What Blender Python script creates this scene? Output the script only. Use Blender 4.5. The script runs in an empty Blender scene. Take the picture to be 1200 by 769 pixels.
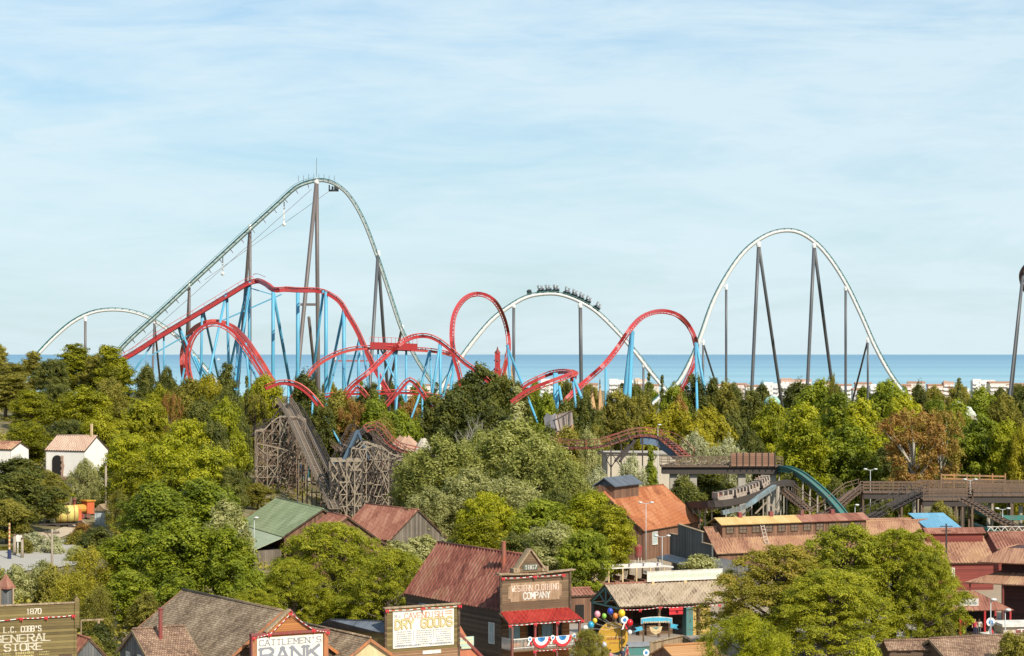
import bpy, bmesh, math, random
import numpy as np
from mathutils import Vector, Matrix
random.seed(7)
PI = math.pi; R = math.radians
SC = bpy.context.scene; COL = SC.collection
F = 2700.0; H = 28.0          # focal length in photo pixels, camera height in metres

# ---------------------------------------------------------------- placing helpers
def V(*a): return Vector(a)
def P(px, py, s):             # a point seen at (px,py) where one metre spans s pixels
    return V((px-600)/s, F/s, H-(py-415)/s)
def W(px, py, z):             # a point seen at (px,py) whose height is z
    return P(px, py, (py-415)/(H-z))
def ss(t): t = max(0.0, min(1.0, t)); return t*t*(3-2*t)
def terr(x, y):
    h = 15.0*ss((-x-44)/46.0)*ss((y-225)/200.0)*(1-ss((y-500)/260.0)) + 4.2*ss((-x-18)/28.0)*ss((y-205)/60.0)*(1-ss((y-420)/150))
    h += 1.2*ss((x-20)/60.0)*ss((y-420)/120.0)
    h -= 8.5*ss((y-700)/700.0)
    h -= 6.0*ss((y-1950)/150.0)
    h += 0.25*math.sin(x*0.11+1)*math.sin(y*0.07)
    return h
def ground(px, py):           # where the sight line meets the terrain
    dx = (px-600)/F; dz = -(py-415)/F; y = 120.0
    while y < 2500:
        if H+dz*y <= terr(dx*y, y): break
        y += 0.5
    return V(dx*y, y, terr(dx*y, y))

# ---------------------------------------------------------------- tags
def tag(o, label, cat, group=None, kind=None):
    if label: o['label'] = label
    if cat: o['category'] = cat
    if group: o['group'] = group
    if kind: o['kind'] = kind
    return o
def thing(name, loc, label, cat, group=None, rz=0.0):
    o = bpy.data.objects.new(name, None); COL.objects.link(o)
    o.location = loc; o.rotation_euler = (0, 0, rz); o.empty_display_size = 0.5
    return tag(o, label, cat, group)
def copy_thing(root, loc=None, rz=None, label=None, group=None, scale=None):
    def cp(o, par):
        c = o.copy(); COL.objects.link(c); c.parent = par
        for ch in o.children: cp(ch, c)
        return c
    r = cp(root, None)
    if loc is not None: r.location = loc
    if rz is not None: r.rotation_euler = (0, 0, rz)
    if scale is not None: r.scale = scale
    if label: r['label'] = label
    if group: r['group'] = group
    return r

# ---------------------------------------------------------------- mesh builder
class MB:
    def __init__(s): s.v = []; s.f = []; s.smooth = False; s.eps = 0
    def poly(s, pts):
        n = len(s.v); s.v += [tuple(p) for p in pts]; s.f.append(tuple(range(n, n+len(pts)))); return s
    def add(s, vs, fs):
        n = len(s.v); s.v += [tuple(p) for p in vs]; s.f += [tuple(i+n for i in f) for f in fs]; return s
    def box(s, x0, x1, y0, y1, z0, z1):
        vs = [(x0,y0,z0),(x1,y0,z0),(x1,y1,z0),(x0,y1,z0),(x0,y0,z1),(x1,y0,z1),(x1,y1,z1),(x0,y1,z1)]
        return s.add(vs, [(0,3,2,1),(4,5,6,7),(0,1,5,4),(1,2,6,5),(2,3,7,6),(3,0,4,7)])
    def prism(s, pts, d):      # extrude the polygon pts by the vector d
        n = len(pts); d = Vector(d); a = [Vector(p) for p in pts]; b = [p+d for p in a]
        fs = [tuple(reversed(range(n))), tuple(range(n, 2*n))] + [(i, (i+1)%n, n+(i+1)%n, n+i) for i in range(n)]
        return s.add(a+b, fs)
    def bar(s, a, b, w, h=None, up=(0,0,1)):   # rectangular bar between two points
        a = Vector(a); b = Vector(b); h = w if h is None else h
        t = (b-a)
        if t.length < 1e-6: return s
        t.normalize(); up = Vector(up)
        if abs(t.dot(up)) > 0.98: up = V(0,1,0) if abs(t.y) < 0.9 else V(1,0,0)
        l = t.cross(up).normalized(); u = l.cross(t)
        c = [l*w/2+u*h/2, -l*w/2+u*h/2, -l*w/2-u*h/2, l*w/2-u*h/2]
        return s.add([a+k for k in c]+[b+k for k in c], [(0,1,2,3),(7,6,5,4)]+[(i, 4+i, 4+(i+1)%4, (i+1)%4) for i in range(4)])
    def tube(s, pts, r, n=8, cap=True):        # r: number or a radius per point
        pts = [Vector(p) for p in pts]; m = len(pts); rr = r if isinstance(r, (list, tuple)) else [r]*m
        prev = None; vs = []
        for i in range(m):
            t = (pts[min(i+1, m-1)]-pts[max(i-1, 0)])
            t = t.normalized() if t.length > 1e-9 else V(0,0,1)
            if prev is None:
                ref = V(0,0,1) if abs(t.z) < 0.9 else V(1,0,0)
                u = t.cross(ref).normalized()
            else: u = (prev-t*prev.dot(t)).normalized()
            prev = u; w = t.cross(u)
            for k in range(n):
                a = 2*PI*k/n; vs.append(pts[i]+(u*math.cos(a)+w*math.sin(a))*rr[i])
        fs = []
        for i in range(m-1):
            for k in range(n):
                fs.append((i*n+k, i*n+(k+1)%n, (i+1)*n+(k+1)%n, (i+1)*n+k))
        if cap: fs += [tuple(reversed(range(n))), tuple(range((m-1)*n, m*n))]
        return s.add(vs, fs)
    def lathe(s, prof, n=16, c=(0,0,0)):       # prof: (radius, z) pairs
        vs = []; c = Vector(c)
        for r, z in prof:
            for k in range(n):
                a = 2*PI*k/n; vs.append((c.x+r*math.cos(a), c.y+r*math.sin(a), c.z+z))
        fs = [(i*n+k, i*n+(k+1)%n, (i+1)*n+(k+1)%n, (i+1)*n+k) for i in range(len(prof)-1) for k in range(n)]
        fs += [tuple(reversed(range(n))), tuple(range((len(prof)-1)*n, len(prof)*n))]
        return s.add(vs, fs)
    def ball(s, c, r, n=12, sq=(1,1,1)):
        c = Vector(c); m = n//2; vs = []; 
        for i in range(1, m):
            th = PI*i/m
            for k in range(n):
                a = 2*PI*k/n; vs.append(c+V(r*sq[0]*math.sin(th)*math.cos(a), r*sq[1]*math.sin(th)*math.sin(a), r*sq[2]*math.cos(th)))
        top = len(vs); vs += [c+V(0,0,r*sq[2]), c-V(0,0,r*sq[2])]
        fs = [(i*n+k, (i+1)*n+k, (i+1)*n+(k+1)%n, i*n+(k+1)%n) for i in range(m-2) for k in range(n)]
        fs += [(top, k, (k+1)%n) for k in range(n)]
        fs += [(top+1, (m-2)*n+(k+1)%n, (m-2)*n+k) for k in range(n)]
        return s.add(vs, fs)
    def build(s, name, mat, parent=None, loc=None, smooth=None, mats=None, midx=None, bevel=0):
        me = bpy.data.meshes.new(name); me.from_pydata([tuple(v) for v in s.v], [], s.f); me.update()
        me.materials.append(mat)
        if mats:
            for m in mats: me.materials.append(m)
        if midx:
            for i, k in enumerate(midx): me.polygons[i].material_index = k
        # world-scale uv: u along the horizontal of each face, v up its slope, in metres
        uv = me.uv_layers.new(name='uv')
        co = me.vertices
        for p in me.polygons:
            n = p.normal
            if abs(n.z) > 0.985: u = V(1,0,0); w = V(0,1,0)
            else: u = V(-n.y, n.x, 0).normalized(); w = n.cross(u)
            for li in p.loop_indices:
                q = co[me.loops[li].vertex_index].co
                uv.data[li].uv = (q.dot(u), q.dot(w))
        if smooth is None: smooth = s.smooth
        if smooth: me.polygons.foreach_set('use_smooth', [True]*len(me.polygons))
        o = bpy.data.objects.new(name, me); COL.objects.link(o)
        if loc is not None: o.location = loc
        if parent is not None: o.parent = parent
        if bevel:
            b = o.modifiers.new('edge', 'BEVEL'); b.width = bevel; b.segments = 1; b.limit_method = 'ANGLE'
        return o

# ---------------------------------------------------------------- materials
_M = {}
def mat(name, col, rough=0.7, metal=0.0, **k):
    if name in _M: return _M[name]
    m = bpy.data.materials.new(name); m.use_nodes = True; nt = m.node_tree
    b = nt.nodes['Principled BSDF']
    b.inputs['Base Color'].default_value = (*col, 1); b.inputs['Roughness'].default_value = rough
    b.inputs['Metallic'].default_value = metal
    for kk, vv in k.items(): b.inputs[kk].default_value = vv
    _M[name] = m; return m
class NT:
    """small helper for building node trees"""
    def __init__(s, m): s.m = m; s.nt = m.node_tree; s.b = s.nt.nodes.get('Principled BSDF')
    def n(s, t, **k):
        x = s.nt.nodes.new(t)
        for a, b in k.items():
            if a.startswith('i_'):
                key = a[2:]; key = int(key) if key.isdigit() else key.replace('_', ' ')
                x.inputs[key].default_value = b
            else: setattr(x, a, b)
        return x
    def l(s, a, b): s.nt.links.new(a, b)
    def math(s, op, a, b=None, c=None):
        x = s.nt.nodes.new('ShaderNodeMath'); x.operation = op
        for i, q in enumerate((a, b, c)):
            if q is None: continue
            if hasattr(q, 'links'): s.l(q, x.inputs[i])
            else: x.inputs[i].default_value = q
        return x.outputs[0]
    def ramp(s, fac, stops, interp='LINEAR'):
        x = s.nt.nodes.new('ShaderNodeValToRGB'); x.color_ramp.interpolation = interp
        el = x.color_ramp.elements
        while len(el) < len(stops): el.new(0.5)
        for e, (p, c) in zip(el, stops): e.position = p; e.color = (*c, 1) if len(c) == 3 else c
        s.l(fac, x.inputs[0]); return x.outputs[0]
    def mix(s, a, b, fac, mode='MIX'):
        x = s.nt.nodes.new('ShaderNodeMix'); x.data_type = 'RGBA'; x.blend_type = mode
        for q, i in ((fac, 0), (a, 6), (b, 7)):
            if hasattr(q, 'links'): s.l(q, x.inputs[i])
            else: x.inputs[i].default_value = q if i == 0 else (*q, 1)
        return x.outputs[2]
    def noise(s, vec, scale, detail=4, rough=0.6, dist=0.0):
        x = s.n('ShaderNodeTexNoise'); x.inputs['Scale'].default_value = scale; x.inputs['Detail'].default_value = detail
        x.inputs['Roughness'].default_value = rough; x.inputs['Distortion'].default_value = dist
        if vec is not None: s.l(vec, x.inputs['Vector'])
        return x.outputs['Fac']
    def mapping(s, vec, scale=(1,1,1), loc=(0,0,0), rot=(0,0,0)):
        x = s.n('ShaderNodeMapping'); x.inputs['Scale'].default_value = scale; x.inputs['Location'].default_value = loc
        x.inputs['Rotation'].default_value = rot; s.l(vec, x.inputs['Vector']); return x.outputs[0]
    def coord(s, kind='Object'): return s.n('ShaderNodeTexCoord').outputs[kind]
    def rand(s): return s.n('ShaderNodeObjectInfo').outputs['Random']
    def bump(s, h, strength=0.4, dist=0.05):
        x = s.n('ShaderNodeBump'); x.inputs['Strength'].default_value = strength; x.inputs['Distance'].default_value = dist
        s.l(h, x.inputs['Height']); s.l(x.outputs[0], s.b.inputs['Normal'])
    def base(s, c): s.l(c, s.b.inputs['Base Color'])
def new(name, rough=0.75):
    m = mat(name, (0.5,0.5,0.5), rough); return NT(m), m

def paint(name, col, rough=0.45, wear=0.25, dirt=(0.12,0.1,0.08), scale=0.6):
    """painted metal or timber with stains and fading"""
    if name in _M: return _M[name]
    n, m = new(name, rough)
    o = n.coord(); a = n.noise(o, scale, 6, 0.65); b = n.noise(n.mapping(o, (1,1,0.18)), scale*5, 4, 0.6)
    f = n.math('MULTIPLY', n.math('MAXIMUM', n.math('MULTIPLY_ADD', n.math('ADD', a, b), 2.2, -1.75), 0.0), wear*2.0)
    f = n.math('MINIMUM', f, 0.9)
    n.base(n.mix(col, dirt, f))
    n.l(n.math('MULTIPLY_ADD', a, 0.3, rough-0.1), n.b.inputs['Roughness'])
    return m
def planks(name, cols, width=0.2, vertical=True, grain=0.5, rough=0.85, paintcol=None, wear=0.5):
    """boards: each board its own tone, grain along it and dark gaps"""
    if name in _M: return _M[name]
    n, m = new(name, rough)
    uv = n.n('ShaderNodeUVMap').outputs[0]; sep = n.n('ShaderNodeSeparateXYZ'); n.l(uv, sep.inputs[0])
    u, v = (sep.outputs[0], sep.outputs[1]) if vertical else (sep.outputs[1], sep.outputs[0])
    q = n.math('DIVIDE', u, width); idx = n.math('FLOOR', q); fr = n.math('FRACT', q)
    wn = n.n('ShaderNodeTexWhiteNoise'); wn.noise_dimensions = '1D'; n.l(idx, wn.inputs['W'])
    cmb = n.n('ShaderNodeCombineXYZ'); n.l(n.math('MULTIPLY', u, 14.0), cmb.inputs[0]); n.l(n.math('MULTIPLY_ADD', idx, 3.7, v), cmb.inputs[1])
    g = n.noise(cmb.outputs[0], 1.3, 5, 0.7)
    big = n.noise(n.coord(), 0.35, 4, 0.6)
    t = n.math('ADD', n.math('MULTIPLY', wn.outputs[0], 0.45), n.math('ADD', n.math('MULTIPLY', g, grain), n.math('MULTIPLY_ADD', big, 0.5, -0.3)))
    k = len(cols); c = n.ramp(t, [(i/(k-1), cc) for i, cc in enumerate(cols)])
    if paintcol is not None:
        w = n.math('MULTIPLY', n.math('ADD', g, big), 0.5)
        c = n.mix(paintcol, c, n.ramp(w, [(max(0, 0.62-wear*0.35), (0,0,0)), (min(1, 0.8-wear*0.3), (1,1,1))]))
    gap = n.ramp(fr, [(0.0, (0,0,0)), (0.05, (1,1,1)), (0.95, (1,1,1)), (1.0, (0,0,0))])
    c = n.mix((0.02,0.015,0.01), c, gap); n.base(c)
    n.bump(n.math('ADD', n.math('MULTIPLY', gap, 0.8), n.math('MULTIPLY', g, 0.3)), 0.6, 0.03)
    return m
def shingles(name, cols, cw=0.22, ch=0.24):
    if name in _M: return _M[name]
    n, m = new(name, 0.9)
    uv = n.n('ShaderNodeUVMap').outputs[0]
    br = n.n('ShaderNodeTexBrick'); br.offset = 0.5; br.inputs['Scale'].default_value = 1.0
    br.inputs['Brick Width'].default_value = cw; br.inputs['Row Height'].default_value = ch; br.inputs['Mortar Size'].default_value = 0.018
    br.inputs['Color1'].default_value = (0,0,0,1); br.inputs['Color2'].default_value = (1,1,1,1); br.inputs['Mortar'].default_value = (0.5,0.5,0.5,1)
    br.inputs['Bias'].default_value = 0.0
    n.l(uv, br.inputs['Vector'])
    o = n.coord(); big = n.noise(o, 0.4, 5, 0.65); fine = n.noise(o, 6, 4, 0.7)
    t = n.math('ADD', n.math('MULTIPLY', br.outputs['Color'], 0.45), n.math('ADD', n.math('MULTIPLY_ADD', big, 1.5, -0.55), n.math('MULTIPLY_ADD', fine, 0.6, -0.3)))
    k = len(cols); c = n.ramp(t, [(i/(k-1), cc) for i, cc in enumerate(cols)])
    c = n.mix(c, (0.015,0.012,0.01), n.math('MULTIPLY', br.outputs['Fac'], 0.85)); n.base(c)
    sep = n.n('ShaderNodeSeparateXYZ'); n.l(uv, sep.inputs[0])
    saw = n.math('FRACT', n.math('DIVIDE', sep.outputs[1], ch))
    n.bump(n.math('ADD', n.math('SUBTRACT', 1.0, saw), n.math('MULTIPLY', n.math('SUBTRACT', br.outputs['Color'], br.outputs['Fac']), 0.5)), 0.9, 0.06)
    return m
def tin(name, cols, rust=(0.16,0.055,0.02), rustamt=0.4, sheet=1.1, rough=0.6):
    """corrugated sheet metal with weathering streaks running down the slope and sheet to sheet tones"""
    if name in _M: return _M[name]
    n, m = new(name, rough)
    uv = n.n('ShaderNodeUVMap').outputs[0]; sep = n.n('ShaderNodeSeparateXYZ'); n.l(uv, sep.inputs[0])
    idx = n.math('FLOOR', n.math('DIVIDE', sep.outputs[0], sheet))
    row = n.math('FLOOR', n.math('DIVIDE', sep.outputs[1], 3.1))
    wn = n.n('ShaderNodeTexWhiteNoise'); wn.noise_dimensions = '2D'
    cb = n.n('ShaderNodeCombineXYZ'); n.l(idx, cb.inputs[0]); n.l(row, cb.inputs[1]); n.l(cb.outputs[0], wn.inputs['Vector'])
    st = n.noise(n.mapping(uv, (3.0,0.35,1)), 1.2, 6, 0.7); big = n.noise(n.coord(), 0.28, 5, 0.6)
    fine = n.noise(n.mapping(uv, (9.0,0.8,1)), 1.0, 5, 0.7)
    t = n.math('ADD', n.math('MULTIPLY', wn.outputs[0], 0.42), n.math('ADD', n.math('MULTIPLY_ADD', st, 2.1, -1.06), n.math('ADD', n.math('MULTIPLY_ADD', big, 1.3, -0.55), n.math('MULTIPLY_ADD', fine, 0.8, -0.4))))
    t = n.math('ADD', t, 0.22)
    k = len(cols); c = n.ramp(t, [(i/(k-1), cc) for i, cc in enumerate(cols)])
    r = n.ramp(n.math('MULTIPLY', n.math('ADD', st, big), 0.5), [(0.60-0.24*rustamt, (0,0,0)), (0.72-0.24*rustamt, (1,1,1))])
    c = n.mix(c, rust, n.math('MULTIPLY', r, 0.75))
    rib = n.math('FRACT', n.math('DIVIDE', sep.outputs[0], 0.28)); seam = n.math('FRACT', n.math('DIVIDE', sep.outputs[1], 3.1))
    gr = n.ramp(rib, [(0.0, (1,1,1)), (0.35, (0.62,0.6,0.58)), (0.55, (0.62,0.6,0.58)), (1.0, (1,1,1))]); c = n.mix(c, gr, 0.55, 'MULTIPLY')
    sm = n.ramp(seam, [(0.0, (0.45,0.42,0.4)), (0.03, (1,1,1)), (1.0, (1,1,1))]); n.base(n.mix(c, sm, 0.6, 'MULTIPLY'))
    n.l(n.math('MULTIPLY_ADD', st, 0.25, rough+0.1), n.b.inputs['Roughness']); n.b.inputs['Specular IOR Level'].default_value = 0.25
    return m
def plaster(name, col, dirt=(0.3,0.25,0.2), amt=0.5, scale=0.5, rough=0.9):
    if name in _M: return _M[name]
    n, m = new(name, rough)
    o = n.coord(); a = n.noise(o, scale, 7, 0.7); b = n.noise(n.mapping(o, (1.5,1.5,0.2)), scale*3, 5, 0.65)
    n.base(n.mix(col, dirt, n.math('MULTIPLY', n.math('MULTIPLY', a, b), amt*2)))
    n.bump(n.noise(o, 12, 3), 0.15, 0.02)
    return m

# ---------------------------------------------------------------- camera, world, sun
cam_d = bpy.data.cameras.new('camera'); cam = bpy.data.objects.new('camera', cam_d); COL.objects.link(cam)
cam.location = (0, 0, H); cam.rotation_euler = (R(90), 0, 0)
cam_d.sensor_width = 36.0; cam_d.lens = F/1200*36.0; cam_d.shift_y = 30.5/1200.0
cam_d.clip_start = 1.0; cam_d.clip_end = 400000.0
SC.camera = cam
SUN_AZ = R(146); SUN_EL = R(41)     # clockwise from the view direction
sd = V(math.sin(SUN_AZ)*math.cos(SUN_EL), math.cos(SUN_AZ)*math.cos(SUN_EL), math.sin(SUN_EL))
sun_d = bpy.data.lights.new('sun', 'SUN'); sun_d.energy = 4.6; sun_d.angle = R(0.5); sun_d.color = (1.0, 0.91, 0.76)
sun = bpy.data.objects.new('sun', sun_d); COL.objects.link(sun); sun.location = (60, -40, 120)
sun.rotation_euler = (-sd).to_track_quat('-Z', 'Y').to_euler()
wd = bpy.data.worlds.new('World'); SC.world = wd; wd.use_nodes = True
w = NT(wd); bg = w.nt.nodes['Background']; bg.inputs[1].default_value = 0.10
sky = w.n('ShaderNodeTexSky'); sky.sky_type = 'NISHITA'; sky.sun_disc = False; sky.sun_elevation = SUN_EL; sky.sun_rotation = SUN_AZ
sky.air_density = 1.0; sky.dust_density = 0.15; sky.ozone_density = 4.0; sky.altitude = 30
dirn = w.coord('Generated')
sp = w.n('ShaderNodeSeparateXYZ'); w.l(dirn, sp.inputs[0])
yy = w.math('MAXIMUM', w.math('ABSOLUTE', sp.outputs[1]), 0.2)
cb = w.n('ShaderNodeCombineXYZ'); w.l(w.math('DIVIDE', sp.outputs[0], yy), cb.inputs[0]); w.l(w.math('DIVIDE', sp.outputs[2], yy), cb.inputs[1])
c1 = w.noise(w.mapping(cb.outputs[0], (7, 38, 1), (3.1, 0.4, 0), (0,0,R(4))), 1.0, 7, 0.62, 0.6)
c2 = w.noise(w.mapping(cb.outputs[0], (4.2, 17, 1), (0.7, 2.2, 0), (0,0,R(-3))), 1.0, 4, 0.5, 0.3)
c3 = w.noise(w.mapping(cb.outputs[0], (30, 130, 1), (3.1, 0.4, 0), (0,0,R(6))), 1.0, 5, 0.6, 0.8)
cs = w.math('ADD', w.math('MULTIPLY_ADD', c1, 1.1, -0.28), w.math('ADD', w.math('MULTIPLY', c2, 0.6), w.math('MULTIPLY', c3, 0.28)))
side = w.math('MULTIPLY', cb.outputs[0] if False else w.math('DIVIDE', sp.outputs[0], yy), 0.13)
cf = w.ramp(w.math('ADD', cs, side), [(0.45, (0,0,0)), (0.60, (0.42,0.42,0.42)), (0.82, (1,1,1))])
elev = w.math('DIVIDE', sp.outputs[2], yy)
veil = w.ramp(elev, [(0.0, (1,1,1)), (0.18, (0.42,0.42,0.42))])
skyc = w.mix(sky.outputs[0], (0.80, 1.0, 1.04), 1.0, 'MULTIPLY')
skyc = w.mix(skyc, (4.15, 5.15, 5.8), w.math('MULTIPLY', veil, 0.80))
mixc = w.mix(skyc, (5.75, 6.85, 7.35), w.math('MULTIPLY', cf, 0.74))
w.l(mixc, bg.inputs[0])
SC.view_settings.view_transform = 'Standard'; SC.view_settings.look = 'None'; SC.view_settings.gamma = 1.0
SC.view_settings.exposure = 0.40
SC.view_settings.use_curve_mapping = False
SC.render.engine = 'CYCLES'
SC.cycles.max_bounces = 6; SC.cycles.diffuse_bounces = 3; SC.cycles.glossy_bounces = 2; SC.cycles.transmission_bounces = 3
SC.cycles.transparent_max_bounces = 6; SC.cycles.use_denoising = True; SC.cycles.caustics_reflective = False; SC.cycles.caustics_refractive = False
SC.cycles.sample_clamp_indirect = 6.0

# ---------------------------------------------------------------- terrain, sea
def make_terrain():
    ys = list(np.arange(60, 700, 4.0)) + list(np.arange(700, 2120, 20.0)) + [2600.0]
    n, m = new('ground_soil', 0.95)
    o = n.coord(); a = n.noise(o, 0.06, 6, 0.65); b = n.noise(o, 0.7, 5, 0.65)
    t = n.math('ADD', n.math('MULTIPLY', a, 0.7), n.math('MULTIPLY', b, 0.3))
    n.base(n.ramp(t, [(0.3, (0.055,0.055,0.02)), (0.45, (0.11,0.10,0.04)), (0.55, (0.20,0.16,0.085)), (0.72, (0.34,0.26,0.17))]))
    n.bump(b, 0.5, 0.2)
    nx = 90; vs = []; fs = []
    for y in ys:
        wdt = 70+y*0.42
        for i in range(nx+1):
            x = (i/nx*2-1)*wdt
            vs.append((x, y, terr(x, y)))
    for j in range(len(ys)-1):
        for i in range(nx):
            k = j*(nx+1)+i; fs.append((k, k+1, k+nx+2, k+nx+1))
    q = MB(); q.add(vs, fs)
    tag(q.build('ground', m, smooth=True), None, None, kind='structure')
    n, m = new('far_plain', 0.95)
    b = n.noise(n.coord(), 0.004, 6, 0.65)
    n.base(n.ramp(b, [(0.3, (0.05,0.07,0.02)), (0.7, (0.20,0.17,0.10))]))
    q = MB(); q.poly([(-30000,-20000,-9.6),(30000,-20000,-9.6),(30000,2060,-9.6),(-30000,2060,-9.6)])
    tag(q.build('land', m), None, None, kind='structure')
make_terrain()
n, m = new('sea_water', 0.42)
g = n.n('ShaderNodeNewGeometry').outputs['Position']; sp_ = n.n('ShaderNodeSeparateXYZ'); n.l(g, sp_.inputs[0])
dep = n.math('DIVIDE', n.math('SUBTRACT', sp_.outputs[1], 2000.0), 26000.0)
dep = n.math('POWER', n.math('MAXIMUM', dep, 0.0), 0.45)
band = n.noise(n.mapping(g, (0.00012, 0.0012, 1)), 1.0, 6, 0.6, 0.4)
fac = n.math('ADD', dep, n.math('MULTIPLY_ADD', band, 0.7, -0.35))
n.base(n.ramp(fac, [(0.0, (0.30,0.47,0.53)), (0.25, (0.24,0.41,0.49)), (0.55, (0.155,0.31,0.42)), (0.9, (0.11,0.25,0.375))]))
n.b.inputs['Specular IOR Level'].default_value = 0.12
n.bump(n.noise(n.mapping(g, (0.02, 0.08, 1)), 1.0, 5, 0.7), 0.35, 0.6)
q = MB()
ys = [1990, 2500, 4000, 8000, 20000, 60000, 180000]
for a, b in zip(ys, ys[1:]): q.poly([(-a*3,a,-13.4),(a*3,a,-13.4),(b*3,b,-13.4),(-b*3,b,-13.4)])
tag(q.build('sea', m), None, None, kind='structure')

# ---------------------------------------------------------------- town on the shore
def town():
    cols = {'white': (0.78,0.77,0.75), 'cream': (0.72,0.64,0.54), 'peach': (0.68,0.50,0.40), 'terracotta': (0.52,0.33,0.26), 'pale pink': (0.70,0.56,0.52)}
    glass = mat('far_window_glass', (0.42,0.42,0.42), 0.5)
    roofm = plaster('far_roof_tile', (0.33,0.16,0.10), amt=0.4)
    rail = mat('far_balcony', (0.76,0.74,0.72), 0.7)
    rows = [ # px0, px1, top py, metres per px scale, colour, label tail, pitched
     (232,252,452,1.7,'white','low white house seen through the gap behind the red spiral',0),
     (362,385,457,1.75,'white','white house behind the tall dark coaster pylon',0),
     (384,408,459,1.8,'cream','cream house at the foot of the blue trestle columns',1),
     (438,462,452,1.65,'white','white block under the long red brake run',0),
     (476,498,454,1.7,'white','small white block behind the small red camelback',0),
     (499,528,450,1.6,'cream','cream block behind the white valley of the tall coaster',1),
     (634,664,446,1.6,'white','white block showing between red turn and dark pylon',0),
     (664,700,449,1.65,'peach','peach block beside the tan rock spire',1),
     (714,742,446,1.6,'white','white block with a flat roof near the red loop foot',0),
     (738,772,450,1.7,'cream','cream block just behind the crossing white tracks',1),
     (744,758,445,1.55,'peach','narrow peach tower over the treetops',0),
     (820,838,453,1.6,'white','white house beside the braced dark pylon',0),
     (836,852,450,1.6,'cream','cream narrow block by a dark pylon',1),
     (850,876,449,1.55,'pale pink','pale pink block between two dark pylons',1),
     (874,896,451,1.6,'cream','cream block at the foot of the tall splayed pylon',1),
     (895,925,450,1.65,'white','white slab block with long balcony bands',0),
     (915,951,445,1.5,'terracotta','terracotta topped apartment block, the highest of the town',0),
     (957,976,447,1.55,'peach','peach block with low roof near the conifer tip',1),
     (974,998,450,1.6,'white','white low building with a slanted roof',1),
     (1003,1022,448,1.55,'pale pink','pale pink block beside the thin braced pylon',1),
     (1020,1040,452,1.6,'white','white block just before the foot of the big hill',0),
     (1050,1068,450,1.6,'terracotta','terracotta block by the track end',1),
     (1064,1084,447,1.55,'cream','cream block with tiled roof past the track end',1),
     (1088,1110,450,1.6,'peach','peach block with stacked terraces',1),
     (1106,1118,448,1.6,'terracotta','narrow terracotta block against the peach terraces',0),
     (1118,1136,456,1.75,'white','white house beside the pointed dark tree',0),
     (1140,1166,446,1.5,'white','long white apartment block with balcony rows',0),
     (1160,1186,447,1.55,'cream','cream apartment block behind the leaning pylon',1),
     (1180,1210,449,1.55,'peach','peach apartment block cut by the frame',1),
     (1000,1014,455,1.8,'white','squat white house low among treetops',1),
     (560,600,452,1.6,'white','white block hidden behind the dark grove',0)]
    for px0, px1, top, s, cn, lab, pitched in rows:
        a = P(px0, top, s); b = P(px1, top, s); x0, x1, y, zt = a.x, b.x, a.y, a.z
        zb = terr((x0+x1)/2, y)-0.5; wd_ = x1-x0; dp = max(9.0, wd_*0.6) if s < 5 else 4.0
        o = thing('apartment_building' if wd_ > 9 else 'house', ((x0+x1)/2, y, zb), lab, 'building' if wd_ > 9 else 'house', 'buildings of the coastal town', rz=R(random.uniform(-7,7)))
        hh = zt-zb; wm = plaster('far_'+cn.replace(' ', '_'), cols[cn], amt=0.3)
        wh = hh-(1.2 if pitched else 0)
        MB().box(-wd_/2, wd_/2, 0, dp, 0, wh).build('wall', wm, o)
        if pitched:
            q = MB(); q.prism([(-wd_/2-.4,-.4,wh+.01),(-wd_/2-.4,dp+.4,wh+.01),(-wd_/2-.4,dp/2,hh)], (wd_+.8,0,0)); q.build('roof', roofm, o)
        else:
            q = MB(); q.box(-wd_/2+.3, -wd_/2+.3+wd_*.35, 1, 4, wh+.002, wh+1.1).box(-wd_/2-.1, wd_/2+.1, -.1, .12, wh+.003, wh+.4); q.build('roof', wm, o)
        if s < 5:
            fl = 3.0; k = 0; nb = max(2, int(wd_/3.2))
            z = wh-2.7; wins = []; bals = []; brow = random.choice((1,2,2))
            while z > wh-16 and z > 1:
                for i in range(nb):
                    xc = -wd_/2+(i+.5)*wd_/nb
                    if not wins: wins.append(MB().box(-.6, .6, -.06, .1, .2, 1.6).build('window', glass, o)); c = wins[0]
                    else: c = wins[0].copy(); COL.objects.link(c); c.parent = o
                    c.location = (xc, 0, z)
                    if brow and i % 2 == 0 or brow == 2:
                        if not bals: bals.append(MB().box(-wd_/nb*.44, wd_/nb*.44, -1.3, -.062, -.35, .65).build('balcony', rail, o)); c = bals[0]
                        else: c = bals[0].copy(); COL.objects.link(c); c.parent = o
                        c.location = (xc, 0, z)
                z -= fl; k += 1
town()
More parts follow.
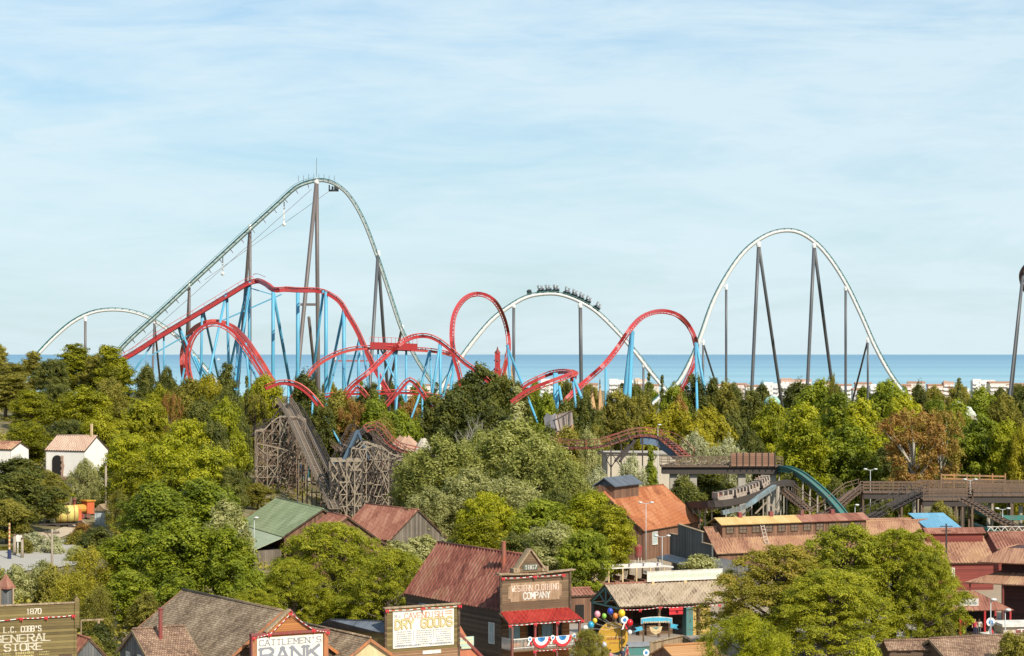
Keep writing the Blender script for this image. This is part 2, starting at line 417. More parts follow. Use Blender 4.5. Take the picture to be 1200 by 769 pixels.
# ================================================================ roller coasters
def spline(pts, n=8):
    pts = [Vector(p) for p in pts]; out = []
    for i in range(len(pts)-1):
        p0 = pts[i-1] if i else pts[0]*2-pts[1]; p1 = pts[i]; p2 = pts[i+1]; p3 = pts[i+2] if i+2 < len(pts) else p2*2-p1
        for k in range(n):
            t = k/n; t2 = t*t; t3 = t2*t
            out.append(0.5*((2*p1)+(p2-p0)*t+(2*p0-5*p1+4*p2-p3)*t2+(3*p1-p0-3*p2+p3)*t3))
    out.append(pts[-1]); return out
def resample(pts, step):
    out = [pts[0].copy()]; acc = 0
    for a, b in zip(pts, pts[1:]):
        L = (b-a).length; d = step-acc
        while d <= L: out.append(a.lerp(b, d/L)); d += step
        acc = L-(d-step)
    return out
def frames(pts, mode):
    fr = []
    for i in range(len(pts)):
        t = (pts[min(i+1, len(pts)-1)]-pts[max(i-1, 0)]).normalized()
        if mode == 'y':
            u = t.cross(V(0,1,0)); u = u.normalized() if u.length > 0.2 else V(0,0,1)
        else:
            u = V(0,0,1)-t*t.z; u.normalize()
        l = u.cross(t).normalized()
        fr.append((pts[i], t, u, l))
    return fr
def px_track(pts, n=8): return spline([P(*p) for p in pts], n)
def ribbon(q, fr, l0, l1, u0, u1):
    """a square beam following the frames"""
    vs = []; m = len(fr)
    for p, t, u, l in fr:
        vs += [p+l*l0+u*u0, p+l*l1+u*u0, p+l*l1+u*u1, p+l*l0+u*u1]
    fs = [(0,1,2,3), tuple(4*(m-1)+k for k in (3,2,1,0))]
    for i in range(m-1):
        for k in range(4): fs.append((4*i+k, 4*i+4+k, 4*i+4+(k+1)%4, 4*i+(k+1)%4))
    q.add(vs, fs)
def steel_track(root, pts, mode, spine_m, rail_m, gauge=1.1, drop=0.9, rs=0.34, rr=0.11, tie=1.6, sign=1, square=None):
    pts = resample(pts, 1.0); fr = frames(pts, mode)
    q = MB()
    if square: ribbon(q, fr, -square/2, square/2, sign*(-drop-square/2), sign*(-drop+square/2))
    else: q.tube([p-u*drop*sign for p,t,u,l in fr], rs, 8)
    q.build('track_spine', spine_m, root, smooth=not square)
    for k in (-1, 1):
        MB().tube([p+l*gauge/2*k for p,t,u,l in fr], rr, 6).build('rail', rail_m, root, smooth=True)
    q = MB(); nxt = 0
    st = max(1, int(round(tie)))
    for i in range(0, len(fr), st):
        p, t, u, l = fr[i]; c = p-u*drop*sign
        q.bar(p-l*gauge/2, p+l*gauge/2, 0.12, 0.12, up=u); q.bar(p-l*gauge/2, c, 0.12, 0.1, up=t); q.bar(p+l*gauge/2, c, 0.12, 0.1, up=t)
    q.build('crosstie_mesh', rail_m, root)
    return fr
grey_steel = paint('dark_grey_steel', (0.075,0.085,0.10), 0.4, 0.2)
brown_steel = paint('brown_grey_steel', (0.13,0.11,0.115), 0.45, 0.35)
lift_steel = paint('grey_teal_steel', (0.46,0.52,0.51), 0.45, 0.3, (0.2,0.22,0.2))
white_steel = paint('white_steel', (0.74,0.76,0.76), 0.35, 0.12, (0.35,0.32,0.28))
teal_rail = paint('teal_steel', (0.02,0.17,0.16), 0.4, 0.2)
red_steel = paint('red_steel', (0.44,0.020,0.022), 0.45, 0.3, (0.22,0.05,0.05))
red_light = paint('faded_red_steel', (0.56,0.065,0.055), 0.45, 0.3, (0.3,0.08,0.06))
blue_steel = paint('sky_blue_steel', (0.08,0.37,0.57), 0.45, 0.25, (0.12,0.24,0.32))
concrete = plaster('concrete', (0.40,0.37,0.32), (0.2,0.17,0.13), 0.6)
def base_of(p): return terr(p.x, p.y)
def column(root, a, b, r, m, r2=None, name='support_column', foot=True):
    """a steel column from the top point a down to the ground along the line a-b (b fixes the lean)"""
    a = Vector(a); b = Vector(b); d = (b-a); g = terr(b.x, b.y)
    k = (a.z-g)/(a.z-b.z) if abs(a.z-b.z) > 1e-6 else 1; e = a+d*k
    q = MB(); q.tube([a, a.lerp(e, .33), a.lerp(e, .66), e], [r, r*1.02, (r2 or r)*1.0, r2 or r*1.05], 8)
    o = q.build(name, m, root, smooth=True)
    if foot:
        f = MB().box(e.x-r*2.2, e.x+r*2.2, e.y-r*2.2, e.y+r*2.2, g-.6, g+.45); f.build('footing', concrete, o)
    return e
def flange(q, p, r): q.tube([p+V(0,0,-.12), p+V(0,0,.12)], r*1.35, 10)
def px_col(root, top, bot, s, r, m, r2=None, ds=0.0, foot=True):
    """column by its top and a lower point, both (px,py); ds moves the foot nearer or farther"""
    a = P(top[0], top[1], s); b = P(bot[0], bot[1], s+ds)
    return column(root, a, b, r, m, r2, foot=foot)

# ---------------------------------------------------------------- the tall white and teal coaster
S1 = 4.33
tall = thing('steel_roller_coaster', P(370, 536, S1), 'huge white and teal airtime coaster on dark grey pylons, the tallest track', 'roller coaster')
tall_off = tall.location.copy()
def under(root): return root
# parts are built in world space, then the root's offset is taken out once everything is in place
lift = [(60,520,S1),(110,445,S1),(145,403,S1),(185,366,S1),(240,315,S1),(293,266,S1),(325,237,S1),(345,219,S1),(362,211.5,S1),(380,209.5,S1),(397,216,S1),(412,230,S1),(428,258,S1),(444,300,S1),(458,342,S1),(472,384,S1),(486,413,S1),(500,436,S1),(516,458,S1)]
fr_lift = steel_track(tall, px_track(lift), 'y', lift_steel, teal_rail, 1.2, 0.58, 0.42, 0.11)
# service walkway under the lift, hung on brackets
q = MB(); wl = [f for f in fr_lift if f[0].x < (372-600)/S1 and f[0].z > 10]
ribbon(q, [(p-l*1.5-u*0.9, t, u, l) for p,t,u,l in wl], -.35, .35, -.06, .06)
ribbon(q, [(p-l*1.8+u*0.3, t, u, l) for p,t,u,l in wl], -.05, .05, -.05, .05)
q.build('walkway', teal_rail, tall)
q = MB()
for i in range(0, len(wl), 4):
    p, t, u, l = wl[i]; q.bar(p-u*1.0, p-l*1.8-u*2.2, .14, .14); q.bar(p-l*1.8-u*2.2, p-l*1.8+u*0.3, .09, .09)
q.bar(P(150,413,S1), P(365,222,S1), .1, .1)
q.build('bracket_truss', brown_steel, tall)
hump = [(490,500,S1),(500,478,S1),(514,455,S1),(530,430,S1),(551,401,S1),(574,374,S1),(596,357,S1),(616,346,S1),(636,342,S1),(656,342.5,S1),(678,350,S1),(700,363,S1),(724,386,S1),(747,412,S1),(767,438,S1),(786,460,S1),(802,482,S1)]
hump = [(px, py, s-0.35*0) for px, py, s in hump]
fr_hump = steel_track(tall, px_track(hump), 'y', white_steel, teal_rail, 1.2, 0.62, 0.52, 0.11)
S2 = 4.2
big2 = [(745,490,S2),(770,465,S2),(792,448,S2),(808,420,S2),(819,393,S2),(833,354,S2),(851,320,S2),(871,293,S2),(893,276,S2),(914,268.5,S2),(935,269.5,S2),(955,281,S2),(973,300,S2),(993,331,S2),(1011,368,S2),(1026,402,S2),(1042,432,S2),(1058,455,S2),(1080,480,S2)]
fr_big2 = steel_track(tall, px_track(big2), 'y', white_steel, teal_rail, 1.2, 0.62, 0.52, 0.11)
low0 = [(10,450,S2),(40,417,S2),(62,394,S2),(85,375,S2),(110,363.5,S2),(138,361,S2),(165,366,S2),(190,379,S2),(213,397,S2),(235,422,S2),(256,446,S2),(275,470,S2)]
fr_low = steel_track(tall, px_track(low0), 'y', white_steel, teal_rail, 1.2, 0.6, 0.42, 0.10)
turn = [P(1215,300,S2), P(1205,309,S2)+V(0,-3,0), P(1199,321,S2), P(1205,335,S2)+V(0,4,0), P(1218,350,S2)+V(0,7,0)]
steel_track(tall, spline(turn), 'y', paint('dull_maroon_steel', (0.12,0.05,0.06), 0.5), paint('dull_maroon_steel', (0,0,0)), 1.3, 0.7, 0.45, 0.14)
def pylon(root, top, s, legs, r, m, cap=True, conn=4.0):
    """legs: list of (px,py,ds) for the feet; the first one stands under the track"""
    t = P(top[0], top[1], s)
    if cap:
        q = MB(); q.tube([t+V(0,0,1.0), t, t-V(0,0,.6)], [r*.6, r*1.15, r*1.05], 8); q.bar(t+V(-.6,0,.4), t+V(.6,0,.7), .3, .3); q.build('track_connector', white_steel, root)
    for (bx, by, ds) in legs: column(root, t, P(bx, by, s+ds), r*.82, m)
for top, s, legs, r in [
    ((100,374), S2, [(100,440,0)], .42),
    ((181,379), S2, [(179,430,.1),(186,430,-.15)], .36),
    ((222,334), S1, [(218,410,-.1),(222,410,.0)], .40),
    ((293,267), S1, [(293,440,0),(280,440,-.2)], .50),
    ((371,213), S1, [(373,445,0),(348,445,.12)], .66),
    ((443,298), S1, [(436,410,.08),(450,398,-.1)], .55),
    ((471,385), S1, [(460,435,-.2)], .45),
    ((602,358), S1, [(602,430,0)], .48),
    ((680,358), S1, [(681,440,0)], .60),
    ((754,428), S1, [(754,460,0)], .36),
    ((824,402), S2, [(824,440,0),(838,447,-.1)], .34),
    ((851,337), S2, [(851,440,0)], .40),
    ((889,287), S2, [(881,458,.03),(914,458,-.12)], .58),
    ((954,288), S2, [(946,458,.03),(976,458,-.12)], .58),
    ((991,338), S2, [(991,440,0)], .44),
    ((1017,399), S2, [(1017,440,0),(1004,450,-.1)], .34),
    ((1199,318), S2, [(1184,455,.05),(1186,455,-.12)], .5)]:
    pylon(tall, top, s, legs, r, brown_steel if top[0] < 480 and top[0] != 443 else grey_steel)
q = MB(); a = P(362,372,S1); q.bar(P(352,357,S1), P(374,357,S1), .7, .7); q.build('cross_brace', brown_steel, tall)
column(tall, P(362,372,S1), P(368,430,S1-.1), .42, brown_steel)
q = MB(); q.bar(P(240,328,S1), P(386,224,S1-.05), .10, .10); q.build('haul_cable', brown_steel, tall)
q = MB()
for (x, y0, y1) in ((333,236,263),(261,301,321)): q.bar(P(x,y0,S1-.02), P(x,y1,S1-.02), .32, .32); q.ball(P(x,y1,S1-.02), .55, 8)
hw = q.build('hanging_weight', white_steel, tall)
q = MB(); c = P(391,223,S1-.02)
q.box(c.x-1.3, c.x+1.3, c.y-1, c.y+1, c.z-.3, c.z+.1); q.box(c.x-1.3, c.x-1.05, c.y-1, c.y+1, c.z+.1, c.z+1.4); q.box(c.x+.2, c.x+1.3, c.y-1, c.y+1, c.z+.1, c.z+1.5); q.box(c.x-.5, c.x-.1, c.y-.9, c.y+.9, c.z+.1, c.z+1.0)
q.build('winch_platform', mat('dark_machine', (0.04,0.045,0.05), 0.5), tall)
q = MB(); t0 = P(371,209,S1); q.bar(t0+V(0,0,.3), t0+V(0,0,5.5), .1, .1)
for k in range(-7, 9, 2):
    e = P(371+k*3, 212-(.6 if abs(k) < 5 else -1.0), S1); q.bar(e+V(0,-.8,0), e+V(0,-.8,1.6), .1, .1)
q.build('summit_rail', grey_steel, tall)
def rebase(root):
    """move the thing's origin to where the Empty stands without moving its geometry"""
    bpy.context.view_layer.update()
    off = root.location.copy()
    def go(o):
        if o.type == 'MESH': o.data.transform(Matrix.Translation(-off))
        for c in o.children: go(c)
    for c in root.children: go(c)
rebase(tall)

# ---------------------------------------------------------------- a person (one continuous body grown on a skeleton)
def skin_body(name, joints, edges, radii, mats_by, sub=1):
    me = bpy.data.meshes.new(name); me.from_pydata([tuple(j) for j in joints], edges, []); me.update()
    o = bpy.data.objects.new(name, me); COL.objects.link(o)
    me.skin_vertices or me.vertices  # layer is made by the modifier
    md = o.modifiers.new('skin', 'SKIN'); md.use_smooth_shade = True; md.branch_smoothing = 0.6
    if not me.skin_vertices: bpy.context.view_layer.update()
    bm = bmesh.new(); bm.from_mesh(me); lay = bm.verts.layers.skin.verify()
    for v, r in zip(bm.verts, radii):
        v[lay].radius = (r, r) if not isinstance(r, tuple) else r
        v[lay].use_root = (v.index == 0)
    bm.to_mesh(me); bm.free()
    if sub: sb = o.modifiers.new('sub', 'SUBSURF'); sb.levels = sub; sb.render_levels = sub
    dg = bpy.context.evaluated_depsgraph_get(); dg.update()
    out = bpy.data.meshes.new_from_object(o.evaluated_get(dg)); bpy.data.objects.remove(o)
    for m in mats_by[0]: out.materials.append(m)
    for p in out.polygons: p.material_index = mats_by[1](p.center); p.use_smooth = True
    return out
skin_m = mat('skin', (0.52,0.30,0.20), 0.6); hair_m = mat('dark_hair', (0.035,0.02,0.012), 0.7); shoe_m = mat('shoe', (0.04,0.04,0.045), 0.6)
BODY = {
 'stand': [(0,0,.95),(0,.01,1.15),(0,.0,1.38),(0,0,1.50),(0,-.01,1.60),(0,-.02,1.70),(.09,0,.90),(.10,-.02,.50),(.10,.02,.09),(.11,-.12,.04),(-.09,0,.90),(-.11,.05,.50),(-.12,.10,.09),(-.13,-.04,.04),(.19,0,1.40),(.25,.02,1.13),(.24,-.08,.90),(.24,-.12,.82),(-.19,0,1.40),(-.25,.03,1.13),(-.25,-.05,.90),(-.25,-.09,.82)],
 'ride': [(0,0,.10),(0,.05,.30),(0,.07,.52),(0,.05,.64),(0,.03,.74),(0,.01,.84),(.09,0,.10),(.11,-.42,.14),(.11,-.46,-.28),(.11,-.58,-.32),(-.09,0,.10),(-.11,-.42,.14),(-.11,-.46,-.28),(-.11,-.58,-.32),(.18,.05,.54),(.27,-.03,.78),(.28,-.10,1.03),(.29,-.10,1.12),(-.18,.05,.54),(-.27,-.03,.78),(-.30,-.08,1.03),(-.31,-.08,1.12)],
 'hold': [(0,0,.10),(0,.04,.30),(0,.05,.52),(0,.03,.64),(0,.01,.74),(0,-.01,.84),(.09,0,.10),(.11,-.42,.14),(.11,-.46,-.28),(.11,-.58,-.32),(-.09,0,.10),(-.11,-.42,.14),(-.11,-.46,-.28),(-.11,-.58,-.32),(.18,.04,.54),(.23,-.12,.32),(.16,-.35,.34),(.14,-.42,.36),(-.18,.04,.54),(-.23,-.12,.32),(-.16,-.35,.34),(-.14,-.42,.36)]}
EDG = [(0,1),(1,2),(2,3),(3,4),(4,5),(0,6),(6,7),(7,8),(8,9),(0,10),(10,11),(11,12),(12,13),(2,14),(14,15),(15,16),(16,17),(2,18),(18,19),(19,20),(20,21)]
RAD = [.14,.13,(.16,.11),.055,.095,.085,.09,.062,.042,.045,.09,.062,.042,.045,.06,.045,.033,.036,.06,.045,.033,.036]
_pm = {}
def person(loc, rz, pose, shirt, trousers, label, hair=None, scale=1.0, group=None, name='person'):
    key = (pose, shirt, trousers)
    sm = mat('cloth_%d_%d_%d' % tuple(int(c*99) for c in shirt), shirt, 0.85); tm = mat('cloth_%d_%d_%d' % tuple(int(c*99) for c in trousers), trousers, 0.85)
    J = BODY[pose]
    if key not in _pm:
        def pick(c):
            neck = J[3][2]-.02
            if c.z > neck and abs(c.x) < .14: return 0
            if pose == 'stand':
                if c.z < .10: return 3
                if c.z < .93 and abs(c.x) < .19: return 2
                return 0 if (abs(c.x) > .19 and c.z < 1.18) else 1
            if c.y < -.50 and c.z < -.2: return 3
            if (c.z < .2 and c.y < .08) : return 2
            if pose == 'ride' and c.z > .7 and abs(c.x) > .15: return 0
            if pose == 'hold' and c.y < -.15: return 0
            return 1
        _pm[key] = skin_body('body', J, EDG, RAD, ([skin_m, sm, tm, shoe_m], pick))
    rt = thing(name, loc, label, 'person', group, rz)
    rt.scale = (scale,)*3
    b = bpy.data.objects.new('body', _pm[key]); COL.objects.link(b); b.parent = rt
    hd = V(*J[5]); q = MB(); q.ball(hd+V(0,.025,.035), .108, 10, (1,1.02,1.0)); q.build('hair', hair or hair_m, rt, smooth=True)
    q = MB(); q.ball(hd+V(0,-.085,-.035), .016, 6, (.8,1.2,1.2)); q.build('nose', skin_m, rt, smooth=True)
    for k in (-1, 1): MB().ball(hd+V(.035*k,-.083,-.005), .011, 6).build('eye', shoe_m, rt, smooth=True)
    return rt

# train on the white hump: eight cars, open-air seats
def frame_at(fr, x):
    return min(fr, key=lambda f: abs(f[0].x-x))
chassis_m = mat('train_chassis', (0.03,0.045,0.05), 0.4); seat_m = mat('train_seat', (0.045,0.05,0.055), 0.6)
shirts = [(0.35,0.06,0.05),(0.05,0.08,0.16),(0.45,0.42,0.38),(0.06,0.15,0.09),(0.4,0.16,0.08),(0.08,0.08,0.09)]
train = thing('coaster_train', V(0,0,0), 'dark open coaster train of staggered seats cresting the white hump', 'coaster train')
txs = [632,641.5,651.5,661.5,671,680,688.5,697.5]
rider_spots = []
for k, tx in enumerate(txs):
    p, t, u, l = frame_at(fr_hump, (tx-600)/S1)
    M = Matrix((( -t.x, l.x, u.x, p.x), (-t.y, l.y, u.y, p.y), (-t.z, l.z, u.z, p.z), (0,0,0,1)))   # local x points to the back of the train (screen left)
    q = MB(); q.box(-1.0,1.0,-.35,.35,.12,.42); q.box(-.9,-.5,-.6,.6,.0,.30); q.box(.5,.9,-.6,.6,.0,.30); q.prism([(-1.0,-.4,.42),(.9,-.4,.42),(.6,-.4,.62),(-.9,-.4,.58)], (0,.8,0))
    c = q.build('car', chassis_m, train); c.data.transform(M)
    for i, (sx, sy) in enumerate(((-.55,-.45),(-.55,.45),(.35,-.9),(.35,.9))):
        z0 = .55+(.15 if sx > 0 else 0)
        q = MB(); q.box(sx-.3, sx+.3, sy-.27, sy+.27, z0, z0+.14); q.prism([(sx+.14,sy-.27,z0+.14),(sx+.3,sy-.27,z0+.14),(sx+.46,sy-.27,z0+1.1),(sx+.32,sy-.27,z0+1.1)], (0,.54,0)); q.box(sx-.1,sx+.1,sy-.05,sy+.05,.4,z0)
        o = q.build('seat', seat_m, c); o.data.transform(M)
        rider_spots.append((M @ V(sx, sy, z0+.12), math.atan2(t.z, t.x), k, i))
p, t, u, l = frame_at(fr_hump, (622.5-600)/S1)
M = Matrix(((-t.x,l.x,u.x,p.x),(-t.y,l.y,u.y,p.y),(-t.z,l.z,u.z,p.z),(0,0,0,1)))
q = MB(); q.box(-.7,.7,-.4,.4,.1,.45); q.ball((0,0,.75), .6, 10, (1.2,.8,.8)); o = q.build('nose_car', chassis_m, train); o.data.transform(M)
for (pp, ang, k, i) in rider_spots:
    if i in (0, 2) or k % 2 == 0:
        pose = 'ride' if (k+i) % 3 != 1 else 'hold'
        o = person(pp+V(0,0,.02), 0, pose, shirts[(k*2+i) % 6], (0.04,0.05,0.09), 'rider strapped into the dark train on the white hump', group='riders on the white hump train')
        o.rotation_euler = (0, -ang, R(-90) if True else 0); o.rotation_euler = (Matrix.Rotation(-ang, 3, 'Y') @ Matrix.Rotation(R(90), 3, 'Z')).to_euler()

# ---------------------------------------------------------------- the red looping coaster
S3 = 5.2
red = thing('steel_roller_coaster', P(400, 560, S3), 'red looping coaster track carried on sky blue columns', 'roller coaster')
def rt(pts, sq=1.0, mode='y', spine=red_steel, rail=red_light, gauge=1.15, sign=1, dr=.62): return steel_track(red, px_track(pts), mode, spine, rail, gauge, dr, .3, .12, sign=sign, square=sq*.78)
fr_rl = rt([(120,430,S3),(152,414,S3),(190,390,S3),(230,366,S3),(268,343,S3),(290,330,S3),(303,327,S3),(313,331,S3+.1),(322,337,S3+.2),(334,336.5,S3+.2),(350,337.5,S3+.1),(372,338,S3),(386,342,S3),(400,352,S3),(410,368,S3),(420,385,S3),(431,409,S3),(442,432,S3),(455,455,S3),(463,468,S3),(472,480,S3-.1)], 1.05)
# stairs and chain trough along the red lift
q = MB(); wl = [f for f in fr_rl if f[0].x < (300-600)/S3]
ribbon(q, [(p-l*1.3-u*.5, t, u, l) for p,t,u,l in wl], -.4, .4, -.5, -.05); q.build('lift_walkway', red_steel, red)
q = MB(); ribbon(q, [(p-l*1.7+u*.6, t, u, l) for p,t,u,l in wl], -.05, .05, -.05, .05)
for i in range(0, len(wl), 3):
    p, t, u, l = wl[i]; q.bar(p-l*1.7-u*.1, p-l*1.7+u*.6, .08, .08)
ribbon(q, [(p-l*1.4+u*.9, t, u, l) for p,t,u,l in fr_rl if (296-600)/S3 < p.x < (322-600)/S3], -.05, .05, -.05, .05)
q.build('handrail', red_light, red)
rt([(228,500,S3-.3),(221,460,S3-.3),(216,430,S3-.2),(217,408,S3-.2),(226,390,S3-.1),(240,381,S3),(256,379.5,S3),(273,386,S3),(286,399,S3+.1),(296,413,S3+.2),(306,428,S3+.2),(320,452,S3+.2)], .9, spine=red_light, sign=-1)
rt([(245,510,S3+.3),(234,470,S3+.3),(225,442,S3+.3),(222,420,S3+.3),(227,399,S3+.3),(238,386,S3+.3),(253,382,S3+.3),(268,389,S3+.3),(281,403,S3+.3),(292,419,S3+.3),(304,438,S3+.3),(316,455,S3+.3)], .7, sign=-1)
rt([(330,480,S3+.2),(352,450,S3+.2),(368,428,S3+.2),(390,414,S3+.2),(412,407,S3+.2),(438,405,S3+.2),(470,406.5,S3+.2),(500,408,S3+.1),(520,411,S3+.1),(532,414,S3)], .75, spine=red_light)
rt([(395,470,S3+.6),(410,451,S3+.6),(432,433,S3+.6),(452,414,S3+.5),(470,399,S3+.5),(486,392,S3+.4),(502,391.5,S3+.4),(517,398,S3+.4),(533,411,S3+.4),(546,423,S3+.4),(560,433,S3+.4),(580,450,S3+.4)], .8)
rt([(545,470,S3+.3),(541,440,S3+.3),(535,418,S3+.3),(532,395,S3+.3),(534,372,S3+.2),(542,356,S3+.1),(553,348,S3),(565,347.5,S3),(577,354,S3),(586,368,S3-.1),(592,387,S3-.2),(594,408,S3-.2),(590,428,S3-.2),(584,447,S3-.2),(578,470,S3-.2)], .85, sign=-1)
rt([(595,470,S3+.4),(612,451,S3+.4),(628,442,S3+.4),(645,435,S3+.4),(660,433,S3+.5),(670,434.5,S3+.6),(674,438,S3+.8),(666,443,S3+.95),(650,449,S3+1),(634,455,S3+1),(618,462,S3+1),(600,475,S3+1)], .8)
rt([(655,482,S3+.5),(670,465,S3+.5),(690,447,S3+.4),(709,430,S3+.4),(725,410,S3+.3),(740,388,S3+.3),(752,375,S3+.2),(766,368.5,S3+.1),(780,367.5,S3),(794,372,S3),(805,383,S3-.1),(812,397,S3-.1),(814,411,S3-.2),(810,428,S3-.2),(803,444,S3-.2),(792,465,S3-.2)], .85, sign=-1)
rt([(310,452,6.2),(326,446,6.2),(340,446,6.2),(352,450,6.2),(364,459,6.2),(373,469,6.2),(385,485,6.2)], .8)
rt([(400,470,5.9),(410,458,5.9),(418,450,5.9),(426,456,5.9),(434,466,5.9)], .6)
rt([(440,485,5.9),(452,472,5.9),(464,458,5.9),(474,446,5.9),(480,442.5,5.9),(487,446,5.9),(494,455,5.9),(503,468,5.9),(515,482,5.9)], .65)
rt([(380,462,5.6),(400,459,5.6),(440,458,5.6),(470,457,5.6),(500,460,5.6),(520,465,5.6)], .6)
q = MB(); a = P(434,405,S3+.2); b = P(489,407,S3+.2); q.bar(a, b, 2.4, 1.5); q.build('brake_box', red_steel, red)
q = MB()
for k in range(12):
    e = a.lerp(b, k/11)+V(0,-1.3,.75); q.bar(e, e+V(0,0,1.1), .09, .09)
q.bar(a+V(0,-1.3,1.85), b+V(0,-1.3,1.85), .09, .09); q.build('handrail', red_light, red)
q = MB(); q.bar(P(206,400,S3-.1), P(330,345,S3-.1), .3, .3); q.bar(P(175,418,S3-.1), P(206,400,S3-.1), .3, .3); q.bar(P(282,324,S3)+V(0,0,-2), P(322,340,S3)+V(0,0,-1.2), .25, .25)
q.build('long_strut', blue_steel, red)
for tx, ty, bx, by, s, ds, r in [
    (192,391,192,430,S3,0,.2),(178,404,167,420,S3,0,.2),(210,383,222,410,S3,0,.26),(209,384,216,410,S3,-.1,.2),
    (237,363,236,415,S3,0,.3),(238,363,253,430,S3,-.2,.28),(265,344,247,430,S3,.1,.3),(266,344,268,430,S3,0,.3),(293,330,280,430,S3,.1,.34),(292,330,292,425,S3,0,.3),(291,330,270,430,S3,-.15,.3),
    (320,339,320,440,S3,0,.4),(320,340,336,430,S3,-.15,.36),(349,339,349,430,S3,0,.42),(379,340,368,430,S3,-.1,.32),(382,342,382,440,S3,0,.42),
    (403,362,389,430,S3,-.1,.32),(403,362,403,440,S3,0,.42),(421,397,420,440,S3,0,.3),(421,397,410,440,S3,-.1,.24),
    (400,412,404,440,S3,.2,.22),(425,406,430,440,S3,.2,.22),(397,415,388,450,S3,.2,.22),
    (443,409,444,450,S3+.2,0,.22),(446,409,470,460,S3+.2,0,.2),(464,408,464,458,S3+.2,0,.3),(464,408,440,460,S3+.2,0,.2),(476,410,476,455,S3+.2,0,.24),
    (503,411,494,450,S3+.1,0,.26),(504,411,505,440,S3+.1,0,.2),
    (516,399,506,465,S3+.4,0,.26),(516,399,516,465,S3+.4,0,.3),(533,414,523,450,S3,0,.34),(534,414,528,455,S3,.1,.3),
    (594,405,610,445,S3,.1,.26),(595,405,598,445,S3,.1,.28),(532,395,530,445,S3,-.2,.22),
    (216,432,210,465,S3,.1,.24),(220,432,224,465,S3,.1,.24),(222,435,212,460,S3+.2,0,.24),(228,418,243,450,S3,0,.26),(228,418,255,460,S3,-.1,.24),(278,395,278,440,S3,0,.26),(280,398,276,440,S3,.2,.24),(285,412,300,442,S3,.2,.24),(296,412,308,442,S3,.2,.26),(288,402,291,440,S3+.2,0,.24),
    (650,437,650,470,S3+.6,0,.32),(652,437,653,470,S3+.6,0,.3),(671,441,683,470,S3+.9,0,.3),(671,441,674,470,S3+.9,0,.24),(655,452,658,470,S3+1,0,.26),
    (741,389,733,455,S3+.3,0,.5),(741,389,738,455,S3+.3,.2,.44),(710,432,710,455,S3+.4,0,.26),
    (816,402,823,442,S3-.1,0,.34),(815,402,816,442,S3-.1,.1,.3),
    (338,449,338,470,6.2,0,.2),(367,464,366,480,6.2,0,.2),(367,464,376,480,6.2,0,.2),
    (466,457,465,470,5.9,0,.2),(494,457,490,468,5.9,0,.2),(495,457,495,472,5.9,0,.2)]:
    px_col(red, (tx,ty), (bx,by), s, r, blue_steel, ds=ds)
rebase(red)
# ================================================================ building kit
WOOD_DARK = planks('dark_boards', [(0.035,0.022,0.014),(0.08,0.05,0.03),(0.14,0.09,0.055),(0.20,0.14,0.09)], .22, False)
WOOD_BROWN = planks('brown_boards', [(0.06,0.035,0.02),(0.13,0.08,0.045),(0.22,0.14,0.08),(0.30,0.21,0.13)], .2, False)
WOOD_VERT = planks('grey_upright_boards', [(0.06,0.05,0.04),(0.14,0.115,0.09),(0.22,0.185,0.15),(0.33,0.28,0.22)], .28, True)
WOOD_BVERT = planks('brown_upright_boards', [(0.07,0.035,0.022),(0.15,0.075,0.045),(0.24,0.13,0.08),(0.33,0.21,0.13)], .26, True)
WOOD_GREEN = planks('mossy_boards', [(0.07,0.05,0.018),(0.15,0.11,0.04),(0.24,0.185,0.07),(0.34,0.28,0.12)], .24, False)
WOOD_GREY = planks('silvered_boards', [(0.05,0.055,0.06),(0.10,0.105,0.11),(0.17,0.17,0.17),(0.26,0.25,0.24)], .26, True)
WOOD_ORANGE = planks('orange_stained_boards', [(0.25,0.09,0.03),(0.38,0.15,0.045),(0.50,0.21,0.06),(0.58,0.29,0.10)], .16, False, grain=.3)
WOOD_TAN = planks('tan_boards', [(0.16,0.11,0.06),(0.28,0.20,0.12),(0.38,0.28,0.18),(0.48,0.37,0.25)], .25, True)
SHIN = shingles('brown_shingles', [(0.12,0.075,0.042),(0.28,0.19,0.115),(0.46,0.335,0.215),(0.66,0.53,0.37)])
SHIN2 = shingles('red_brown_shingles', [(0.10,0.055,0.035),(0.22,0.13,0.085),(0.34,0.22,0.145),(0.48,0.35,0.25)])
TIN_RED = tin('red_brown_tin', [(0.10,0.032,0.026),(0.20,0.062,0.046),(0.29,0.11,0.08),(0.38,0.20,0.145)], (0.20,0.10,0.05), .3, .9)
TIN_AWN = tin('bright_red_tin', [(0.20,0.016,0.014),(0.34,0.03,0.022),(0.42,0.06,0.045)], (0.3,0.06,0.03), .1, .8)
TIN_RUST = tin('orange_rust_tin', [(0.17,0.062,0.03),(0.33,0.115,0.05),(0.47,0.20,0.09),(0.50,0.34,0.24)], (0.30,0.085,0.03), .6, 1.2)
TIN_BROWN = tin('brown_weathered_tin', [(0.17,0.08,0.055),(0.31,0.155,0.10),(0.43,0.25,0.16),(0.56,0.40,0.21)], (0.26,0.11,0.06), .4, 1.6)
TIN_GREY = tin('bleached_tin', [(0.18,0.13,0.09),(0.34,0.265,0.19),(0.47,0.38,0.28),(0.58,0.49,0.37)], (0.24,0.15,0.09), .3, .5)
TIN_SLATE = tin('slate_blue_metal', [(0.07,0.085,0.11),(0.11,0.13,0.165),(0.15,0.175,0.21)], (0.08,0.08,0.09), .1, .7)
TIN_YEL = tin('ochre_tin', [(0.42,0.28,0.11),(0.55,0.38,0.16),(0.62,0.47,0.24)], (0.35,0.17,0.07), .2, .9)
TIN_PINK = tin('faded_red_tin', [(0.15,0.060,0.042),(0.28,0.115,0.08),(0.42,0.23,0.165)], (0.22,0.09,0.06), .3, 1.2)
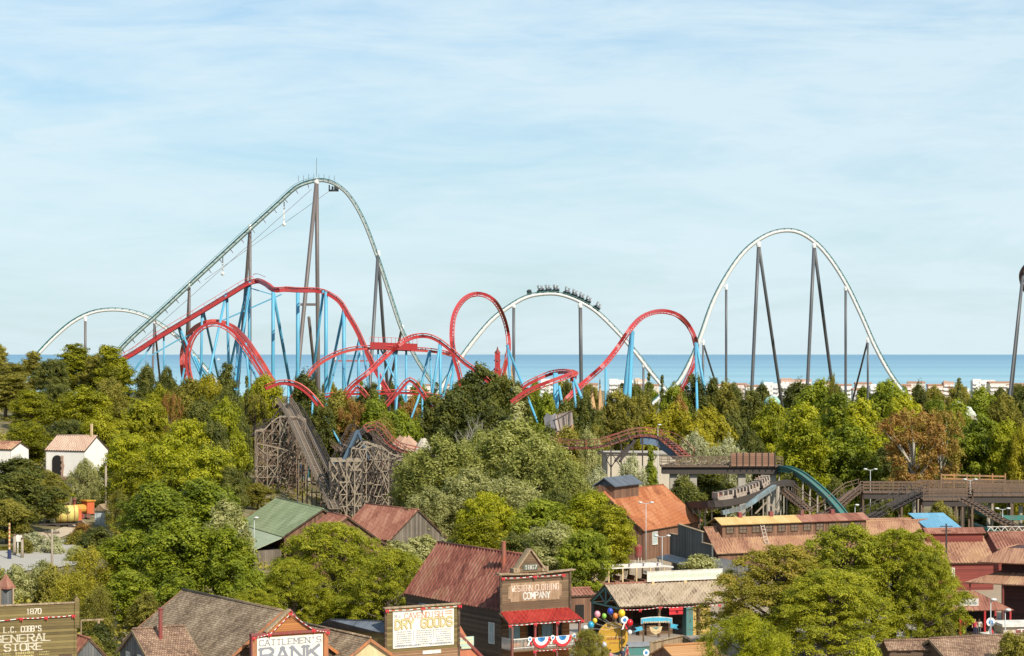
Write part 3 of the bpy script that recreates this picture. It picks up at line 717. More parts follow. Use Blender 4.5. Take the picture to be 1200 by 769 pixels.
TIN_GREEN = tin('faded_green_sheet', [(0.13,0.165,0.10),(0.19,0.24,0.14),(0.26,0.31,0.20)], (0.14,0.17,0.10), .2, 1.8)
TIN_PALEG = tin('pale_green_sheet', [(0.30,0.36,0.25),(0.40,0.45,0.33)], (0.2,0.24,0.17), .1, 1.4)
TIN_BLUE = tin('blue_sheet', [(0.10,0.26,0.40),(0.17,0.38,0.54)], (0.1,0.2,0.3), .15, 1.2)
GLASS_D = mat('dark_window_glass', (0.02,0.025,0.03), 0.12)
WHITE_P = paint('white_paint', (0.72,0.70,0.65), 0.6, 0.35, (0.30,0.24,0.18))
CREAM_P = paint('cream_paint', (0.66,0.50,0.28), 0.6, 0.3, (0.3,0.18,0.08))
TRIM_OR = paint('orange_trim', (0.50,0.17,0.05), 0.6, 0.4)
TRIM_RED = paint('dark_red_trim', (0.26,0.035,0.03), 0.6, 0.4)
BRICK_RED = paint('terracotta_flue', (0.42,0.10,0.045), 0.7, 0.4)
HOLLOW_SHADE = mat('hollow_dark', (0.01,0.009,0.008), 0.9)  # near-black colour stands in for the shade inside doorways and the pavilion
CLOTH_W = mat('bunting_white', (0.78,0.76,0.74), 0.8); CLOTH_R = mat('bunting_red', (0.55,0.03,0.04), 0.8); CLOTH_B = mat('bunting_blue', (0.04,0.22,0.50), 0.8)
def ridged(q, a, b, c, d, pitch=.28, amp=.035):
    """corrugated sheet with real ribs: a-b the upper edge, d-c the lower edge, ribs run a to d"""
    a, b, c, d = map(Vector, (a, b, c, d)); L = (b-a).length; n = max(2, int(L/pitch)*4)
    nrm = (b-a).cross(d-a).normalized()
    if nrm.z < 0: nrm = -nrm
    vs = []
    for i in range(n+1):
        t = i/n; o = nrm*amp*math.sin(2*PI*t*n/4)
        vs += [a.lerp(b, t)+o, d.lerp(c, t)+o]
    q.add(vs, [(2*i, 2*i+1, 2*i+3, 2*i+2) for i in range(n)])
    return q
def slab(q, pts, th): 
    pts = [Vector(p) for p in pts]; n = (pts[1]-pts[0]).cross(pts[2]-pts[0]).normalized()
    if n.z < 0: n = -n
    q.prism([p-n*th for p in pts], n*th); return q
def roof_plane(root, a, b, c, d, m, kind, th=.12, name='roof', edge=None):
    """a,b ridge ends; c,d eave ends (c under b, d under a)"""
    q = MB()
    if kind == 'tin':
        slab(q, (a,b,c,d), th); o = q.build(name, edge or WOOD_DARK, root)
        ups = V(0,0,.07); q2 = MB(); ridged(q2, Vector(a)+ups, Vector(b)+ups, Vector(c)+ups, Vector(d)+ups, .55 if 'clothing' in root.name else .40, .085 if 'clothing' in root.name else .055); s_ = q2.build('roof_sheet', m, o, smooth=False)
    else:
        slab(q, (a,b,c,d), th); o = q.build(name, m, root)
        # a slightly ragged lower edge course
        a_, b_, c_, d_ = map(Vector, (a,b,c,d)); q = MB(); L = (c_-d_).length; n = max(1, int(L/.45)); dn = (d_-a_).normalized(); nn = (b_-a_).cross(d_-a_).normalized(); nn = nn if nn.z > 0 else -nn
        for i in range(n):
            t0 = i/n; t1 = (i+.9)/n; e = random.uniform(.02,.12)
            p0 = d_.lerp(c_, t0); p1 = d_.lerp(c_, t1); q.prism([p0-dn*.3+nn*.004, p1-dn*.3+nn*.004, p1+dn*e+nn*.004, p0+dn*e+nn*.004], nn*.05)
        q.build('eave_shingle', m, o)
    return o
def window(root, x, z, w_, h_, y=0.0, frame=WHITE_P, glass=GLASS_D, axis='x', bars=1, out=-1):
    """window on the wall plane y (axis x) or x (axis y), out = side it faces"""
    def bx(q, u0, u1, d0, d1, z0, z1):
        d0, d1 = sorted((y+out*d0, y+out*d1))
        if axis == 'x': q.box(x+u0, x+u1, d0, d1, z+z0, z+z1)
        else: q.box(d0, d1, x+u0, x+u1, z+z0, z+z1)
    q = MB(); f = .09
    bx(q, -w_/2-f, -w_/2, .0, .09, -f, h_+f); bx(q, w_/2, w_/2+f, .0, .09, -f, h_+f); bx(q, -w_/2, w_/2, .0, .085, h_, h_+f); bx(q, -w_/2-.05, w_/2+.05, .091, .13, -f, -.01); bx(q, -w_/2, w_/2, 0, .085, -f, 0)
    for i in range(bars): u = -w_/2+w_*(i+1)/(bars+1); bx(q, u-.025, u+.025, .03, .07, 0, h_)
    bx(q, -w_/2, w_/2, .031, .069, h_/2-.025, h_/2+.025)
    fr_ = q.build('window', frame, root); q = MB(); bx(q, -w_/2, w_/2, .004, .025, 0, h_); q.build('pane', glass, fr_)
    return fr_
def house(name, label, cat, org, th, L, Wd, ze, zr, axis, wallm, roofm, kind='tin', oh=.35, group=None, gz=None, gable=None, trim=None, roofm2=None, th_=.12):
    """gabled building: org = near roof corner (world), local x to the right and away, local y away to the left; ze/zr eave and ridge heights (world z)"""
    g = terr(org[0], org[1]) if gz is None else gz
    rt_ = thing(name, (org[0], org[1], g), label, cat, group, R(th)); e = ze-g; r = zr-g; b = -.8
    w0, w1, v0, v1 = oh, L-oh, oh, Wd-oh
    sl = (r-e)/((Wd if axis == 'x' else L)/2); ew = e+sl*oh-.14
    q = MB()
    def wl(nm, m_, pts, d): MB().prism(pts, d).build(nm, m_, rt_)
    if axis == 'x':
        wl('wall', wallm, [(w0,v0,b),(w1,v0,b),(w1,v0,ew),(w0,v0,ew)], (0,.1,0)); wl('wall', wallm, [(w1,v1,b),(w0,v1,b),(w0,v1,ew),(w1,v1,ew)], (0,-.1,0))
        wl('gable_wall', gable or wallm, [(w0-.003,v1,b),(w0-.003,v0,b),(w0-.003,v0,ew),(w0-.003,Wd/2,r-.15),(w0-.003,v1,ew)], (.1,0,0)); wl('gable_wall', gable or wallm, [(w1+.003,v0,b),(w1+.003,v1,b),(w1+.003,v1,ew),(w1+.003,Wd/2,r-.15),(w1+.003,v0,ew)], (-.1,0,0))
        roof_plane(rt_, (0,Wd/2,r),(L,Wd/2,r),(L,0,e),(0,0,e), roofm, kind, th_); roof_plane(rt_, (L,Wd/2,r),(0,Wd/2,r),(0,Wd,e),(L,Wd,e), roofm2 or roofm, kind, th_)
        q = MB(); q.tube([(-.02,Wd/2,r+.05),(L+.02,Wd/2,r+.05)], .11, 8); q.build('ridge_cap', roofm, rt_, smooth=True)
        if trim:
            q = MB()
            for x in (-.045, L+.045): q = MB(); q.bar((x,-.05,e-.14), (x,Wd/2,r-.14), .07, .24, up=(1,0,0) if False else (0,0,1)); q.bar((x,Wd/2,r-.14), (x,Wd+.05,e-.14), .07, .24); q.build('bargeboard', trim, rt_)
    else:
        wl('wall', wallm, [(w0,v1,b),(w0,v0,b),(w0,v0,ew),(w0,v1,ew)], (.1,0,0)); wl('wall', wallm, [(w1,v0,b),(w1,v1,b),(w1,v1,ew),(w1,v0,ew)], (-.1,0,0))
        wl('gable_wall', gable or wallm, [(w0,v0-.003,b),(w1,v0-.003,b),(w1,v0-.003,ew),(L/2,v0-.003,r-.15),(w0,v0-.003,ew)], (0,.1,0)); wl('gable_wall', gable or wallm, [(w1,v1+.003,b),(w0,v1+.003,b),(w0,v1+.003,ew),(L/2,v1+.003,r-.15),(w1,v1+.003,ew)], (0,-.1,0))
        roof_plane(rt_, (L/2,Wd,r),(L/2,0,r),(0,0,e),(0,Wd,e), roofm, kind, th_); roof_plane(rt_, (L/2,0,r),(L/2,Wd,r),(L,Wd,e),(L,0,e), roofm2 or roofm, kind, th_)
        q = MB(); q.tube([(L/2,-.02,r+.05),(L/2,Wd+.02,r+.05)], .11, 8); q.build('ridge_cap', roofm, rt_, smooth=True)
        if trim:
            q = MB()
            for y in (-.045, Wd+.045): q = MB(); q.bar((-.05,y,e-.14), (L/2,y,r-.14), .07, .24); q.bar((L/2,y,r-.14), (L+.05,y,e-.14), .07, .24); q.build('bargeboard', trim, rt_)
    return rt_
def off(p, th, dx, dy):
    c, s_ = math.cos(R(th)), math.sin(R(th)); return (p[0]+c*dx-s_*dy, p[1]+s_*dx+c*dy)
# ---------------------------------------------------------------- lettering, cut as strokes with slab feet
GL = {'A':'0026 2640 1232','B':'0006 06364544330300 334241300000'[:0]+'0006 063645443303 3342413000','C':'4536160501103041','D':'0006 062644422000','E':'0006 0646 0040 0333','F':'0006 0646 0333','G':'45361605011030414323','H':'0006 4046 0343','I':'2026','J':'3631201001','K':'0006 0246 1440','L':'0006 0040','M':'0006 0622 2246 4640','N':'0006 0640 4046','O':'100105163645413010','P':'0006 063645443303','Q':'100105163645413010 2240','R':'0006 063645443303 2340','S':'453616050413334241301001','T':'0646 2620','U':'0601 01103041 4146','V':'0620 2046','W':'0610 1024 2430 3046','X':'0046 0640','Y':'0623 4623 2320','Z':'06460040','1':'1526 2620','7':'0646 4610','8':'13041625'[:0]+'1304051636454433 133342413010010213'[:0]+'16050413334445361 '[:0]+'160504133344453616 1302011030414233','0':'100105163645413010','6':'361605011030414233131302'[:0]+'4536160501103041423303','9':'4333130405163645413010','&':'4006163604012031','.':'2021','\'':'2624',',':'2111','-':'1333'}
def lettering(root, s, x, z, h, w_, y=-.03, m=None, wt=.16, serif=True, name='lettering', ser=.9, depth=.02):
    """word in the local xz plane at depth y, facing -y; x = left end, z = baseline, w_ = total width"""
    n = len(s); adv = w_/max(1, n-.22); cw = adv*.78; q = MB(); k = 0
    T_ = wt*h
    for i, ch in enumerate(s):
        if ch == ' ': continue
        X = x+i*adv
        for st in GL.get(ch, '').split():
            pts = [(X+int(st[j])/4*cw, z+int(st[j+1])/6*h) for j in range(0, len(st)-1, 2)]
            raw = [(int(st[j]), int(st[j+1])) for j in range(0, len(st)-1, 2)]
            for (p0, p1), (r0, r1) in zip(zip(pts, pts[1:]), zip(raw, raw[1:])):
                dx, dz = p1[0]-p0[0], p1[1]-p0[1]; L = math.hypot(dx, dz)
                if L < 1e-6: continue
                thin = .62 if (serif and abs(dz) < .2*L) else 1.0
                t = T_*thin; nx, nz = -dz/L*t/2, dx/L*t/2; ex, ez = dx/L*t*.3, dz/L*t*.3; yy_ = y-.0007*(k % 9); k += 1
                q.prism([(p0[0]-ex+nx, yy_, p0[1]-ez+nz),(p0[0]-ex-nx, yy_, p0[1]-ez-nz),(p1[0]+ex-nx, yy_, p1[1]+ez-nz),(p1[0]+ex+nx, yy_, p1[1]+ez+nz)], (0,-depth,0))
                if serif and abs(r1[1]-r0[1]) >= 2 and abs(r1[0]-r0[0]) <= 2:
                    for (px_, pz_), (rx, rz_) in ((p0, r0), (p1, r1)):
                        if rz_ in (0, 6):
                            yy_ = y-.0007*(k % 9)-.0004; k += 1; sgn = 1 if rz_ == 0 else -1; b0 = pz_ if rz_ == 0 else pz_-T_*.55; sw = cw*.2*ser+T_*.35
                            q.box(px_-sw, px_+sw, yy_-depth, yy_, b0-T_*.1, b0+T_*.55)
    return q.build(name, m, root)
def small_print(root, rows, m, y=-.03):
    """rows of fine print too small to read: (x0, x1, z, h)"""
    q = MB(); rr_ = random.Random(4)
    for x0, x1, z, h in rows:
        x = x0
        while x < x1:
            w_ = rr_.uniform(.05, .16); q.box(x, min(x+w_, x1), y-.01, y, z, z+h*rr_.uniform(.7,1)); x += w_+.05
    return q.build('lettering', m, root)
def lamp(px, top, base, label, heads=1, group='street lamps', s=None, m=None, r=.055):
    if s is None: s = (base-415)/(H-0.0)
    b = P(px, base, s); g = terr(b.x, b.y); h = H-(top-415)/s-g
    o = thing('street_lamp', (b.x, b.y, g), label, 'street lamp', group)
    MB().tube([(0,0,-.3),(0,0,h*.5),(0,0,h-.1)], [r*1.3,r,r*.75], 8).build('pole', m or mat('lamp_pole_paint', (0.42,0.44,0.45), .5), o, smooth=True)
    MB().lathe([(r*2.4,0),(r*2.4,.12),(r*1.4,.16)], 10).build('base', grey_steel, o)
    q = MB(); q2 = MB()
    xs = [0.25] if heads == 1 else [-.75, .75]
    for x in xs:
        q.bar((0,0,h-.15), (x,0,h), .07, .07)
        q2.lathe([(.05,.12),(.26,.08),(.3,0),(.22,-.1),(.05,-.14)], 12, (x,-.05,h+.02))
        hd_ = MB().lathe([(.05,.12),(.26,.08),(.3,0),(.22,-.1),(.05,-.14)], 12, (x,-.05,h+.02)).build('lamp_head', mat('lamp_head_white', (0.60,0.61,0.60), .45), o, smooth=True)
    q.build('arm', m or mat('lamp_pole_paint', (0,0,0)), o)
    return o
# ================================================================ trees
def leaf_mat(name, stops, hue=0.04, trans=0.42):
    if name in _M: return _M[name]
    n, m = new(name, 0.55)
    at = n.n('ShaderNodeAttribute'); at.attribute_name = 'tint'
    o = n.coord('Object'); big = n.noise(o, 0.5, 3)
    t = n.math('ADD', n.math('MULTIPLY', at.outputs['Fac'], 0.75), n.math('MULTIPLY', big, 0.3))
    t = n.math('ADD', t, n.math('MULTIPLY_ADD', n.rand(), 0.2, -0.12))
    k = len(stops); c = n.ramp(t, [(0.08+0.84*i/(k-1), s) for i, s in enumerate(stops)])
    n.base(c); n.b.inputs['Specular IOR Level'].default_value = 0.3
    tr = n.n('ShaderNodeBsdfTranslucent'); n.l(n.mix(c, (1.0,1.0,0.35), 1.0, 'MULTIPLY'), tr.inputs[0])
    ms = n.n('ShaderNodeMixShader'); ms.inputs[0].default_value = trans
    out = n.nt.nodes['Material Output']; n.l(n.b.outputs[0], ms.inputs[1]); n.l(tr.outputs[0], ms.inputs[2]); n.l(ms.outputs[0], out.inputs[0])
    return m
LEAF = {
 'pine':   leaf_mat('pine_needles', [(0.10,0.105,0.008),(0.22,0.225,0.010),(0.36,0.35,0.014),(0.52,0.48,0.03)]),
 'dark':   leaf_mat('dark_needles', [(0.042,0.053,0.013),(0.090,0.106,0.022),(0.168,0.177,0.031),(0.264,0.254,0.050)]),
 'olive':  leaf_mat('olive_leaves', [(0.102,0.092,0.018),(0.204,0.189,0.029),(0.324,0.289,0.044),(0.456,0.389,0.077)]),
 'broad':   leaf_mat('broad_leaves', [(0.075,0.105,0.010),(0.165,0.21,0.014),(0.28,0.32,0.02),(0.42,0.44,0.04)]),
 'lime':   leaf_mat('lime_leaves', [(0.13,0.155,0.010),(0.27,0.29,0.012),(0.42,0.42,0.018),(0.56,0.53,0.035)]),
 'gold':   leaf_mat('golden_leaves', [(0.14,0.125,0.010),(0.28,0.25,0.014),(0.42,0.37,0.02),(0.52,0.44,0.03)]),
 'willow': leaf_mat('willow_leaves', [(0.15,0.165,0.04),(0.27,0.285,0.065),(0.39,0.395,0.11),(0.52,0.51,0.20)]),
 'grey':   leaf_mat('grey_green_leaves', [(0.192,0.201,0.077),(0.324,0.330,0.121),(0.456,0.448,0.187),(0.624,0.590,0.308)]),
 'silver': leaf_mat('silver_leaves', [(0.216,0.224,0.132),(0.396,0.401,0.242),(0.576,0.566,0.363),(0.700,0.700,0.506)]),
 'rust':   leaf_mat('rust_leaves', [(0.180,0.094,0.028),(0.312,0.159,0.044),(0.408,0.236,0.061),(0.456,0.354,0.088)]),
 'auburn': leaf_mat('auburn_leaves', [(0.180,0.094,0.028),(0.312,0.177,0.044),(0.360,0.271,0.050),(0.396,0.366,0.055)]),
 'brownish': leaf_mat('pod_brown_leaves', [(0.11,0.105,0.014),(0.22,0.20,0.020),(0.34,0.30,0.03),(0.50,0.34,0.08)]),
 'feather': leaf_mat('feathery_leaves', [(0.12,0.135,0.012),(0.24,0.26,0.016),(0.37,0.37,0.022),(0.50,0.48,0.04)]),
 'plume':  leaf_mat('plume_leaves', [(0.17,0.15,0.015),(0.30,0.27,0.02),(0.40,0.36,0.03),(0.52,0.42,0.06)]),
}
bark = plaster('bark', (0.16,0.12,0.085), (0.05,0.04,0.03), 0.8, 1.5)
pale_bark = plaster('pale_bark', (0.46,0.43,0.37), (0.16,0.13,0.10), 0.7, 1.5)
def leaf_cloud(rng, centers, radii, per, ls, flat, up=0.25, droop=0.0, lumpy=0.3, fill=0.2, aspect=1.7):
    """numpy leaf quads round clump centres; returns verts, tint"""
    Vs = []; Ts = []
    for c, r in zip(centers, radii):
        nl = max(12, int(per*(r/np.mean(radii))**2))
        d = rng.normal(size=(nl, 3)); d[:, 2] += up; d /= np.linalg.norm(d, axis=1)[:, None]
        ph = rng.uniform(0, 6.28, 6); k = rng.uniform(2.0, 4.5, 3)
        lump = 1+lumpy*(np.sin(d[:,0]*k[0]+ph[0])*np.sin(d[:,1]*k[1]+ph[1])+0.6*np.sin(d[:,2]*k[2]*1.5+d[:,0]*5+ph[2]))
        rad = r*(0.72+0.36*rng.random(nl))*lump
        inner = rng.random(nl) < fill; rad[inner] *= rng.uniform(0.35, 0.85, inner.sum())
        pos = d*rad[:, None]; pos[:, 2] *= flat
        if droop: pos[:, 2] -= droop*(np.hypot(pos[:,0], pos[:,1])/r)**2*r
        pos += c
        nrm = d*1.0+rng.normal(size=(nl,3))*0.42+np.array([0,-0.12,0.35]); nrm /= np.linalg.norm(nrm, axis=1)[:, None]
        t = np.cross(nrm, rng.normal(size=(nl,3))); t /= np.linalg.norm(t, axis=1)[:, None]+1e-9
        b = np.cross(nrm, t)
        sz = ls*rng.uniform(0.6, 1.35, nl)[:, None]
        a = t*sz*aspect*0.5; e = b*sz*0.5
        q = np.stack([pos-a, pos+e*0.9+a*0.1, pos+a, pos-e*0.9+a*0.1], axis=1)
        Vs.append(q.reshape(-1, 3)); tc = rng.random()
        Ts.append(np.repeat(np.clip(tc*0.55+rng.random(nl)*0.45, 0, 1), 4))
    return np.concatenate(Vs), np.concatenate(Ts)
def quads_mesh(name, v, tint, m):
    me = bpy.data.meshes.new(name); nv = len(v); nf = nv//4
    me.vertices.add(nv); me.vertices.foreach_set('co', v.astype(np.float32).ravel())
    me.loops.add(nv); me.loops.foreach_set('vertex_index', np.arange(nv, dtype=np.int32))
    me.polygons.add(nf); me.polygons.foreach_set('loop_start', np.arange(0, nv, 4, dtype=np.int32)); me.polygons.foreach_set('loop_total', np.full(nf, 4, dtype=np.int32))
    a = me.attributes.new('tint', 'FLOAT', 'POINT'); a.data.foreach_set('value', tint.astype(np.float32))
    me.update(calc_edges=True); me.materials.append(m); return me
KIND = {  # H, W, crown base, profile, clumps, clump radius, leaves per clump, leaf size, flat, droop, lumpy
 'pine':    dict(H=12, W=9.5, base=.18, prof='oval', n=62, r=(.6,1.45), per=260, ls=.27, flat=.70, droop=.05, lumpy=.5),
 'tallpine':dict(H=14, W=8, base=.22, prof='irr', n=64, r=(.5,1.25), per=210, ls=.29, flat=.75, droop=.05, lumpy=.55),
 'umbrella':dict(H=8, W=9, base=.42, prof='dome', n=60, r=(.55,1.1), per=250, ls=.24, flat=.7, droop=0, lumpy=.4),
 'broad':   dict(H=13, W=9, base=.12, prof='oval', n=90, r=(.45,1.2), per=180, ls=.31, flat=.9, droop=.1, lumpy=.6),
 'poplar':  dict(H=15, W=7, base=.10, prof='tall', n=95, r=(.4,1.0), per=140, ls=.30, flat=1.0, droop=.1, lumpy=.6),
 'airy':    dict(H=12, W=10, base=.12, prof='oval', n=150, r=(.35,.85), per=105, ls=.24, flat=1.15, droop=.35, lumpy=.7),
 'sparse':  dict(H=13, W=10, base=.30, prof='fan', n=120, r=(.3,.72), per=68, ls=.26, flat=.9, droop=.15, lumpy=.7),
 'cypress': dict(H=12, W=3, base=.04, prof='spire', n=44, r=(.4,.7), per=170, ls=.25, flat=1.3, droop=0, lumpy=.3),
 'cedar':   dict(H=11, W=8, base=.10, prof='cone', n=44, r=(.7,1.3), per=170, ls=.26, flat=.22, droop=.12, lumpy=.3),
 'conifer': dict(H=12, W=4.5, base=.08, prof='cone', n=56, r=(.4,.8), per=150, ls=.25, flat=.6, droop=.2, lumpy=.3),
 'shrub':   dict(H=3.2, W=4.2, base=.0, prof='dome', n=34, r=(.3,.75), per=150, ls=.18, flat=.85, droop=.1, lumpy=.5),
 'feathery':dict(H=5, W=5.5, base=.0, prof='dome', n=56, r=(.3,.7), per=170, ls=.13, flat=1.25, droop=.2, lumpy=.6),
 'neartree':dict(H=11, W=13, base=.12, prof='dome', n=300, r=(.3,.85), per=150, ls=.155, flat=.42, droop=.30, lumpy=.7),
 'nearlime':dict(H=8, W=9, base=.1, prof='oval', n=120, r=(.35,.85), per=260, ls=.13, flat=.95, droop=.1, lumpy=.65),
}
def prof(p, t, rng):
    if p == 'oval': return math.sqrt(max(0, 1-(2*t-0.85)**2/1.35))*(.75+.25*rng.random())
    if p == 'irr': return (0.35+0.65*math.sin(PI*min(1, t*.85+.15)))*(.6+.4*rng.random())
    if p == 'dome': return math.sqrt(max(0, 1-(t*.98)**2))
    if p == 'tall': return (math.sin(PI*(t*.80+.14))**.7)
    if p == 'fan': return (.35+.65*math.sqrt(t))*(1 if t < .75 else math.sqrt(max(0, 1-((t-.75)/.28)**2)))
    if p == 'spire': return (1-t)**.6*(.7+.3*min(1, t*8))
    if p == 'cone': return (1-t*.96)
    return 1
_crown = {}
def crown_pair(kind, leaf, var, barkm):
    key = (kind, var, barkm.name)
    if key in _crown: return _crown[key]
    k = KIND[kind]; rng = np.random.default_rng(hash((kind, var, 5)) % 99991 if False else (sum(map(ord, kind))*7+var*131))
    Hh, Wd, b0 = k['H'], k['W'], k['base']*k['H']; cen = []; rad = []
    tries = 0
    lean = rng.normal(size=2)*.06*Wd
    while len(cen) < k['n'] and tries < 6000:
        tries += 1
        t = rng.random()**(.8 if k['prof'] not in ('cone','spire') else 1.2); r = rng.uniform(*k['r'])*(1 if k['prof'] not in ('cone','spire') else (1.2-.6*t))
        ang = rng.uniform(0, 6.2832); q = prof(k['prof'], t, rng)*(1+.14*math.sin(ang*2+var)+.1*math.sin(ang*3+var*2)); rr = max(0, Wd/2*q-r*.75)*(rng.random()**.38)
        c = np.array([math.cos(ang)*rr+lean[0]*t, math.sin(ang)*rr+lean[1]*t, b0+(Hh-b0-r*.7)*t+r*.3])
        lim = .50 if k['n'] < 100 else .40
        if all(np.linalg.norm((c-o)/(1,1,k['flat']+.15)) > (r+ro)*lim for o, ro in zip(cen, rad)): cen.append(c); rad.append(r)
    fn = .62; v, tint = leaf_cloud(rng, cen, rad, int(k['per']*2.1), k['ls']*fn, k['flat'], droop=k['droop'], lumpy=k['lumpy'])
    cm = quads_mesh('crown', v, tint, LEAF[leaf])
    q = MB(); tr = Wd*.022+.09 if Hh > 5 else .05
    topz = Hh*.78; forks = 5
    axis = [V(0,0,-.6), V(.1*lean[0], .1*lean[1], Hh*.18), V(lean[0]*.3, lean[1]*.3, Hh*.42), V(lean[0]*.7, lean[1]*.7, topz)]
    q.tube(axis, [tr*1.35, tr, tr*.75, tr*.25], 7)
    order = sorted(range(len(cen)), key=lambda i: -rad[i])[:22]
    for i in order:
        c = Vector(cen[i]); f = max(.14, min(.75, c.z/Hh*.62)); z0 = f*Hh
        st = V(lean[0]*f*.9, lean[1]*f*.9, min(z0, topz)); mid = st.lerp(c, .5)+V(0,0,.06*Hh*(rng.random()-.3))
        q.tube([st, mid, c], [tr*.42, tr*.26, tr*.08], 5, cap=False)
    ob = q.build('trunk', barkm, smooth=True); tm = ob.data; bpy.data.objects.remove(ob)
    _crown[key] = (cm, tm, k); return _crown[key]
_nv = {}
def tree(kind, leaf, px, top, wpx, s, label, group='trees of the park', name=None, barkm=None, rz=None, deep=None):
    if kind == 'shrub' or (kind == 'feathery'):
        lim = 4.2 if kind == 'shrub' else 6.0
        for _ in range(60):      # a shrub stands where its foot is, not floating high: step back until its height is a shrub's
            y = F/s; x = (px-600)/s
            if H-(top-415)/s-terr(x, y) <= lim or s < 7: break
            s -= .1
    y = F/s; x = (px-600)/s; g = terr(x, y); zt = H-(top-415)/s; hh = zt-g
    _nv[kind] = _nv.get(kind, 0)+1
    cm, tm, k = crown_pair(kind, leaf, _nv[kind] % (3 if k_many(kind) else 2), barkm or bark)
    nm = name or {'cypress':'cypress_tree','cedar':'cedar_tree','conifer':'conifer_tree','shrub':'shrub','feathery':'shrub','umbrella':'umbrella_pine','pine':'pine_tree','tallpine':'pine_tree','poplar':'poplar_tree'}.get(kind, 'leafy_tree')
    cat = 'shrub' if nm == 'shrub' else 'tree'
    if nm == 'shrub' and group == 'trees of the park': group = 'shrubs of the park'
    rt_ = thing(nm, (x, y, g), label, cat, group, rz if rz is not None else random.uniform(0, 6.28))
    sx = wpx*1.22/s/k['W']; rt_.scale = (sx, sx*(deep or 1), hh/k['H'])
    for nme, me in (('crown', cm), ('trunk', tm)):
        o = bpy.data.objects.new(nme, me); COL.objects.link(o); o.parent = rt_
        if nme == 'crown': o.material_slots[0].link = 'OBJECT'; o.material_slots[0].material = LEAF[leaf]
    return rt_
def k_many(kind): return kind in ('pine', 'broad', 'tallpine', 'shrub', 'poplar')
T = tree
# --- crest of the hill
T('tallpine','olive',-4,402,34,6.3,'tall brownish pine cut by the frame at the top of the hill')
T('pine','olive',14,424,44,6.4,'olive pine beside the brownish pine on the hilltop')
T('tallpine','olive',41,412,34,6.2,'slim pale olive pine below the start of the low white hump')
T('tallpine','pine',84,403,58,6.2,'tall forked pine rising in front of the low white hump')
T('tallpine','olive',110,414,40,6.3,'loose olive pine just below the single pylon of the low white hump')
T('tallpine','pine',137,405,56,6.4,'tallest dense pine of the hilltop, by the foot of the red lift')
T('broad','dark',172,429,34,5.9,'dark rounded tree between hilltop pine and red spiral')
T('broad','dark',196,430,24,5.8,'small dark tree against the sea at the red spiral foot')
T('pine','dark',60,420,40,6.5,'shaded pine filling the gap between two tall hilltop pines')
T('broad','olive',222,444,56,6.1,'olive leafy tree under the red spiral')
T('umbrella','gold',243,441,44,6.4,'flat yellowish pine crown in front of the red spiral')
T('tallpine','dark',268,426,38,6.2,'deep green pine breaking above the treeline by the tall dark pylons')
T('conifer','dark',289,441,18,6.1,'small pointed conifer at the foot of the tall lift pylon')
T('umbrella','pine',314,441,50,6.0,'bright rounded umbrella pine beside the front red drop')
T('broad','dark',358,440,58,6.0,'dark bushy tree under the front red drop')
T('broad','broad',296,455,40,6.0,'green bush tucked under the bright umbrella pine')
T('pine','dark',262,455,50,6.6,'shadowy pine below the pointed conifer')
# --- face of the hill
T('tallpine','olive',6,438,50,7.0,'grey stemmed pine leaning at the frame edge above the white shed')
T('pine','pine',38,455,52,7.2,'bright pine with billowing tiers above the white shed')
T('pine','dark',66,448,44,7.0,'dark pine between the bright tiers and the farmhouse ridge')
T('pine','pine',96,452,70,7.2,'broad yellow green pine just behind the white farmhouse')
T('pine','olive',128,440,46,6.9,'reddish stemmed pine above the farmhouse gable')
T('pine','pine',166,468,60,7.4,'domed pine on the slope beside the farmhouse gable')
T('pine','pine',186,452,48,7.0,'layered pine in front of the rust coloured tree')
T('pine','pine',30,492,60,7.9,'low spreading pine over the roof of the white shed')
T('pine','dark',78,490,50,7.7,'dark pine wedge hugging the farmhouse roof')
T('pine','pine',118,484,60,7.8,'sunny pine dome above the farmhouse chimney')
T('pine','lime',148,505,62,8.2,'lime green pine spilling past the farmhouse gable')
T('sparse','rust',200,462,26,7.3,'rust coloured drying tree among the green pines')
T('broad','olive',216,462,46,7.0,'olive tree behind the rust coloured drying tree')
T('broad','dark',238,470,52,7.2,'dark green thicket tree below the flat yellowish pine')
T('pine','lime',222,490,64,7.9,'yellow green pine mound in the middle of the slope')
T('pine','lime',266,466,50,7.7,'bright yellow green pine beside the wooden coaster trestle')
T('pine','dark',252,490,44,7.9,'dark pine trunked group under the yellow green mounds')
T('pine','dark',283,492,24,7.4,'dark narrow pine touching the wooden trestle')
T('pine','lime',196,512,80,8.7,'large lime pine mound above the big leafy tree')
T('pine','lime',248,520,74,8.9,'large bright pine dome leaning to the wooden trestle')
T('pine','dark',270,545,40,9.0,'shaded pine skirt at the foot of the wooden trestle')
T('pine','pine',160,535,60,9.0,'pine slope edge above the wooden pole')
T('broad','broad',180,565,90,10.2,'big leafy tree crown lit along its top, upslope of the shingle roof')
T('broad','broad',240,560,90,10.0,'big leafy tree next to the lamp by the green roof')
T('broad','grey',262,588,56,10.6,'grey green leafy tree behind the tall white lamp')
T('broad','broad',158,622,80,11.2,'leafy tree with golden edge beside the feathery yellow shrub')
T('broad','broad',215,606,96,11.4,'widest leafy tree above the bank roof ridge')
T('broad','broad',268,620,76,11.5,'dark leafy tree between the bank ridge and the white lamp')
T('broad','gold',140,632,34,10.9,'golden tipped young tree at the bend of the road')
T('broad','broad',150,668,60,12.0,'low leafy tree above the little shed with a red flue')
T('broad','broad',205,676,60,12.2,'dense leafy tree touching the long shingle ridge')
T('broad','olive',172,694,44,12.5,'yellowish bush tree close behind the shed roof')
T('broad','broad',300,668,60,12.0,'leafy tree below the white lamp pole')
T('feathery','plume',100,643,56,11.3,'feathery yellow shrub plume beside the asphalt path')
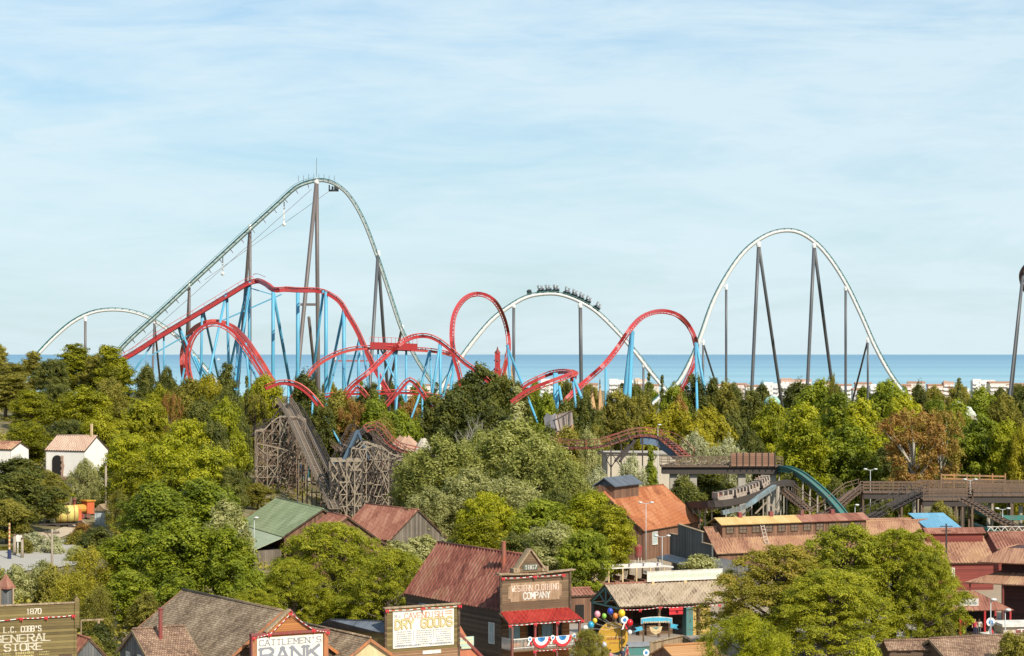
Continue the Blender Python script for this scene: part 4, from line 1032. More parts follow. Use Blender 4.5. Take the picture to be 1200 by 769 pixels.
T('feathery','plume',84,672,62,12.0,'broad feathery yellow shrub behind the weathered sign board')
T('feathery','olive',112,690,50,12.2,'orange green feathery shrub by the leaning fence')
T('shrub','dark',112,618,44,9.8,'dark clipped shrub on the bend of the path')
T('shrub','rust',97,612,26,9.3,'reddish grass tuft shrub beside the wagon track')
T('shrub','olive',90,622,26,9.6,'olive tussock shrub under the yellow tank wagon')
T('broad','dark',20,538,86,8.9,'large dark round tree in front of the white shed')
T('broad','olive',56,552,52,9.0,'olive tree crown between shed and path')
T('broad','lime',62,560,36,8.6,'bright green tree standing over the yellow tank wagon')
T('airy','grey',98,538,34,8.5,'ashy shrub tree before the farmhouse wall')
T('broad','dark',110,552,40,8.35,'dark laurel at the foot of the farmhouse')
T('airy','olive',140,575,34,9.2,'thin olive tree beside the tall wooden pole')
T('shrub','silver',42,624,32,9.9,'silvery agave like shrub on the verge by the wooden posts')
T('shrub','silver',62,628,26,9.95,'small silvery shrub at the edge of the asphalt')
T('shrub','olive',26,632,22,10.0,'yellowish verge shrub next to the striped post')
T('shrub','grey',20,664,44,11.6,'grey hedge shrub above the pointed little tower')
T('shrub','grey',48,658,40,11.4,'grey green hedge shrub with orange tips')
T('shrub','olive',66,664,40,11.6,'mottled hedge shrub leading to the feathery yellow plume')
T('shrub','olive',-6,662,34,11.6,'hedge shrub at the frame edge over the pointed tower')
T('shrub','dark',118,733,56,13.2,'dark bush behind the weathered sign board post')
T('shrub','olive',112,748,36,13.6,'yellow bush beside the pale board roof')
# --- behind and round the wooden coaster
T('broad','olive',398,458,60,5.9,'olive thicket tree in front of the red camelback foot')
T('broad','dark',375,474,40,6.2,'dark green tree just past the top of the wooden lift')
T('sparse','rust',416,470,36,6.1,'brownish bare topped tree above the second wooden hill')
T('broad','broad',440,468,56,6.1,'green tree over the red tipped wooden hill')
T('broad','rust',483,466,38,5.8,'reddish leafy tree under the small red camelback')
T('broad','broad',470,480,58,6.0,'round green tree below the small red camelback')
T('broad','olive',450,490,44,6.2,'olive bush behind the pinkish rocks')
T('sparse','olive',300,462,30,6.1,'thin olive bush at the back of the wooden lift top')
# --- the dark grove and the big grey willow group
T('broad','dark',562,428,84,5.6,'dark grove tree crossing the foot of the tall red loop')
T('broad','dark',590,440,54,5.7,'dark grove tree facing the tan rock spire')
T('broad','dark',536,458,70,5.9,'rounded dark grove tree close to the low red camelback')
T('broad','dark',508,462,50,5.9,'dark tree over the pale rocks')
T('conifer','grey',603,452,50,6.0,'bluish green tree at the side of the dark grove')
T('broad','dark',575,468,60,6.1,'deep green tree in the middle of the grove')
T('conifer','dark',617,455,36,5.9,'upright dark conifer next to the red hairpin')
T('airy','willow',500,530,80,7.6,'pale grey green willow at the side of the wooden trestle')
T('airy','willow',525,513,104,7.8,'lime tinted willow in front of the rocks')
T('airy','willow',560,505,80,7.5,'silvery willow crown below the bare grey branches')
T('airy','willow',592,494,130,7.7,'tallest willow, yellow green, in the middle of the park')
T('airy','willow',634,510,104,7.9,'yellow green willow on the side of the grey canvas peak')
T('airy','willow',650,530,72,8.1,'drooping willow above the round bright pine')
T('airy','willow',668,552,56,8.4,'hazy grey willow near the rusty barn')
T('airy','grey',545,550,90,8.4,'olive willow skirt above the plank barn')
T('airy','grey',600,560,100,8.5,'olive willow mass behind the round bright pine')
T('airy','grey',505,572,70,8.5,'thin stemmed willow behind the plank barn')
T('umbrella','lime',573,578,58,9.0,'round bright green pine in front of the willows',name='umbrella_pine')
T('pine','pine',560,602,64,9.6,'low pine mound under the round bright pine')
T('pine','broad',632,584,70,9.4,'soft green pine beside the round bright pine')
T('pine','dark',655,572,60,9.1,'dark pine between willows and rusty barn')
T('pine','lime',690,572,64,9.3,'sunlit pine against the rusty barn wall')
T('pine','pine',715,590,66,9.9,'pine with bright shoots beside the double lamp')
T('pine','grey',650,612,76,10.2,'bluish soft pine over the tram roof')
T('pine','dark',605,622,60,10.4,'dark pine behind the red corrugated roof')
T('pine','broad',684,620,60,10.5,'green pine just behind the open tram roof')
T('shrub','grey',500,628,56,11.6,'grey hedge shrub over the red corrugated ridge')
T('shrub','grey',540,626,54,11.6,'pale hedge shrub halfway along the red ridge')
T('shrub','gold',585,628,60,11.6,'yellow hedge shrub behind the round flue pipe')
T('shrub','grey',628,628,54,11.7,'grey hedge shrub just past the gable ornament')
T('shrub','grey',470,634,50,11.4,'pale hedge shrub below the plank barn')
T('shrub','olive',448,642,48,11.4,'olive hedge shrub at the corner of the plank barn')
# --- mimosa group near the green roof
T('neartree','feather',395,610,136,11.6,'spreading feathery tree in front of the green roof')
T('neartree','feather',452,642,110,12.0,'feathery tree leaning towards the red corrugated roof')
T('neartree','feather',345,655,96,12.0,'low feathery tree under the green roof eave')
T('neartree','feather',300,690,80,12.7,'dark green feathery tree behind the bank ridge')
T('shrub','broad',400,694,70,12.8,'flowering bush behind the bank gable')
T('shrub','broad',352,690,70,12.8,'leafy bush at the end of the long shingle ridge')
T('shrub','broad',448,700,60,12.9,'green bush behind the blue grey roof')
# --- middle distance towards the sea
T('broad','broad',640,462,40,6.35,'green tree under the red hairpin')
T('broad','dark',662,470,46,6.3,'dark tree beside the grey canvas peak')
T('broad','dark',664,445,26,5.0,'small dark tree seen through the red hairpin')
T('cedar','dark',702,478,56,6.0,'blue green cedar with level tiers')
T('broad','dark',688,466,40,6.3,'dark tree at the foot of the tan rock peak')
T('broad','olive',722,457,52,5.7,'olive tree under the blue double columns')
T('poplar','olive',738,466,34,5.9,'slim olive tree beside the cedar')
T('broad','dark',746,450,34,5.3,'dark round tree near the crossing white tracks')
T('broad','olive',756,464,44,5.8,'olive tree in front of the white track end')
T('broad','rust',796,464,30,5.5,'reddish tipped tree just below the white track end')
T('broad','broad',790,452,40,5.3,'bushy tree where both white tracks touch the treeline')
T('conifer','dark',761,436,20,5.1,'dark thin conifer rising between the white tracks')
T('conifer','dark',776,440,18,5.1,'short conifer next to the dark thin one')
T('poplar','dark',816,440,34,5.2,'tall dark tree at the foot of the red loop end')
T('poplar','dark',833,444,28,5.2,'dark upright tree before the twin dark pylons')
T('poplar','olive',850,448,30,5.3,'olive upright tree under the thin dark pylon')
T('broad','dark',878,458,42,5.2,'dark tree below the splayed pylon feet')
T('broad','gold',790,474,66,6.3,'golden tree in the middle of the yellow clump')
T('broad','gold',832,476,60,6.4,'golden tree above the silver foliage')
T('broad','gold',764,486,50,6.5,'golden tree above the arched rusty footbridge')
T('broad','gold',812,496,56,6.7,'low golden tree behind the arched bridge')
T('broad','dark',862,480,40,6.2,'dark gap tree between gold and lime crowns')
T('airy','silver',818,508,52,7.3,'silver leaved tree at the end of the arched bridge')
T('airy','silver',850,515,50,7.3,'second silver leaved tree, over the plank screen')
T('airy','dark',880,506,54,7.2,'dusky grey tree above the plank screen')
T('airy','silver',736,536,44,8.0,'silver tree under the arched rusty footbridge')
T('airy','silver',702,548,44,8.3,'silver tree before the pale concrete hall')
T('cypress','broad',765,520,24,8.0,'narrow green tree beside the concrete piers')
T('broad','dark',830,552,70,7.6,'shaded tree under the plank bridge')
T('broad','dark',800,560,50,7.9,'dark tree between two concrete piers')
T('broad','olive',688,520,30,6.8,'olive column of ivy by the rusty track',name='leafy_tree')
T('broad','dark',935,450,60,5.2,'dark broad tree before the terracotta town block')
T('broad','broad',962,446,70,5.3,'green dome tree below the braced thin pylon')
T('sparse','olive',975,440,14,5.4,'wispy bare tree crossing a dark pylon foot')
T('broad','broad',1042,446,60,5.3,'rounded green tree at the end of the big white hill')
T('broad','dark',1078,452,36,5.2,'dark bush before the pink terraces')
T('conifer','dark',1124,442,26,5.2,'pointed dark tree beside the white town house')
T('broad','broad',1150,455,60,5.3,'green tree below the long white apartment block')
T('broad','olive',1178,462,44,5.4,'olive tree at the foot of the leaning pylon')
T('broad','dark',1200,458,40,5.3,'dark tree at the frame edge near the leaning pylon')
T('broad','lime',905,468,50,6.3,'lime tree with the glass dome behind it')
T('broad','lime',945,474,60,6.6,'yellow lime tree next to the tall pale poplar')
T('poplar','lime',940,478,62,7.4,'pale poplar with white trunk standing by the teal track',barkm=pale_bark)
T('poplar','broad',985,462,60,6.7,'tall bright poplar in the middle of the leafy wall')
T('poplar','lime',1010,470,54,6.9,'lime poplar beside the auburn tree')
T('broad','broad',990,500,70,7.3,'leafy tree shading the teal track')
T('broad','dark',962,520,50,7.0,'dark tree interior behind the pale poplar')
T('broad','lime',1062,462,60,6.2,'bright tree just behind the auburn tree')
T('broad','broad',1100,470,56,6.2,'green tree in front of the white canvas humps')
T('sparse','rust',1072,482,84,7.5,'large auburn tree with white forked trunk',barkm=pale_bark)
T('sparse','auburn',1100,482,62,7.4,'olive brown half of the auburn crown',barkm=pale_bark)
T('broad','broad',1150,486,72,7.2,'full green tree above the timber walkway')
T('broad','lime',1182,492,54,7.3,'lime green tree at the end of the timber walkway')
T('broad','dark',1130,505,50,7.0,'shaded tree beside the auburn crown')
T('broad','dark',1040,520,56,7.0,'dark tree behind the timber deck')
T('broad','gold',1200,500,36,7.4,'orange tinged tree cut by the frame by the walkway')
T('shrub','lime',1053,565,30,9.0,'bright lime bush growing through the timber deck')
T('shrub','lime',1068,590,26,9.4,'bright lime bush below the sloping timber chute')
T('shrub','broad',1020,594,40,9.6,'creeper bush on the long roof end')
T('shrub','broad',868,572,30,8.8,'small green bush beside the rail bend')
T('shrub','broad',833,596,22,9.4,'small green bush at the corner of the rusty barn')
T('broad','dark',30,552,76,9.3,'big shady tree between the white shed and the path')
T('broad','olive',8,585,50,9.7,'olive tree at the frame edge over the striped post')
T('broad','olive',664,501,50,7.0,'olive tree just below the canvas peak')
T('broad','dark',642,502,44,7.0,'dark tree under the grey half of the canvas peak')
T('airy','grey',690,505,40,7.0,'grey green tree between the canvas peak and the arched track')
T('broad','olive',700,500,40,6.8,'olive tree at the near end of the arched track')
T('broad','olive',302,566,34,7.5,'olive thicket tree at the foot of the wooden trestle')
T('shrub','olive',322,590,40,8.2,'olive scrub at the corner of the green roof')
T('shrub','rust',300,600,30,8.4,'reddish scrub by the tall white lamp')
T('broad','dark',430,455,50,5.6,'dark tree behind the olive thicket near the red camelback')
T('neartree','feather',1080,645,78,12.7,'outer feathery boughs reaching towards the red pavilion')
_far = random.Random(11)
for i in range(44):
    px_ = 205+i*23.5+_far.uniform(-8,8)
    T(_far.choice(('broad','broad','umbrella','conifer')), _far.choice(('dark','olive','dark','broad')), px_, 448+_far.uniform(-2.5,5)+(3 if px_ > 800 else 0), _far.uniform(20,34), _far.uniform(3.0,3.9), 'far off tree in the hazy belt before the coastal town', group='far trees before the town', name='distant_tree')
T('shrub','olive',6,640,30,9.9,'olive bush hugging the inner edge of the asphalt')
T('shrub','grey',92,640,26,10.2,'grey tuft shrub at the outer bend of the asphalt')
T('broad','broad',1122,470,44,6.1,'green tree half hiding the white canvas humps')
T('broad','dark',1035,590,40,8.6,'dark bush tree standing before the timber walkway posts')
T('broad','olive',1100,588,36,8.75,'olive tree before the walkway posts by the blue sheet roof')
T('shrub','broad',938,588,34,8.5,'green bush under the diving teal track')
T('broad','dark',978,560,34,8.0,'dark tree in the bend between teal track and timber chute')
T('broad','dark',1150,588,44,8.3,'dark tree in the shade beneath the long timber walkway')
T('poplar','dark',925,556,30,7.9,'dark slim tree behind the head of the mine train')
# --- near trees
T('shrub','grey',822,650,56,11.9,'dusty green bush in front of the grey plank front')
T('neartree','brownish',905,638,180,12.6,'great spreading tree hung with brown seed pods',deep=.8,rz=.5)
T('neartree','feather',1045,618,150,12.4,'great feathery tree beside the pod hung one, above the thatched lean to',deep=.8,rz=2.1)
T('neartree','feather',985,614,170,12.45,'high feathery crown joining the two great trees',deep=.8)
T('nearlime','lime',880,724,98,14.2,'vivid lime green tree top in the lowest corner below the great tree')
T('neartree','feather',975,665,150,13.0,'lower feathery boughs under the pod hung tree')
T('nearlime','olive',688,738,46,13.6,'small olive tree in front of the big gold coin')
T('shrub','lime',1020,752,50,14.3,'lime undergrowth bush beside the thatched roof')
T('shrub','olive',1190,742,50,14.0,'olive bush in front of the arched white window')
T('shrub','olive',1112,728,36,13.2,'small bush beside the red pavilion steps')

# undergrowth nobody could count
def undergrowth():
    rng = np.random.default_rng(3); cen = []; rad = []
    for i in range(5200):
        y = 205+480*rng.random()**1.1; x = rng.uniform(-.235, .235)*y
        px = 600+x/y*F; s = F/y; g = terr(x, y); py = 415+(H-g)*s
        if 590 < px < 1300 and py > 640: continue
        if py > 700 and px > 300: continue
        if px < 135 and 596 < py < 668: continue
        if 640 < px < 1300 and 560 < py < 700: continue
        if 480 < py < 625 and 290 < px < 520 and rng.random() < .6: continue
        r = rng.uniform(.5, 1.5); cen.append(np.array([x, y, g+r*.2])); rad.append(r)
    v, t = leaf_cloud(rng, cen, rad, 60, .26, .8)
    me = quads_mesh('undergrowth', v, t, LEAF['olive']); o = bpy.data.objects.new('undergrowth', me); COL.objects.link(o)
    tag(o, 'low scrubby ground cover between the park trees', 'undergrowth', kind='stuff')
undergrowth()
# ================================================================ middle distance
DARKT = mat('tarred_timber', (0.05,0.04,0.036), 0.8); TANT = plaster('bleached_timber', (0.42,0.35,0.265), (0.13,0.10,0.075), .9, 1.0); BRT = plaster('brown_timber', (0.21,0.135,0.09), (0.06,0.042,0.033), .9, 1.0)
STEELB = mat('dark_blue_steel', (0.05,0.08,0.11), .5)
def trestle(root, org, th, nx, ny, dx, dy, zt, lev=1.9, r=.11, mats=(TANT, BRT, DARKT), zb=None, dens=1.0):
    """bents of posts, girts and X braces; zt(i,j) the top height, world z"""
    rr_ = random.Random(int(org[0]*10)); c, s_ = math.cos(R(th)), math.sin(R(th))
    def wp(i, j, z): return V(org[0]+c*i*dx-s_*j*dy, org[1]+s_*i*dx+c*j*dy, z)
    def bar_(qs, *a): (qs[0] if rr_.random() < .55 else qs[1]).bar(*a)
    for j in range(ny):
        qs = (MB(), MB()); g = terr(org[0], org[1])-.5; jit = lambda: V(rr_.uniform(-.1,.1), rr_.uniform(-.1,.1), rr_.uniform(-.15,.15))
        for i in range(nx):
            t = zt(i, j)
            if t is None: continue
            bar_(qs, wp(i,j,g), wp(i,j,t), r, r)
            if i < nx-1 and zt(i+1, j) is not None:
                t2 = zt(i+1, j); z = g+.8+rr_.uniform(0,.4); qs[0].bar(wp(i,j,t), wp(i+1,j,t2), r*1.2, r*1.4)
                while z < min(t, t2):
                    bar_(qs, wp(i,j,z)+jit()*.3, wp(i+1,j,z)+jit()*.3, r*.8, r)
                    z2 = min(z+lev*rr_.choice((1,1,2)), min(t, t2))
                    if rr_.random() < .85*dens: bar_(qs, wp(i,j,z)+V(0,.04,0)+jit(), wp(i+1,j,z2)+V(0,.04,0)+jit(), r*.6, r)
                    if rr_.random() < .65*dens: bar_(qs, wp(i+1,j,z)-V(0,.04,0)+jit(), wp(i,j,z2)-V(0,.04,0)+jit(), r*.6, r)
                    z += lev
            if j < ny-1 and zt(i, j+1) is not None:
                t2 = min(t, zt(i, j+1)); z = g+.8
                while z < t2:
                    if rr_.random() < .8: bar_(qs, wp(i,j,z), wp(i,j+1,z), r*.8, r)
                    if rr_.random() < .6: bar_(qs, wp(i,j,z), wp(i,j+1,min(z+lev, t2)), r*.6, r)
                    z += lev
                qs[1].bar(wp(i,j,t), wp(i,j+1,zt(i,j+1)), r*1.1, r*1.2)
        b_ = qs[0].build('trestle_bent', mats[rr_.choice((0,0,1)) if j else 0], root)
        if qs[1].f: qs[1].build('bracing', mats[rr_.choice((1,2))], b_)
def timber_track(root, pts, w_=2.2, m=BRT, railm=None, rails=True, tie=.8, ledge=True, th_=.35, name='track_bed'):
    fr = frames(resample(spline(pts, 6), .8), 'z'); q = MB()
    for k in (-1, 1): ribbon(q, fr, k*w_*.22-.14, k*w_*.22+.14, -th_, 0)
    if ledge:
        for k in (-1, 1): ribbon(q, fr, k*w_*.42-.22, k*w_*.42+.22, -.3, -.22)
    q.build(name, m, root); q = MB()
    for i in range(0, len(fr), max(1, int(tie/.8))):
        p, t, u, l = fr[i]; q.bar(p-l*w_/2-u*.12, p+l*w_/2-u*.12, .2, .14, up=u)
    q.build('crosstie_mesh', m, root); q = MB()
    for k in (-1, 1): ribbon(q, fr, k*.55-.05, k*.55+.05, .0, .08)
    q.build('rail', railm or DARKT, root)
    if rails:
        q = MB()
        for k in (-1, 1):
            ribbon(q, [(p+l*k*w_*.62, t, u, l) for p,t,u,l in fr], -.05, .05, 1.0, 1.1); ribbon(q, [(p+l*k*w_*.62, t, u, l) for p,t,u,l in fr], -.04, .04, .5, .58)
            for i in range(0, len(fr), 2):
                p, t, u, l = fr[i]; p = p+l*k*w_*.62; q.bar(p-u*.3, p+u*1.1, .08, .08)
        q.build('handrail', m, root)
    return fr
wood = thing('wooden_roller_coaster', P(345, 600, 6.6), 'wooden racing coaster on tangled tan and dark trestles', 'roller coaster')
o_ = P(299, 600, 6.62)
def ztA(i, j):
    return 16.0-(1.6 if i < 2 else 0)+(.9 if 2 < i < 6 else 0)
trestle(wood, (o_.x, o_.y), 4, 7, 5, 1.45, 4.5, ztA, mats=(TANT, DARKT, BRT))
o_ = P(301, 598, 6.75)
trestle(wood, (o_.x, o_.y), 4, 5, 2, 1.8, 3.5, lambda i, j: 12.5-i*.4, mats=(TANT, BRT, BRT))
o_ = P(318, 520, 6.45)
def ztC(i, j): return [16.0,18.0,18.8,17.4][i]
trestle(wood, (o_.x, o_.y), 5, 4, 2, 1.5, 5.5, ztC, mats=(DARKT, DARKT, DARKT), r=.18)
timber_track(wood, [P(327,477,6.25), P(332,472,6.3), P(340,482,6.5), P(352,507,6.75), P(366,538,7.0), P(380,568,7.2), P(394,597,7.45)], 1.9, plaster('grey_tan_timber', (0.30,0.24,0.185), (0.09,0.07,0.055), 1.0, 1.0), tie=.8)
timber_track(wood, [P(345,478,6.2), P(354,490,6.3), P(370,519,6.55), P(386,552,6.8), P(402,587,7.05)], 1.0, DARKT)
timber_track(wood, [P(296,510,6.5), P(305,505,6.45), P(316,498,6.4), P(326,500,6.4)], 1.2, DARKT)
for k in range(9):
    q = MB(); a = P(346+k*5.6, 497+k*12.6, 6.72+k*.085); q.bar(a-V(1.2,0,.3), V(a.x-1.2, a.y, terr(a.x,a.y)), .2, .2); q.bar(a+V(1.2,0,-.3), V(a.x+1.2, a.y, terr(a.x,a.y)), .2, .2)
    if a.z > 4: q.bar(a-V(1.2,0,2.4), a+V(1.2,0,-2.4), .14, .2)
    q.build('trestle_bent', BRT, wood)
o_ = P(388, 610, 7.35)
trestle(wood, (o_.x, o_.y), 6, 5, 4, 1.25, 3.2, lambda i, j: 28-(538-415)/7.2, r=.17, mats=(TANT, DARKT, DARKT))
o_ = P(412, 612, 7.2)
def ztB(i, j): return [12.6,13.8,13.0,12.0,11.3,10.6,9.9][i]
trestle(wood, (o_.x, o_.y), 10, 10, 5, 1.22, 5.0, lambda i, j: ztB(min(6, int(i*.7)), j), mats=(TANT, DARKT, BRT), r=.12)
trestle(wood, (o_.x+1, o_.y+3), 10, 7, 3, 1.6, 4.4, lambda i, j: ztB(i, j)-1.5, mats=(DARKT, BRT, TANT), r=.13)
timber_track(wood, [P(398,545,7.0), P(408,526,6.95), P(417,508,6.9), P(424,505,6.85), P(434,514,6.8), P(450,526,6.8), P(478,543,6.7), P(500,552,6.6)], 2.2, DARKT)
timber_track(wood, [P(420,514,6.6), P(430,507,6.6), P(440,510,6.6), P(455,522,6.7), P(475,536,6.8), P(490,546,6.9)], 2.0, BRT)
timber_track(wood, [P(430,505,7.0), P(438,501,7.0), P(446,506,7.0), P(453,516,7.0), P(463,524,7.0), P(474,528,7.0), P(496,533,7.0)], 1.8, paint('red_timber', (0.42,0.07,0.045), .7, .5), tie=.8)
trestle(wood, (P(478,600,7.0).x, P(478,600,7.0).y), 14, 5, 4, 1.3, 4.0, lambda i, j: 8.6-i*.6, mats=(BRT, DARKT, TANT), r=.11)
timber_track(wood, [P(356,508,6.2), P(372,512,6.2), P(390,519,6.2), P(402,528,6.3)], 1.8, BRT)
q = MB(); a = P(402,542,7.25); b = P(419,506,7.0); c = P(432,538,7.2)
for d in (0, 2.2): q.bar(a+V(0,d,0), b+V(0,d,0), .5, .5); q.bar(b+V(0,d,0), c+V(0,d,0), .25, .25); q.bar(b+V(0,d,0), V(b.x,b.y+d,3), .25, .25); q.bar(a+V(0,d,0), a+V(-1.8,d,0), .3, .5)
q.build('peak_frame', STEELB, wood)
rebase(wood)

# pale rocks, canvas peak, rock spires
def rock(px, py, s, w_, h_, label, m, name='rock', seed=1, d_=None, sharp=.35, group=None):
    if name == 'rock': sharp = .30; w_ *= 1.5; h_ = P(px,py,s).z-terr(P(px,py,s).x, P(px,py,s).y)
    p = P(px, py, s); g = terr(p.x, p.y); hh = p.z-g; rr_ = random.Random(seed); q = MB(); n = 13; m_ = 9; vs = []
    for i in range(m_+1):
        t = i/m_
        for k in range(n):
            a = 2*PI*k/n; rad = (1-t*sharp*1.0)**1.0*(1-.85*max(0, t-.7)/.3)*(1+rr_.uniform(-.22,.22))
            vs.append((math.cos(a)*w_/2*rad, math.sin(a)*(d_ or w_)/2*rad, -1+(h_+1)*t+rr_.uniform(-.04,.04)*h_))
    fs = [(i*n+k, i*n+(k+1)%n, (i+1)*n+(k+1)%n, (i+1)*n+k) for i in range(m_) for k in range(n)]+[tuple(range(m_*n, m_*n+n))]
    q.add(vs, fs); o = q.build(name, m, None); o.location = (p.x, p.y, p.z-h_)
    if p.z-h_ > g+.5: # keep it standing on the ground
        o.location.z = g; o.scale.z = hh/h_
    return tag(o, label, 'rock', group)
PINKR = plaster('pink_rock', (0.48,0.32,0.23), (0.22,0.12,0.08), .8, .4); TANR = plaster('tan_rock', (0.56,0.36,0.18), (0.30,0.15,0.07), .7, .3); PALER = plaster('pale_rock', (0.55,0.50,0.42), (0.25,0.2,0.15), .7, .4)
for i, (px, py, s, w_, h_, l, m_) in enumerate([(474,512,6.3,9,5,'pinkish rocky knoll beside the red tipped timber track',PINKR),(496,516,6.4,6,4,'pale rocky knoll just before the willows',PALER),(452,524,6.25,7,4,'low pink rock shoulder behind the wooden coaster',PINKR),(362,484,5.9,6,5,'cream rock face behind the wooden lift',PALER),(668,502,6.35,3,3,'tan rock at the foot of the canvas peak',TANR)]):
    rock(px, py, s, w_, h_, l, m_, seed=i+3, group='rocks of the park')
rock(592, 416, 5.0, 4.2, 14, 'slim tan rock spire beside the red pagoda tower', TANR, name='rock_spire', seed=20, sharp=.75)
rock(599, 432, 5.0, 4, 10, 'short tan shoulder rock next to the slim spire', TANR, name='rock_spire', seed=22, sharp=.6)
rock(703, 446, 5.2, 3.6, 10, 'tall tan rock peak by the foot of the climbing red track', TANR, name='rock_spire', seed=24, sharp=.8)
rock(694, 456, 5.2, 4.5, 8, 'broad tan rock by the foot of the climbing red track', TANR, name='rock_spire', seed=25, sharp=.6)
p = P(583, 406, 5.05); g = terr(p.x, p.y); tw = thing('pagoda_tower', (p.x, p.y, g), 'slender red tiered tower squeezed against the tan rock spire', 'tower'); hh = p.z-g
q = MB(); q.box(-.8,.8,-.8,.8,-.5,hh-5.5); q.box(-.6,.6,-.6,.6,hh-5.5,hh-1.6); q.build('shaft', red_steel, tw)
for z, w_ in ((hh-5.5,1.1),(hh-3.4,.9),(hh-1.6,.8)):
    q = MB(); q.lathe([(w_,0),(w_*.75,.35),(w_*.3,.8),(.05,.95 if z < hh-2 else 1.6)], 4, (0,0,z)); q.build('roof', TRIM_RED, tw)
# canvas peak
cv = thing('canvas_peak', P(655, 505, 6.5), 'grey and pinkish crumpled canvas mountain front among the trees', 'scenery peak')
l0 = cv.location; g = terr(l0.x, l0.y)-l0.z
def lp(px, py, dy=0, s=6.5): return P(px, py, s)-l0+V(0,dy,0)
q = MB(); q.add([lp(651,486), lp(670,481,-.8), lp(672,497,-.5), lp(660,504), lp(650,506), lp(668,490,5), lp(655,500,5)], [(0,4,3),(0,3,2,1),(0,1,5),(1,2,5),(2,6,5),(0,5,6),(0,6,4)]); q.build('pale_canvas', plaster('pinkish_canvas', (0.50,0.43,0.40), (0.25,0.18,0.17), .5, .5), cv)
q = MB(); q.add([lp(637,490,.5), lp(641,484,.3), lp(646,487), lp(651,484,.3), lp(652,505), lp(640,505), lp(645,498,5)], [(0,5,2,1),(2,5,4),(2,4,3),(1,2,6),(2,3,6),(3,4,6),(0,1,6),(5,0,6)]); q.build('grey_canvas', plaster('grey_canvas', (0.22,0.21,0.23), (0.1,0.1,0.11), .5, .5), cv)
q = MB()
for k in range(4): q.bar(lp(653+k*5,487-k*1.2,-.9), lp(656+k*4,503-k*1.6,-.6), .12, .12)
q.bar(lp(652,486.5,-.9), lp(671,481,-.9), .14, .14); q.build('lashing_pole', BRT, cv)
q = MB(); q.prism([lp(640,504,.2), lp(672,496,.2), lp(672,530,.2), lp(640,530,.2)], (0,4,0)); q.build('rock_base', TANR, cv)
# white canvas humps and glass dome
for i, (px, py, w_, h_, lab) in enumerate([(1126,471,12,2.0,'white rippled canvas hump behind the green trees'),(1138,477,11,1.8,'second white canvas hump, lower down the slope'),(1143,483,8,1.5,'smallest white canvas hump under the other two')]):
    s = 5.9; a = P(px, py, s); o = thing('canvas_hump', (a.x, a.y, a.z-h_), lab, 'canopy', 'white canvas humps'); n_ = 10; q = MB(); vs = []; wm = w_/s
    for i_ in range(9):
        t = i_/8
        for k in range(n_+1):
            ang = PI*k/n_; rr_ = 1+.12*math.sin(k*2.3+i_)
            vs.append(((t-.5)*wm, 3-math.cos(ang)*2.6*rr_, math.sin(ang)*h_*(.55+.5*math.sin(t*PI)+.07*math.sin(t*19))))
    q.add(vs, [(i_*(n_+1)+k, i_*(n_+1)+k+1, (i_+1)*(n_+1)+k+1, (i_+1)*(n_+1)+k) for i_ in range(8) for k in range(n_)]); q.build('canvas', plaster('white_canvas', (0.55,0.58,0.50), (0.3,0.34,0.27), .7, .8), o, smooth=True)
    hz_ = a.z-h_-terr(a.x, a.y)
    MB().box(-wm/2,wm/2,-.3,6.3,-hz_,0).build('base_wall', PALER, o)
p = P(905, 464, 5.3); g = terr(p.x, p.y); o = thing('glass_dome', (p.x, p.y, g), 'small pale teal dome on a drum, poking over the lime tree', 'dome'); hh = p.z-g
MB().lathe([(1.7,0),(1.7,hh-1.9)], 16).build('drum', PALER, o); MB().lathe([(1.9,hh-1.9),(1.75,hh-1.1),(1.3,hh-.45),(.6,hh-.1),(.1,hh)], 16).build('dome_shell', paint('pale_teal_paint', (0.30,0.52,0.48), .4, .2), o, smooth=True)
# cargo ship on the horizon
s = 9/41.4; p = P(410, 424.3, s); sh = thing('tanker_ship', (p.x, p.y, -13.4), 'long red hulled tanker far out on the blue sea', 'ship')
L = 42/s; q = MB(); q.prism([(-L/2,0,0),(L/2-6,0,0),(L/2,0,9),(-L/2-2,0,9)], (0,22,0)); q.build('hull', paint('ship_red', (0.36,0.09,0.07), .6), sh)
q = MB(); q.box(-L/2+2,-L/2+24,2,20,9.01,24); q.box(-L/2+6,-L/2+18,4,18,24.01,30); q.build('bridge_house', WHITE_P, sh)
q = MB(); q.bar((L/2-14,11,9),(L/2-14,11,20),1.6); q.bar((0,11,9),(0,11,17),1.6); q.build('mast', WHITE_P, sh)
s = 7/41.4; p = P(256, 421.5, s); o = thing('sailing_boat', (p.x, p.y, -13.4), 'small white boat seen inside the red spiral', 'boat'); q = MB(); q.prism([(-11,0,0),(9,0,0),(13,0,4),(-12,0,4)], (0,6,0)); q.build('hull', WHITE_P, o); q = MB(); q.prism([(-6,3,4.2),(6,3,4.2),(-3,3,17)], (0,.3,0)); q.build('sail', WHITE_P, o)

